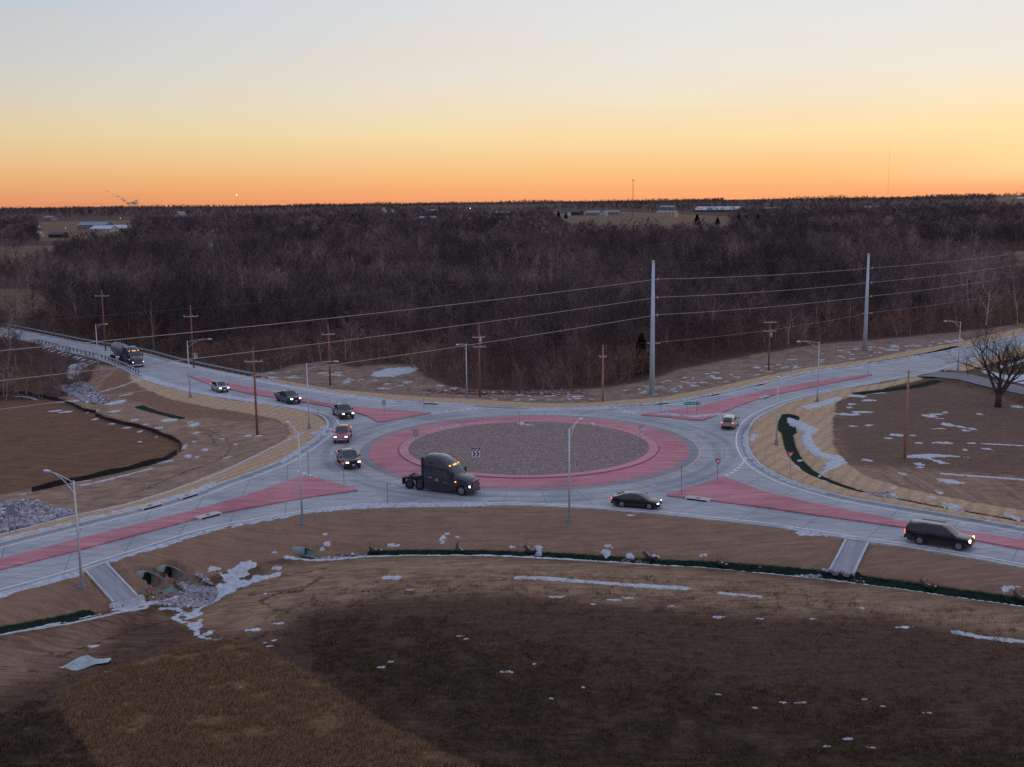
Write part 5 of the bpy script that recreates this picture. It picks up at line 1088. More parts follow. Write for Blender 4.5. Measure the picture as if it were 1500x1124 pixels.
s1a = (S1['x'] + 1.0, S1['y'] - .3, S1['z'] + 8.45); s1b = (S1['x'] - .9, S1['y'] - .1, S1['z'] + 8.45); s2a = (S2['x'] + 1.0, S2['y'] - .3, S2['z'] + 7.75); s2b = (S2['x'] - .9, S2['y'] - .1, S2['z'] + 7.75)
wire(sag(s1a, s2a, .6) + sag(s2a, (R0[0] + 1, R0[1], zR + 8.6), 1.0)[1:], .020, 'thin wire low on the steel poles running off to the right')
wire(sag(wp[1]['top'], s1b, .4, 8) + sag(s1b, wp[7]['tips'][0], .7)[1:], .014, 'thin dark wire from the short pale pole past the steel pole', M_WIRED)
wire(sag(wp[2]['tips'][1], wp[1]['tips'][0], .5), .014, 'thin dark wire between the reddish pole and the short pale pole', M_WIRED)
wire(sag(wp[3]['tips'][1], wp[2]['tips'][0], .6), .014, 'thin dark wire between the two poles at the edge of the wood', M_WIRED)
wire(sag(wp[5]['tips'][1], wp[3]['tips'][0], .8), .014, 'thin dark wire from the guardrail pole to the wood edge pole', M_WIRED)
wire(sag(wp[6]['tips'][1], wp[5]['tips'][0], .8), .014, 'thin dark wire between the two poles behind the far left road', M_WIRED)
wire(sag(wp[4]['tips'][1], wp[3]['tips'][0], .8), .014, 'thin dark wire crossing the road from the orange brown pole', M_WIRED)
a = wp[4]['top']; e4 = G(300, 537); wire([(a[0], a[1], a[2] - 1.0), (e4[0], e4[1], gz(*e4))], .012, 'guy wire slanting down from the orange brown pole', M_WIRED, 'guy wire')

# ------------------------------------------------------------------ signs
M_POST = mat('sign_post', alb(92, 92, 104), .6, .2); M_REDS = mat('sign_red', (.50, .012, .05), .4); M_WHITES = mat('sign_white', (.80, .81, .84), .4); M_BLKS = mat('sign_black', (.012, .013, .02), .5); M_GRNS = mat('sign_green', (.0, .30, .20), .4); M_BACK = mat('sign_back', alb(132, 128, 136), .5, .3); M_LET = mat('sign_green_letters', (.72, .85, .80), .4)
def text(s, size, m_, parent, loc, rot, name='lettering', bold=0.0):
    cu = bpy.data.curves.new(name, 'FONT'); cu.body = s; cu.size = size; cu.align_x = 'CENTER'; cu.align_y = 'CENTER'; cu.offset = bold; cu.extrude = .002
    o = bpy.data.objects.new(name, cu); COL.objects.link(o); dg = bpy.context.evaluated_depsgraph_get(); me = bpy.data.meshes.new_from_object(o.evaluated_get(dg)); COL.objects.unlink(o); bpy.data.objects.remove(o)
    me.materials.clear(); me.materials.append(m_); o = bpy.data.objects.new(name, me); COL.objects.link(o); o.parent = parent; o.location = loc; o.rotation_euler = rot; return o
def post_root(px, name, label, cat, hpost, isl_=None, group=None, m_=None, r=.03):
    z0 = isl_ if isl_ is not None else None
    if z0 is None: x, y = G(*px, full=True); z0 = gz(x, y)
    else: x, y = P(px[0], px[1], z0)
    f = math.atan2(-x, y) * 1.0                                    # square on to the viewer's side of the road
    root = empty(name, (x, y, z0), f, label, cat, group); m = MB(); m.tube([(0, 0, -.1), (0, 0, hpost)], r, 6); m.build('post', m_ or M_POST, root); return root
def plate(root, pts, name, m_, y=-.05, th=.015):
    m = MB(); n = len(pts); m.add([(p_[0], y, p_[1]) for p_ in pts] + [(p_[0], y + th, p_[1]) for p_ in pts], [tuple(range(n)), tuple(range(n, 2 * n))[::-1]] + [(i, n + i, n + (i + 1) % n, (i + 1) % n) for i in range(n)]); return m.build(name, m_, root)
def yield_sign(px, label, hp=2.55, yaw=0):
    r_ = post_root(px, 'yield_sign', label, 'yield sign', hp, .15 if yaw != 9 else None, 'yield signs', r=.035); r_.rotation_euler.z += yaw if yaw != 9 else 0
    def tri(s, cz): return [(-s, cz + s * .577), (0, cz - s * 1.155), (s, cz + s * .577)]
    pn = plate(r_, tri(.43, hp - .25), 'sign_plate', M_REDS); plate(pn, tri(.23, hp - .25), 'white_field', M_WHITES, -.062, .01); text('YIELD', .12, M_REDS, pn, (0, -.064, hp - .17), (PI / 2, 0, 0), bold=.006); plate(r_, tri(.43, hp - .25), 'sign_back', M_BACK, -.030, .012)
yield_sign((504, 708), 'yield sign in front of the dark blue grey pickup', yaw=-.55)
yield_sign((1051, 703), 'yield sign on the tip of the right splitter island', 2.4, .6)
yield_sign((1157, 695), 'yield sign on the straw verge over the green matting', 2.6, 9)
def chev(px, label, z0, hp, yaw=0.0, cz=None):
    r_ = post_root(px, 'chevron_sign', label, 'chevron sign', hp, z0, 'chevron signs'); r_.rotation_euler.z += yaw; c0 = hp - .62
    pn = plate(r_, [(-.48, c0 - .40), (.48, c0 - .40), (.48, c0 + .40), (-.48, c0 + .40)], 'sign_plate', M_WHITES)
    for ox in (-.22, .20):
        plate(pn, [(ox - .16, c0 + .30), (ox + .0, c0 + .30), (ox + .19, c0), (ox + .0, c0 - .30), (ox - .16, c0 - .30), (ox + .02, c0)], 'chevron', M_BLKS, -.062, .01)
    c1 = hp - .06; pp = plate(r_, [(-.48, c1 - .15), (.48, c1 - .15), (.48, c1 + .15), (-.48, c1 + .15)], 'one_way_plate', M_BLKS)
    plate(pp, [(-.42, c1 - .045), (.18, c1 - .045), (.18, c1 - .11), (.42, c1), (.18, c1 + .11), (.18, c1 + .045), (-.42, c1 + .045)], 'arrow', M_WHITES, -.062, .01)
chev((697.5, 682), 'white sign with two black chevrons behind the semi tractor', .42, 2.0)
chev((938, 647), 'white chevron sign turned sideways at the right rim of the island', .36, 1.9, R(55))
# street name sign on two posts
xg, yg = P(1013.5, 608.5, .15); gr = empty('street_name_sign', (xg, yg, .15), 0, 'wide green street name sign on two posts on the far right island', 'street name sign')
for s in (-.72, .72): m = MB(); m.tube([(s, 0, -.1), (s, 0, 1.75)], .04, 6); m.build('post', M_POST, gr)
pn = plate(gr, [(-1.12, 1.52), (1.12, 1.52), (1.12, 1.96), (-1.12, 1.96)], 'sign_plate', M_GRNS); [plate(pn, [(x_, 1.74 - h_), (x_ + w_, 1.74 - h_), (x_ + w_, 1.74 + h_), (x_, 1.74 + h_)], 'lettering', M_LET, -.062, .01) for x_, w_, h_ in [(-.98, .09, .09), (-.86, .09, .06), (-.74, .12, .06), (-.59, .09, .06), (-.47, .09, .06), (-.34, .07, .06), (-.12, .09, .09), (0.0, .08, .09), (.11, .05, .09), (.30, .11, .09), (.44, .11, .09)]]; plate(pn, [(.86, 1.62), (.94, 1.62), (.94, 1.76), (1.0, 1.76), (.90, 1.90), (.80, 1.76), (.86, 1.76)], 'arrow', M_LET, -.062, .01)
sg = post_root((286, 533), 'warning_sign', 'small white rectangular sign beyond the guardrail at far left', 'road sign', 1.5); plate(sg, [(-.5, 1.0), (.5, 1.0), (.5, 2.1), (-.5, 2.1)], 'sign_plate', M_WHITES); plate(sg, [(-.05, 1.4), (.22, 1.4), (.22, 1.7), (.05, 1.62)], 'emblem', M_BACK, -.062, .01)
def back_sign(px, label, hp, shape, z0=None, yaw=0, wd=.5, hh=.6, group=None):
    r_ = post_root(px, 'sign_seen_from_behind', label, 'road sign', hp, z0); r_.rotation_euler.z += yaw
    if shape == 'rect': plate(r_, [(-wd / 2, hp - hh), (wd / 2, hp - hh), (wd / 2, hp), (-wd / 2, hp)], 'sign_plate', M_BACK)
    if shape == 'tri': plate(r_, [(0, hp - 1.0), (.5, hp - .1), (-.5, hp - .1)], 'sign_plate', M_BACK)
    if shape == 'tee': plate(r_, [(-.42, hp - .2), (.42, hp - .2), (.42, hp), (-.42, hp)], 'one_way_plate', M_BACK); plate(r_, [(-.35, hp - .95), (.35, hp - .95), (.35, hp - .25), (-.35, hp - .25)], 'sign_plate', M_BACK)
back_sign((563, 611), 'tan backed sign turned away on the upper left splitter island', 2.5, 'rect', .15, 0, .55, .8)
back_sign((609, 648), 'grey back of a chevron sign on the left rim of the gravel', 1.7, 'tee', .40)
back_sign((761, 629), 'dark thin sign seen edge on at the far rim of the island', 2.4, 'tee', .40, R(80))
back_sign((568, 741), 'thin post with edge on sign at the snowy near kerb', 2.5, 'rect', None, R(86), .5, .8)
back_sign((998, 724), 'thin post with edge on sign on the right splitter island', 3.1, 'rect', .15, R(88), .5, .8)
back_sign((452, 698), 'tall post with edge on sign at the corner of the near left island', 2.9, 'rect', .15, R(82), .5, 1.2)
back_sign((466, 608), 'short post with narrow sign at the kerb by the leftmost lamp curve', 1.8, 'rect', None, R(75), .5, .8)
back_sign((621, 602), 'slim pale post with small sign behind the upper left island', 2.6, 'rect', None, R(70), .4, .4)
back_sign((968, 604), 'slim post standing at the left tip of the far right island', 2.6, 'rect', .15, R(84), .5, .8)
back_sign((1159, 551), 'slim post with sign at the far kerb right of the green sign', 2.4, 'rect', None, R(80), .5, .7)
back_sign((1272, 548), 'slim post with sign at the pointed end of the far right median', 1.9, 'rect', .05, R(80), .5, .6)
rd = empty('double_post_sign', (*G(19, 781), gz(*G(19, 781))), 0, 'dark sign on two thin posts by the rock pile at the left edge', 'road sign')
for s in (-.3, .3): m = MB(); m.tube([(s, 0, -.1), (s, 0, 2.9)], .035, 6); m.build('post', M_POST, rd)
plate(rd, [(-.42, 1.75), (.42, 1.75), (.42, 2.75), (-.42, 2.75)], 'sign_plate', M_BASE)
# orange survey stakes
for px, lab in (((1111.5, 840), 'small pink survey flag in the dark grass beyond the trench line'), ((788, 883), 'tiny orange marker in the brown field')):
    x, y = G(*px); r_ = empty('survey_flag', (x, y, gz(x, y)), 0, lab, 'marker flag'); m = MB(); m.tube([(0, 0, -.1), (0, 0, .7)], .012, 4); m.build('stake', M_POST, r_); m = MB(); m.box((.10, 0, .6), (.2, .01, .16)); m.build('flag', mat('pink_flag', (.75, .12, .14), .6), r_)

# ------------------------------------------------------------------ guardrails, silt fence, check dams
M_RAIL = mat('guardrail_steel', alb(120, 132, 146), .45, .4, nscale=1, namp=.15); M_GP = mat('guardrail_post', alb(52, 46, 50), .8)
def guard(pl, label, inner):
    x0, y0 = pl[0]; r_ = empty('guardrail', (x0, y0, 0), 0, label, 'guardrail', 'guardrails along the far left road'); q = pl - np.array([x0, y0]); n = len(q); m = MB(); prof = [(0, .52), (.05, .57), (0, .64), (0, .68), (.05, .75), (0, .80)]
    offs = [offset(q, inner * o_[0]) for o_ in prof]
    for a, b, pa, pb in zip(offs[:-1], offs[1:], prof[:-1], prof[1:]): m.add([(p_[0], p_[1], pa[1]) for p_ in a] + [(p_[0], p_[1], pb[1]) for p_ in b], [(i, i + 1, n + i + 1, n + i) for i in range(n - 1)])
    m.build('rail', M_RAIL, r_)
    s_ = np.r_[0, np.cumsum(np.linalg.norm(np.diff(q, axis=0), axis=1))]; o2 = offset(q, -inner * .14); k = 0
    for u in np.arange(.5, s_[-1], 2.1):
        m = MB(); m.box((np.interp(u, s_, o2[:, 0]), np.interp(u, s_, o2[:, 1]), .30), (.18, .2, 1.0)); m.build('post', M_GP, r_)
sC = side_of(wC); sB = side_of(wB)
guard(offset(sub(wC, (-40, 473), (392, 558)), -sC * 1.0), 'long steel guardrail on the wood side of the far left road', sC)
guard(offset(sub(wB, (45, 501.5), (196, 549)), -sB * 1.0), 'steel guardrail above the creek on the near side of the far left road', sB)
M_SILT = mat('black_silt_fabric', alb(22, 20, 22), .9); M_STK = mat('wooden_stake', alb(92, 72, 60), .9)
def silt(px, label, name='silt_fence', hgt=.52, step=2.4):
    pl = simplify(cat_rom([G(*q) for q in px], .8), .05); pl = np.vstack([pl[i] * (1 - t_) + pl[i + 1] * t_ for i in range(len(pl) - 1) for t_ in np.linspace(0, 1, max(2, int(np.linalg.norm(pl[i + 1] - pl[i]) / .8)), endpoint=False)] + [pl[-1]])
    zs = h_full(pl[:, 0], pl[:, 1]); x0, y0 = pl[0]; r_ = empty(name, (x0, y0, zs[0]), 0, label, 'silt fence'); n = len(pl); tz = hgt * (1 + .12 * np.sin(np.arange(n) * .9)); m = MB(); b2 = offset(pl, .02) + rng.normal(0, .05, pl.shape)
    m.add([(p_[0] - x0, p_[1] - y0, z_ - .05 - zs[0]) for p_, z_ in zip(pl, zs)] + [(p_[0] - x0, p_[1] - y0, z_ + t_ - zs[0]) for p_, z_, t_ in zip(b2, zs, tz)], [(i, i + 1, n + i + 1, n + i) for i in range(n - 1)])
    f = m.build('fabric', M_SILT, r_); sm = f.modifiers.new('thick', 'SOLIDIFY'); sm.thickness = .03
    s_ = np.r_[0, np.cumsum(np.linalg.norm(np.diff(pl, axis=0), axis=1))]
    for u in np.arange(.3, s_[-1], step):
        m = MB(); zz = np.interp(u, s_, zs) - zs[0]; px_, py_ = np.interp(u, s_, pl[:, 0]) - x0, np.interp(u, s_, pl[:, 1]) - y0; m.box((px_, py_ + .04, zz + .42), (.05, .05, .95)); m.build('stake', M_STK, r_)
silt([(-60, 579), (0, 578), (35, 577), (76, 585), (97, 590), (116, 599), (128, 604), (140, 605)], 'black silt fence along the upper side of the left field')
silt([(140, 610), (162, 618), (190, 624), (218, 631), (235, 638), (253, 645), (266, 654), (262, 663)], 'black silt fence at the right corner of the left field')
silt([(260, 665), (240, 676), (205, 685), (177, 692), (127, 703), (90, 711), (46, 721)], 'black silt fence along the near side of the left field, by the pale soil', hgt=.62)
M_WAT = mat('dark_straw_wattle', alb(46, 36, 36), .95, nscale=6, namp=.4, bump=.05)
cd_ = [((547, 805), 'first, leftmost check dam, right of the rock filled ditch'), ((671, 804), 'check dam in the ditch straight below the semi tractor'), ((776, 806), 'check dam in the ditch left of the near lamp'), ((952, 816), 'check dam beside the rubble in the middle of the ditch'), ((1054, 824), 'check dam in the ditch below the right splitter island'), ((1250, 843), 'check dam at the foot of the right concrete flume'), ((1356, 857), 'check dam in the ditch below the black SUV'), ((1494, 875), 'check dam at the right edge of the frame')]
for (u, v), lab in cd_:
    x, y = G(u, v + 3.5, True); r_ = empty('check_dam', (x, y, gz(x, y)), R(-60 + 20 * math.sin(u)), lab, 'check dam', 'check dams in the near ditch')
    m = MB(); m.tube([(-1.05, .05, .34), (-.5, 0, .18), (0, -.03, .14), (.5, .02, .20), (1.0, .05, .42)], [.13, .17, .18, .17, .13], 9); m.build('straw_roll', M_WAT, r_, True)
    for xx in (-.8, 0, .8):
        m = MB(); m.box((xx, .12, .40), (.05, .05, .75)); m.build('stake', M_STK, r_)
    m = MB(); m.tube([(-.95, .28, .36), (-.4, .26, .2), (.1, .25, .16), (.6, .26, .26), (1.0, .3, .42)], [.05, .09, .11, .09, .06], 7); o = m.build('snow_crust', ms, r_, True)

# ------------------------------------------------------------------ culverts, flumes, kerb inlets
M_CULV = mat('culvert_concrete', alb(96, 106, 112), .8, nscale=1.5, namp=.2); M_HOLE_SHADE = mat('hollow_shade', (.008, .008, .009), .9)
def culvert(i, label):
    x, y, ang, rr, L, zi = CARVE[i]; r_ = empty('culvert', (x, y, zi), ang, label, 'culvert', 'pipe culverts'); n = 22; m = MB(); vs = []; fs = []
    st = [(-1.2, 1.0), (-.02, 1.0), (0, 1.0), (.06, .97)] + [(L * q, 1.0 - .9 * q**.85) for q in (.12, .25, .45, .65, .85, 1)]   # height fraction kept by the sloping cut
    for ro in (rr, rr + .10):
        for xx, hf in st:
            amax = PI if hf >= .999 else math.acos(max(-1, min(1, 1 - 2 * hf)))
            for k in range(n + 1):
                q_ = k / n * 2 - 1; am = amax if q_ > 0 or hf >= .999 else math.acos(1 - 2 * max(.04, hf * .42))
                a = -PI / 2 + q_ * am; w_ = 1 + .18 * max(0, xx) / L; vs.append((xx, math.cos(a) * ro * w_, rr + math.sin(a) * ro))
    q = (n + 1); ns = len(st)
    for s in range(2):
        for i_ in range(ns - 1):
            for k in range(n):
                f = (s * ns * q + i_ * q + k, s * ns * q + i_ * q + k + 1, s * ns * q + (i_ + 1) * q + k + 1, s * ns * q + (i_ + 1) * q + k); fs.append(f if s else f[::-1])
    for i_ in range(1, ns - 1):
        for k in (0, n): fs.append((i_ * q + k, (i_ + 1) * q + k, ns * q + (i_ + 1) * q + k, ns * q + i_ * q + k))
    m.add(vs, fs); m.build('pipe_end', M_CULV, r_, True); m = MB(); m.tube([(-.10, 0, rr), (-.06, 0, rr)], rr * .99, n); m.build('interior_shade_disc', M_HOLE_SHADE, r_)  # near-black disc behind the mouth stands in for the shade inside the pipe
culvert(0, 'left of the two wide concrete culvert mouths below the bank'); culvert(1, 'right of the two wide concrete culvert mouths below the bank')
culvert(2, 'small single pipe with pale flared end at the head of the long ditch'); culvert(3, 'pipe opening under the side road at upper right')
def flume(i, label):
    (ax, ay), (bx, by), hw, zb_ = FLUME[i]; L = math.hypot(bx - ax, by - ay); r_ = empty('concrete_flume', (ax, ay, 0), math.atan2(by - ay, bx - ax), label, 'concrete flume', 'concrete drainage flumes')
    def slab(y0, y1, up_, name, m_):
        m = MB(); z0, z1 = .022 + up_, zb_ + up_; m.add([(0, y0, z0), (L, y0, z1), (L, y1, z1), (0, y1, z0), (0, y0, z0 - .4), (L, y0, z1 - .4), (L, y1, z1 - .4), (0, y1, z0 - .4)], [(0, 1, 2, 3), (7, 6, 5, 4), (0, 4, 5, 1), (2, 6, 7, 3), (1, 5, 6, 2), (3, 7, 4, 0)]); m.build(name, m_, r_)
    slab(-hw + .2, hw - .2, 0, 'channel', M_PATH); slab(-hw, -hw + .2, .08, 'side_curb', M_CURB); slab(hw - .2, hw, .08, 'side_curb', M_CURB)
flume(0, 'concrete flume running down the bank at bottom left'); flume(1, 'concrete flume running down from the kerb left of the black SUV')
def inlet(px, z_, pl, label):
    x, y = P(px[0], px[1], z_ - .05); i = int(np.argmin(np.hypot(pl[:, 0] - x, pl[:, 1] - y))); tn = pl[min(i + 1, len(pl) - 1)] - pl[i - 1]; a = math.atan2(tn[1], tn[0]); x, y = pl[i]
    if abs(math.cos(a)) > 0 and math.cos(a) < 0: a += PI
    r_ = empty('curb_inlet', (x, y, .0), a, label, 'storm drain', 'kerb storm drains')
    m = MB(); m.box((0, 0, .085), (2.6, 1.0, .20)); m.build('lid', M_CURB, r_); m = MB(); m.box((0, -.505, .07), (2.1, .03, .15)); m.box((0, .505, .07), (2.1, .03, .15)); m.build('opening', M_HOLE_SHADE, r_); m = MB(); m.tube([(0, 0, .185), (0, 0, .20)], .26, 14); m.build('manhole_cover', mat('rusty_iron', alb(120, 70, 58), .8), r_)  # opening is a near-black strip painting the shade of the drain slot
inlet((278, 727), .15, wB, 'storm drain in the far kerb of the near left road, right one'); inlet((229, 741), .15, wB, 'storm drain in the far kerb of the near left road, left one')
inlet((300, 753), .15, ISLW['W'], 'storm drain in the near left red median'); inlet((1024, 730), .15, ISLW['E'], 'storm drain at the near edge of the right red island'); inlet((1112, 581), .15, ISLW['NE'], 'storm drain in the far right red median')
inlet((632, 592), .15, wC, 'storm drain in the far kerb above the upper left island'); inlet((971, 592), .15, wC, 'storm drain in the far kerb below the tall steel pole'); inlet((1049, 578), .15, wC, 'storm drain in the far kerb right of the steel pole'); inlet((1113, 563), .15, wC, 'storm drain in the far kerb above the tan verge bend')
# ------------------------------------------------------------------ leafless trees
def bark_mat(name, lo, hi, dark=.0):
    m = bpy.data.materials.new(name); m.use_nodes = True; t = NT(m.node_tree); p = t.n['Principled BSDF']; oi = t.new('ShaderNodeObjectInfo'); co = t.new('ShaderNodeTexCoord').outputs['Object']
    pos = t.new('ShaderNodeNewGeometry').outputs['Position']; big = t.noise(pos, .018, 3, .6)
    f = t.math('ADD', t.math('MULTIPLY', oi.outputs['Random'], .45), t.math('MULTIPLY', t.sstep(big, .38, .62), .55)); c = t.ramp(f, [(0, lo[0]), (.35, lo[1]), (.7, hi[0]), (1, hi[1])])
    t.l.new(c, p.inputs['Base Color']); p.inputs['Roughness'].default_value = .9; p.inputs['Specular IOR Level'].default_value = .1; return m
M_TRUNK = bark_mat('grey_bark', (alb(66, 56, 58), alb(90, 76, 77)), (alb(120, 104, 102), alb(165, 150, 146)))
M_TWIG = bark_mat('winter_twigs', (alb(50, 43, 49), alb(66, 57, 63)), (alb(88, 76, 80), alb(128, 112, 113)))
M_BUSH = bark_mat('reddish_brush', (alb(74, 56, 56), alb(92, 70, 68)), (alb(106, 84, 79), alb(126, 104, 98)))
M_CEDAR = bark_mat('dark_cedar', (alb(16, 18, 17), alb(20, 22, 20)), (alb(24, 26, 24), alb(28, 30, 26)))
def tree_mesh(seed, h, spread=.5, n1=9, n2=5, n3=5, ntw=5, tw_len=.9, tw_w=.022, trunk_r=.17, forks=1, low=.22, r3=.012, tw_up=.25):
    rg = np.random.default_rng(seed); TV = []; TF = []; CV = []; CF = []
    def tube(pts, rad, V, Fc, k=4):
        pts = np.array(pts); b = len(V); n = len(pts)
        for i in range(n):
            d = pts[min(i + 1, n - 1)] - pts[max(0, i - 1)]; d = d / (np.linalg.norm(d) + 1e-9); a = np.array([0, 0, 1.]) if abs(d[2]) < .9 else np.array([1., 0, 0]); u = np.cross(d, a); u /= np.linalg.norm(u); v = np.cross(d, u)
            for j in range(k): q = 2 * PI * j / k; V.append(pts[i] + (u * math.cos(q) + v * math.sin(q)) * rad[i])
        for i in range(n - 1):
            for j in range(k): Fc.append((b + i * k + j, b + i * k + (j + 1) % k, b + (i + 1) * k + (j + 1) % k)); Fc.append((b + i * k + j, b + (i + 1) * k + (j + 1) % k, b + (i + 1) * k + j))
    def grow(p, d, L, n, up_, wob):
        pts = [p]; d = d / np.linalg.norm(d)
        for i in range(n): d = d + rg.normal(0, wob, 3) + np.array([0, 0, up_]); d /= np.linalg.norm(d); pts.append(pts[-1] + d * L / n)
        return np.array(pts), d
    def at(pts, t_): f = t_ * (len(pts) - 1); i = min(int(f), len(pts) - 2); return pts[i] + (pts[i + 1] - pts[i]) * (f - i), pts[i + 1] - pts[i]
    def side(d, ang):
        d = d / np.linalg.norm(d); a = rg.normal(0, 1, 3); a -= d * (a @ d); a /= np.linalg.norm(a) + 1e-9; return d * math.cos(ang) + a * math.sin(ang)
    for f in range(forks):
        d0 = np.array([rg.normal(0, .04 if forks == 1 else .5), rg.normal(0, .04 if forks == 1 else .5), 1.0]); Lt = h * rg.uniform(.78, .9) if forks == 1 else h * rg.uniform(.6, .8)
        p0 = np.array([0, 0, -.2]) if forks == 1 or f == 0 else np.array([0, 0, h * .13])
        tr, _ = grow(p0, d0, Lt, 6, .02 if forks == 1 else .10, .05 if forks == 1 else .12); tube(tr, np.linspace(trunk_r, trunk_r * .28, 7) * (1 if forks == 1 else .8), TV, TF, 6)
        for i in range(n1):
            t1 = low + (1 - low) * (i + rg.uniform(0, .8)) / n1; t1 = min(t1, .99); p, d = at(tr, t1); L1 = h * spread * (1.05 - .55 * t1) * rg.uniform(.7, 1.15); b1, _ = grow(p, side(d, rg.uniform(.65, 1.05)), L1, 4, .16, .13); r1 = trunk_r * .42 * (1.1 - .6 * t1); tube(b1, np.linspace(r1, r1 * .3, 5), TV, TF, 4)
            for j in range(n2):
                t2 = .2 + .8 * (j + rg.uniform(0, .9)) / n2; p, d = at(b1, min(t2, .99)); L2 = L1 * rg.uniform(.35, .6); b2, _ = grow(p, side(d, rg.uniform(.5, 1.0)), L2, 3, .12, .16); tube(b2, np.linspace(r1 * .32, r1 * .12, 4), CV, CF, 3)
                for k in range(n3):
                    t3 = .15 + .85 * (k + rg.uniform(0, .9)) / n3; p, d = at(b2, min(t3, .99)); L3 = L2 * rg.uniform(.4, .75); b3, _ = grow(p, side(d, rg.uniform(.4, .9)), L3, 2, .15, .15)
                    tube(b3, [r3, r3 * .8, r3 * .4], CV, CF, 3)
                    for q in range(ntw):
                        p, d = at(b3, rg.uniform(.1, 1)); e = side(d, rg.uniform(.2, .8)); e[2] += tw_up; e /= np.linalg.norm(e); L4 = tw_len * rg.uniform(.5, 1.2); s = np.cross(e, rg.normal(0, 1, 3)); s /= np.linalg.norm(s) + 1e-9; b = len(CV)
                        CV.extend([p - s * tw_w * .5, p + s * tw_w * .5, p + e * L4]); CF.append((b, b + 1, b + 2))
    return TV, TF, CV, CF
def mesh_of(name, V, Fc, mats, mi=None):
    me = bpy.data.meshes.new(name); V = np.asarray(V, np.float32); Fc = np.asarray(Fc, np.int32); me.vertices.add(len(V)); me.vertices.foreach_set('co', V.ravel()); me.loops.add(Fc.size); me.loops.foreach_set('vertex_index', Fc.ravel()); me.polygons.add(len(Fc)); me.polygons.foreach_set('loop_start', np.arange(0, Fc.size, 3, dtype=np.int32)); me.polygons.foreach_set('loop_total', np.full(len(Fc), 3, np.int32))
    for m in mats: me.materials.append(m)
    if mi is not None: me.polygons.foreach_set('material_index', np.asarray(mi, np.int32))
    me.update(calc_edges=True); return me
NEAR = []
for s in range(6):
    h_ = [11, 12, 10, 13, 9.5, 11.5][s]; TV, TF, CV, CF = tree_mesh(100 + s, h_, [.46, .52, .42, .50, .56, .40][s], n1=10, n2=5, n3=4, ntw=7, tw_len=1.1, tw_w=.028, trunk_r=[.16, .2, .15, .22, .17, .16][s], r3=.016)
    NEAR.append((mesh_of('trunk', TV, TF, [M_TRUNK]), mesh_of('crown', CV, CF, [M_TWIG]), h_))
def merged(name, TV, TF, CV, CF, m2): V = TV + CV; Fc = TF + [tuple(i + len(TV) for i in f) for f in CF]; me = mesh_of(name, V, Fc, [M_TRUNK, m2], [0] * len(TF) + [1] * len(CF)); return bpy.data.objects.new(name, me)
MID = []; FARO = []; BUSH = []
for s in range(6): MID.append(merged('bare_tree_source', *tree_mesh(200 + s, [11, 12, 10, 12.5, 9, 11][s], [.52, .58, .48, .54, .60, .46][s], n1=8, n2=4, n3=4, ntw=5, tw_len=1.2, tw_w=.050, trunk_r=.17, r3=.028), M_TWIG))
for s in range(4): FARO.append(merged('bare_tree_source', *tree_mesh(300 + s, [10, 11, 9, 12][s], [.50, .55, .48, .52][s], n1=7, n2=3, n3=2, ntw=5, tw_len=2.2, tw_w=.20, trunk_r=.2, r3=.06, low=.12), M_TWIG))
for s in range(4): BUSH.append(merged('brush_source', *tree_mesh(400 + s, 2.8, .75, n1=7, n2=4, n3=3, ntw=5, tw_len=.6, tw_w=.022, trunk_r=.035, r3=.010, low=.02, tw_up=.5), M_BUSH))

def gn_scatter(name, src, pts, scl, rot, idx, label, cat):
    me = bpy.data.meshes.new(name); me.vertices.add(len(pts)); me.vertices.foreach_set('co', np.asarray(pts, np.float32).ravel())
    for nm, v, ty in (('scl', scl, 'FLOAT'), ('rot', rot, 'FLOAT'), ('idx', idx, 'INT')): a = me.attributes.new(nm, ty, 'POINT'); a.data.foreach_set('value', np.asarray(v, np.float32 if ty == 'FLOAT' else np.int32))
    o = link(bpy.data.objects.new(name, me)); tag(o, label, cat, kind='stuff')
    ng_ = bpy.data.node_groups.new(name, 'GeometryNodeTree'); ng_.interface.new_socket('Geometry', in_out='INPUT', socket_type='NodeSocketGeometry'); ng_.interface.new_socket('Geometry', in_out='OUTPUT', socket_type='NodeSocketGeometry')
    N = ng_.nodes; L = ng_.links; gi = N.new('NodeGroupInput'); go = N.new('NodeGroupOutput'); ip = N.new('GeometryNodeInstanceOnPoints'); jg = N.new('GeometryNodeJoinGeometry'); mp = N.new('GeometryNodeMeshToPoints')
    for s_ in src[::-1]:
        oi = N.new('GeometryNodeObjectInfo'); oi.inputs['Object'].default_value = s_; oi.inputs['As Instance'].default_value = True; L.new(oi.outputs['Geometry'], jg.inputs[0])
    def at(nm, ty): n = N.new('GeometryNodeInputNamedAttribute'); n.data_type = ty; n.inputs['Name'].default_value = nm; return n.outputs['Attribute']
    cx = N.new('ShaderNodeCombineXYZ'); L.new(at('rot', 'FLOAT'), cx.inputs[2]); L.new(gi.outputs[0], mp.inputs[0]); L.new(mp.outputs[0], ip.inputs['Points']); L.new(jg.outputs[0], ip.inputs['Instance']); ip.inputs['Pick Instance'].default_value = True
    L.new(at('idx', 'INT'), ip.inputs['Instance Index']); L.new(cx.outputs[0], ip.inputs['Rotation']); L.new(at('scl', 'FLOAT'), ip.inputs['Scale']); L.new(ip.outputs[0], go.inputs[0])
    md = o.modifiers.new('scatter', 'NODES'); md.node_group = ng_; return o

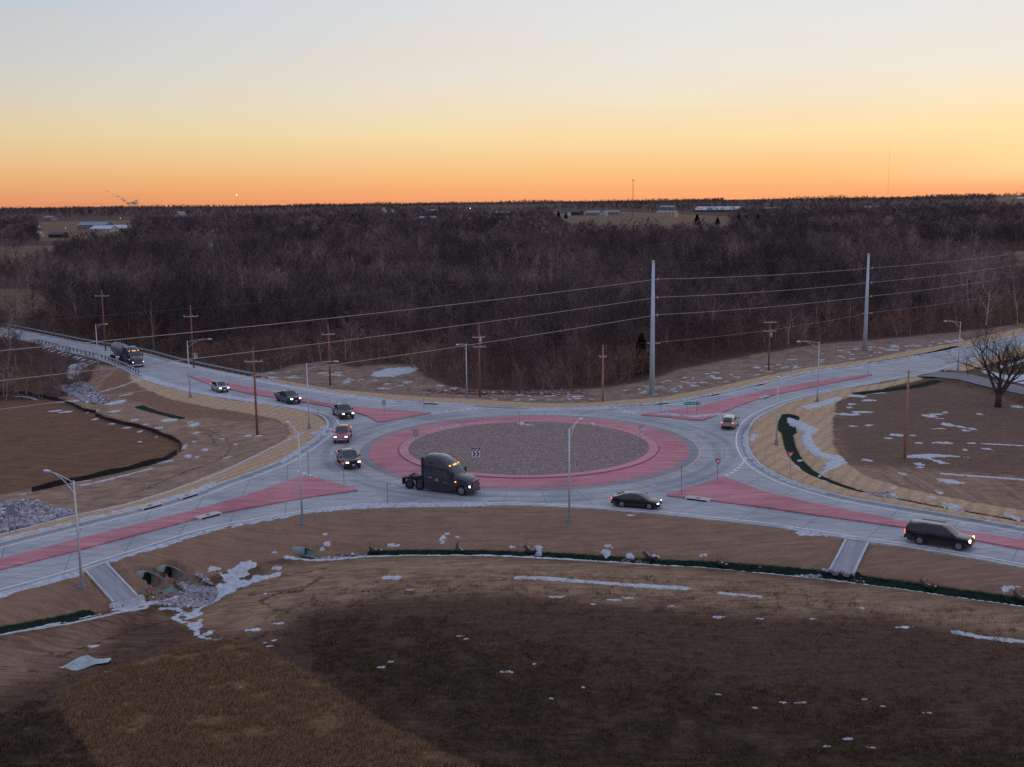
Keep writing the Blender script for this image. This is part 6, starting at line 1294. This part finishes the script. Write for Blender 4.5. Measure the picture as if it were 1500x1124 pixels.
def jgrid(x0, x1, y0, y1, s): X, Y = np.meshgrid(np.arange(x0, x1, s), np.arange(y0, y1, s)); p = np.stack([X.ravel(), Y.ravel()], 1); return p + rng.uniform(-.48, .48, p.shape) * s
FF_ALL = FFW + [np.array([P(u, v, -.8) for u, v in f]) for f in ([(-80, 424), (62, 426), (80, 463), (74, 486), (40, 484), (-80, 468)], [(-60, 360), (110, 360), (90, 384), (40, 404), (-60, 408)], [(56, 323), (200, 321), (190, 358), (130, 364), (56, 362)], [(800, 311), (1068, 317), (1075, 345), (930, 354), (830, 344)], [(1330, 372), (1560, 368), (1560, 400), (1330, 396)])]
LEFTP = np.array([P(u, v, -1.5) for u, v in [(-500, 660), (0, 569), (105, 562), (142, 532), (100, 520), (50, 508), (-40, 491), (-500, 430)]])
def ok_tree(p, marg=1.0, ffm=2.0):
    x, y = p[:, 0], p[:, 1]; k = (sdist(x, y, CLEAR) > marg); k &= ~(inside(x, y, LEFTP) & (750 + x / y * F > 8))
    for q in FF_ALL: k &= ~(inside(x, y, q))
    return k
vis = lambda p, f=.53: np.abs(p[:, 0]) < (p[:, 1] * f + 18)
nr = jgrid(-190, 200, 120, 350, 5.0); nr = nr[vis(nr)]; nr = nr[ok_tree(nr)]
nr = nr[d_road(nr[:, 0], nr[:, 1]) > 3.5]
dist = np.hypot(nr[:, 0], nr[:, 1]); 
eastp = (nr[:, 0] > 78) & (nr[:, 1] > 200); nr = nr[~(eastp & (rng.uniform(0, 1, len(nr)) < .35))]
dist = np.hypot(nr[:, 0], nr[:, 1]) + rng.uniform(0, 25, len(nr)); o_ = np.argsort(dist); nr = nr[o_]; fr_, rest = nr[:300], nr[300:]
hz_ = h_full(fr_[:, 0], fr_[:, 1])
TREE_L = 'bare grey brown tree among many like it at the near edge of the winter wood'
for i, (p, z_) in enumerate(zip(fr_, hz_)):
    k = int(rng.integers(0, 6)); tm, cm, _ = NEAR[k]; sc = rng.uniform(.62, 1.02)
    dcl = float(seg_dist(np.array([p[0]]), np.array([p[1]]), CLEAR, True)[0]); sc *= .52 + .48 * min(1, dcl / 16); sc *= .75 + .5 * float(vn(np.array([p[0]]), np.array([p[1]]), .05, 8)[0])
    r_ = empty('bare_tree', (p[0], p[1], z_), rng.uniform(0, 6.28), TREE_L, 'tree', 'bare trees along the near edge of the wood'); r_.scale = (sc * rng.uniform(.9, 1.15), sc * rng.uniform(.9, 1.15), sc)
    link(bpy.data.objects.new('trunk', tm), r_); link(bpy.data.objects.new('crown', cm), r_)
def pack(p, lo, hi, n, pw=1.0): return p[:, 0], p[:, 1]
mid2 = jgrid(-420, 420, 340, 760, 6.6); mid2 = mid2[vis(mid2) & (np.hypot(mid2[:, 0], mid2[:, 1]) > 350)]; mid2 = mid2[ok_tree(mid2)]
mp_ = np.vstack([rest, mid2]); z_ = h_base(mp_[:, 0], mp_[:, 1]); gn_scatter('wood', MID, np.c_[mp_, z_], rng.uniform(.62, 1.05, len(mp_)) * (.55 + .85 * vn(mp_[:, 0], mp_[:, 1], .025, 3)), rng.uniform(0, 6.28, len(mp_)), rng.integers(0, 6, len(mp_)), 'dense bare winter wood filling the valley beyond the road', 'wood')
far1 = jgrid(-900, 900, 740, 1800, 11.0); far1 = far1[vis(far1)]; far1 = far1[ok_tree(far1)]; k = vn(far1[:, 0], far1[:, 1], .006, 21) < np.interp(far1[:, 1], [740, 1300, 1800], [1.0, .88, .75]); far1 = far1[k]
far2 = jgrid(-3600, 3600, 1800, 6200, 30.0); far2 = far2[vis(far2)]; far2 = far2[ok_tree(far2)]
k = vn(far2[:, 0] * .5, far2[:, 1], .0035, 33) > np.interp(far2[:, 1], [1800, 6200], [.36, .42]); ridge = np.abs(np.hypot(far2[:, 0], far2[:, 1]) - 5000 - 500 * np.sin(far2[:, 0] * .003)) < 220; kk = (k & (rng.uniform(0, 1, len(far2)) < .75)) | ridge; far2 = far2[kk]
fp = np.vstack([far1, far2]); z_ = h_base(fp[:, 0], fp[:, 1]); s_ = np.r_[rng.uniform(.7, 1.2, len(far1)) * (.75 + .5 * vn(far1[:, 0], far1[:, 1], .012, 5)), rng.uniform(.6, 1.2, len(far2)) * (.6 + .9 * vn(far2[:, 0], far2[:, 1] * .3, .006, 6))]
gn_scatter('far_wood', FARO, np.c_[fp, z_], s_, rng.uniform(0, 6.28, len(fp)), rng.integers(0, 4, len(fp)), 'distant bare woods and tree lines reaching to the horizon', 'wood')
bs = jgrid(-190, 200, 120, 290, 2.6); bs = bs[vis(bs)]; bs = bs[(sdist(bs[:, 0], bs[:, 1], CLEAR) > np.where(rng.uniform(0, 1, len(bs)) < .25, -2.5, -.3))]; bs = bs[(d_road(bs[:, 0], bs[:, 1]) > 3.0)]; d_ = seg_dist(bs[:, 0], bs[:, 1], CLEAR, True); bs = bs[rng.uniform(0, 1, len(bs)) < np.where(d_ < 22, .95, .35)]
z_ = h_full(bs[:, 0], bs[:, 1]); gn_scatter('underbrush', BUSH, np.c_[bs, z_], rng.uniform(.5, 1.5, len(bs)) * (.7 + .7 * vn(bs[:, 0], bs[:, 1], .06, 14)) * np.where(inside(bs[:, 0], bs[:, 1], LEFTP), .6, 1.0), rng.uniform(0, 6.28, len(bs)), rng.integers(0, 4, len(bs)), 'tangled reddish brown brush at the foot of the wood', 'brush')

# the lone tree in the right-hand field
x, y = G(1462, 596); TV, TF, CV, CF = tree_mesh(77, 11.0, .58, n1=8, n2=5, n3=4, ntw=6, tw_len=.6, tw_w=.018, trunk_r=.32, forks=5, low=.34, r3=.012, tw_up=.05)
r_ = empty('lone_tree', (x, y, gz(x, y)), R(200), 'big spreading bare tree with forked trunk alone in the right field', 'tree'); M_DB = mat('dark_bark', alb(50, 40, 42), .9, nscale=2, namp=.25); M_DT = mat('dark_twigs', alb(46, 36, 38), .9)
mb = MB(); mb.tube([(0, 0, -.2), (.02, 0, .8), (0, 0, 1.9)], [.55, .46, .44], 10); TV2 = [np.array(v) for v in mb.v]; b = len(TV); TV = list(TV) + TV2
for f in mb.f:
    for i in range(1, len(f) - 1): TF.append((b + f[0], b + f[i], b + f[i + 1]))
link(bpy.data.objects.new('trunk', mesh_of('trunk', TV, TF, [M_DB])), r_); link(bpy.data.objects.new('crown', mesh_of('crown', CV, CF, [M_DT])), r_)
for (u, v, sc, lab) in [(1418, 556, .34, 'small young bare tree left of the lone tree by the side road'), (28, 402, 2.1, 'tall bare tree standing clear of the wood at the upper left edge'), (196, 418, 1.9, 'large bare tree with wide crown rising over the far left wood'), (1490, 478, 1.5, 'bare tree at the right edge behind the road bend'), (1455, 474, 1.35, 'slender bare tree left of the one at the right edge'), (1425, 470, 1.2, 'bare tree above the street lamp at the side road junction'), (12, 545, .95, 'bare tree hiding the far left end of the road'), (32, 535, .8, 'smaller bare tree in front of the fading end of the far left road')]:
    x, y = P(u, v, -.8); r2 = empty('bare_tree', (x, y, gz(x, y)), u, lab, 'tree')
    if sc < .5: mm = (mesh_of('trunk', *tree_mesh(55, 11, .5)[:2], [M_DB]), mesh_of('crown', *tree_mesh(55, 11, .5)[2:], [M_DT]))
    else: mm = NEAR[int(u) % 6][:2]
    r2.scale = (sc, sc, sc); link(bpy.data.objects.new('trunk', mm[0]), r2); link(bpy.data.objects.new('crown', mm[1]), r2)
# cedars
def cedar_mesh(seed, h, r):
    rg = np.random.default_rng(seed); V = []; Fc = []
    for i in range(2600):
        t_ = rg.uniform(.03, 1)**.9; rr_ = r * (1 - t_)**.75 * rg.uniform(.35, 1.05) * (1 + .25 * math.sin(t_ * 19 + seed)); a = rg.uniform(0, 6.28); c = np.array([math.cos(a) * rr_, math.sin(a) * rr_, t_ * h]); q = rg.normal(0, .16, (3, 3)); b = len(V); V.extend([c + q[0], c + q[1], c + q[2] + np.array([0, 0, .12])]); Fc.append((b, b + 1, b + 2))
    mb = MB(); mb.tube([(0, 0, -.2), (0, 0, h * .9)], [.12, .03], 6); TV = [np.array(v) for v in mb.v]; TF = []
    for f in mb.f:
        for i in range(1, len(f) - 1): TF.append((f[0], f[i], f[i + 1]))
    return mesh_of('trunk', TV, TF, [M_TRUNK]), mesh_of('crown', V, Fc, [M_CEDAR])
cm_ = [cedar_mesh(5, 7.5, 2.2), cedar_mesh(9, 6.0, 2.4)]
for u, v, k, sc, lab in [(939, 551, 0, .95, 'dark evergreen in the wood just left of the tall steel pole'), (1021, 331, 1, 2.0, 'dark round evergreen in the far tan field, centre right'), (1051, 331, 1, 1.5, 'small dark evergreen right of the round one in the far field'), (1082, 333, 0, 1.8, 'dark evergreen left of a close pair at the end of the far field'), (1093, 333, 1, 1.9, 'dark evergreen right of a close pair at the end of the far field'), (1110, 333, 0, 1.7, 'dark evergreen standing right of the close pair'), (1309, 325, 0, 1.9, 'lone dark evergreen on the far right wooded slope'), (807, 321, 1, 1.6, 'dark evergreen shrub, left of three by the far white house'), (818, 322, 1, 2.0, 'dark evergreen shrub, largest of three by the far white house'), (829, 321, 1, 1.5, 'dark evergreen shrub, right of three by the far white house'), (517, 333, 1, 2.4, 'dark evergreen below the far farmhouse, left'), (532, 333, 1, 2.0, 'dark evergreen below the far farmhouse, right')]:
    x, y = P(u, v, -.8); r2 = empty('evergreen_tree', (x, y, gz(x, y)), u, lab, 'evergreen tree'); r2.scale = (sc,) * 3
    link(bpy.data.objects.new('trunk', cm_[k][0]), r2); link(bpy.data.objects.new('crown', cm_[k][1]), r2)

# ------------------------------------------------------------------ far buildings
WALLS = dict(w=mat('white_siding', alb(138, 136, 142), .8), g=mat('grey_siding', alb(104, 100, 106), .8), b=mat('brown_siding', alb(70, 52, 48), .8), t=mat('tan_siding', alb(150, 130, 112), .8), d=mat('dark_siding', alb(46, 42, 50), .8))
ROOFS = dict(b=mat('blue_grey_roof', alb(92, 106, 128), .5), g=mat('grey_roof', alb(96, 96, 106), .6), w=mat('snowy_roof', alb(140, 146, 164), .7), d=mat('dark_roof', alb(52, 50, 60), .7)); M_WIN = mat('dark_window', (.02, .022, .03), .1)
def house(u0, u1, vb, hw_, wall, roof, label, cat='house', dep=None, rh=.45, ridge_x=True, nwin=4, floors=1, z=-.8, wing=None):
    x0, y0 = P(u0, vb, z); x1, y1 = P(u1, vb, z); cx_, cy_ = (x0 + x1) / 2, (y0 + y1) / 2; L = math.hypot(x1 - x0, y1 - y0); D = dep or min(14, L * .6); zg = gz(cx_, cy_)
    r_ = empty('house' if cat == 'house' else 'farm_building', (cx_, cy_, zg), math.atan2(y1 - y0, x1 - x0), label, cat)
    m = MB(); hx, hy = L / 2, D / 2
    if ridge_x: m.box((0, 0, hw_ / 2 - .2), (L, D, hw_ + .4)); 
    else: m.box((0, 0, hw_ / 2 - .2), (L, D, hw_ + .4))
    R_ = rh * (D if ridge_x else L) / 2
    if ridge_x:
        for s in (-1, 1): m.add([(s * hx, -hy, hw_), (s * hx, hy, hw_), (s * hx, 0, hw_ + R_)], [(0, 1, 2)])
    else:
        for s in (-1, 1): m.add([(-hx, s * hy, hw_), (hx, s * hy, hw_), (0, s * hy, hw_ + R_)], [(0, 1, 2)])
    m.build('wall', WALLS[wall], r_); m = MB(); e = .5; t_ = .25
    if ridge_x:
        for s in (-1, 1): m.add([(-hx - e, s * (hy + e), hw_ - e * rh), (hx + e, s * (hy + e), hw_ - e * rh), (hx + e, 0, hw_ + R_), (-hx - e, 0, hw_ + R_), (-hx - e, s * (hy + e), hw_ - e * rh + t_), (hx + e, s * (hy + e), hw_ - e * rh + t_), (hx + e, 0, hw_ + R_ + t_), (-hx - e, 0, hw_ + R_ + t_)], [(0, 1, 2, 3), (7, 6, 5, 4), (0, 4, 5, 1), (1, 5, 6, 2), (3, 7, 4, 0)])
    else:
        for s in (-1, 1): m.add([(s * (hx + e), -hy - e, hw_ - e * rh), (s * (hx + e), hy + e, hw_ - e * rh), (0, hy + e, hw_ + R_), (0, -hy - e, hw_ + R_), (s * (hx + e), -hy - e, hw_ - e * rh + t_), (s * (hx + e), hy + e, hw_ - e * rh + t_), (0, hy + e, hw_ + R_ + t_), (0, -hy - e, hw_ + R_ + t_)], [(0, 1, 2, 3), (7, 6, 5, 4), (0, 4, 5, 1), (1, 5, 6, 2), (3, 7, 4, 0)])
    m.build('roof', ROOFS[roof], r_)
    for f in range(floors):
        for i in range(nwin):
            m = MB(); xx = -hx + L * (i + .5) / nwin; m.box((xx, -hy - .03, 1.6 + f * 2.8), (min(1.4, L / nwin * .5), .08, 1.2)); m.build('window', M_WIN, r_)
    m = MB(); m.box((L * .08, -hy - .04, 1.0), (1.0, .1, 2.1)); m.build('door', WALLS['d'], r_)
    return r_
house(720, 748, 317, 5, 'b', 'b', 'long brown barn with pale blue grey roof left of the far tan field', 'barn', nwin=2)
house(821, 834, 316.5, 5, 'w', 'd', 'white farmhouse with dark roof at the left end of the far field', floors=1)
house(834, 852, 316, 6, 'd', 'd', 'dark two part house beside the white farmhouse in the far field', floors=2)
house(861, 880, 316, 5, 'g', 'b', 'grey house with blue roof and white gable wing in the far field')
house(880, 889, 316.5, 5, 'w', 'b', 'white gabled wing beside the blue roofed far house', 'shed', ridge_x=False, nwin=1)
house(889, 909, 315.5, 5, 'g', 'g', 'long grey roofed shed at the right of the far farm group', 'shed')
house(964, 991, 318.5, 7, 't', 'g', 'pale stone two storey house right of the tall mast', floors=2, nwin=5)
house(968, 989, 310, 9, 'g', 'b', 'grey blue building behind the pale stone house', 'building', floors=2, nwin=5)
house(1022, 1088, 311, 4, 'b', 'w', 'very long low building with white roof near the right horizon', 'building', dep=30, nwin=6)
house(1120, 1138, 311.5, 6, 'd', 'g', 'dark gabled house on the far right slope'); house(1178, 1189, 315, 8, 'w', 'w', 'small white shed on the far right wooded slope', 'shed', ridge_x=False, nwin=1)
house(1264, 1286, 309, 5, 'g', 'w', 'low snowy roofed farm building near the right horizon', 'shed'); house(1490, 1510, 299, 5, 't', 'w', 'long pale roofed shed on the horizon field at the right edge', 'shed')
house(558, 566, 318.5, 9, 'w', 'g', 'white steep gabled farmhouse on the far centre left horizon', ridge_x=False, nwin=2, floors=2, rh=1.3); house(571, 578, 318, 8, 'g', 'g', 'grey gabled barn right of the white farmhouse', 'barn', ridge_x=False, nwin=1, rh=1.0)
house(526, 540, 322, 4, 'w', 'b', 'white low house left of the steep gabled farmhouse'); house(616, 641, 326, 5, 'g', 'w', 'snow roofed long house in the wood below the centre horizon'); house(627, 641, 314, 7, 'g', 'b', 'blue grey house far behind the snow roofed long house')
house(120, 160, 336, 5, 'g', 'b', 'long blue roofed building behind the far left field', 'building', nwin=6); house(139, 168, 341, 4, 'w', 'w', 'low white fronted house in the far left field', nwin=5); house(168, 200, 340, 4, 'g', 'w', 'low grey building right of the white fronted one', 'building', nwin=5)
house(214, 250, 329, 4, 'g', 'd', 'long dark roofed house on the far left'); house(255, 275, 328, 6, 'g', 'g', 'grey double gabled house on the far left horizon', ridge_x=False, nwin=3, rh=.9)
house(0, 18, 339, 4, 'w', 'w', 'white low shed at the far left edge', 'shed'); house(22, 43, 338.5, 4, 'w', 'g', 'white long shed second from the left edge', 'shed', nwin=5); house(76, 96, 349, 3, 'd', 'd', 'dark parked trailer like shed in the far left field', 'shed', nwin=2); house(50, 62, 347, 3, 'w', 'w', 'small white hut left of the dark shed', 'shed', nwin=1)
house(306, 334, 382, 4.5, 'g', 'w', 'snow roofed house in the middle of the wood, upper left', rh=.7, dep=12); house(348, 361, 388, 4.5, 'g', 'w', 'smaller snow roofed house in the wood right of the larger one', rh=.7); house(465, 481, 376, 5, 'g', 'b', 'blue roofed house hidden in the wood, left of centre', rh=.6); house(448, 456, 377, 5, 'g', 'w', 'small snow roofed shed left of the blue roofed house', 'shed', rh=.6, nwin=1)
house(68, 80, 324, 6, 'g', 'g', 'grey shed near the far left horizon', 'shed')

# mast, radio tower, yard lights, steam
x, y = P(927, 319, -.8); r_ = empty('light_mast', (x, y, gz(x, y)), 0, 'tall thin mast with round lamp ring above the far field', 'light mast'); hm = 31 + (291 - 1.9 - 264.5) * y / F
m = MB(); m.tube([(0, 0, 0), (0, 0, hm * .5), (0, 0, hm)], [.55, .42, .3], 8); m.build('pole', mat('dark_mast', alb(70, 52, 52), .6), r_); m = MB(); m.tube([(0, 0, hm - .6), (0, 0, hm + .6)], [1.2, 1.5], 12); m.build('lamp_ring', M_BLKS, r_)
x, y = P(921, 311, -.8); r_ = empty('utility_pole', (x, y, gz(x, y)), 0, 'short thin pole left of the tall far mast', 'utility pole'); m = MB(); m.tube([(0, 0, 0), (0, 0, 30)], .4, 6); m.build('pole', M_TRUNK, r_); m = MB(); m.box((0, 0, 28), (4, .3, .3)); m.build('crossarm', M_TRUNK, r_)
yy = 5000; xx = (1296 - 750) / F * yy; hm = 31 + (291 - 5.8 - 220) * yy / F; r_ = empty('radio_tower', (xx, yy, gz(xx, yy)), 0, 'extremely thin radio tower on the right horizon', 'radio tower'); m = MB()
for a in range(3): m.tube([(1.1 * math.cos(a * 2.1), 1.1 * math.sin(a * 2.1), 0), (.7 * math.cos(a * 2.1), .7 * math.sin(a * 2.1), hm)], .09, 4)
for i in range(40): z0, z1 = hm * i / 40, hm * (i + 1) / 40; a, b = i % 3 * 2.1, (i + 1) % 3 * 2.1; m.tube([(1.1 * math.cos(a), 1.1 * math.sin(a), z0), (1.1 * math.cos(b), 1.1 * math.sin(b), z1)], .05, 4)
m.build('lattice', mat('tower_steel', alb(150, 110, 100), .6), r_)
for u, v, hh, col_, st, lab in [(348, 316, 46, (1, .93, .85), 14, 'tower with bright white light on the left horizon'), (689, 318, 15, (1, .85, .6), 8, 'yard lamp with yellow white light left of the brown barn'), (177, 331, 10, (1, .45, .12), 4, 'yard lamp glowing orange beside the far left buildings'), (59, 344, 8, (1, .7, .3), 2.5, 'yellow lamp on the white hut in the far left field'), (97, 345, 7, (1, .7, .35), 2.5, 'dim yellow lamp beside the dark shed')]:
    x, y = P(u, v, -.8); r_ = empty('yard_lamp', (x, y, gz(x, y)), 0, lab, 'yard lamp', 'lit lamps far away'); m = MB(); m.tube([(0, 0, 0), (0, 0, hh)], .12, 5); m.build('pole', M_POST, r_); m = MB(); s = y / F * .42
    m.add([tuple(np.array(q) * s + np.array([0, 0, hh])) for q in ICO], [tuple(f) for f in ICF]); m.build('lamp', mat('lit_lamp', col_, .5, emis=col_, estr=st), r_)
# steam plume
vm = bpy.data.materials.new('steam'); vm.use_nodes = True; vm.node_tree.nodes.clear(); t = NT(vm.node_tree); pv_ = t.new('ShaderNodeVolumePrincipled'); pv_.inputs['Color'].default_value = (.72, .76, .84, 1); pv_.inputs['Density'].default_value = .045; mo = t.new('ShaderNodeOutputMaterial'); t.l.new(pv_.outputs[0], mo.inputs['Volume'])
D_ = 6800; m = MB()
for u, v, a, b in [(207, 297.5, 8, 3.5), (210, 294.5, 4, 3), (199, 298, 6, 2.6), (193, 294, 4.5, 2.2), (190, 291.5, 3.5, 1.8), (184, 288, 4, 1.5), (178, 285.5, 3, 1.0), (169, 280.5, 4, .8)]:
    xx = (u - 750) / F * D_; zz = H + (291 - (u - 750) * .0107 - v) / F * D_; k = D_ / F; rg2 = np.random.default_rng(int(u)); vs = [(q[0] * a * k * rg2.uniform(.8, 1.2) + xx, q[1] * a * k + D_, q[2] * b * k * rg2.uniform(.8, 1.2) + zz) for q in ICO]; m.add(vs, [tuple(f) for f in ICF])
o = m.build('steam_plume', vm, None, True); sb = o.modifiers.new('round', 'SUBSURF'); sb.levels = sb.render_levels = 2; tag(o, 'small grey steam plume drifting up from the left horizon', 'steam', kind='stuff')
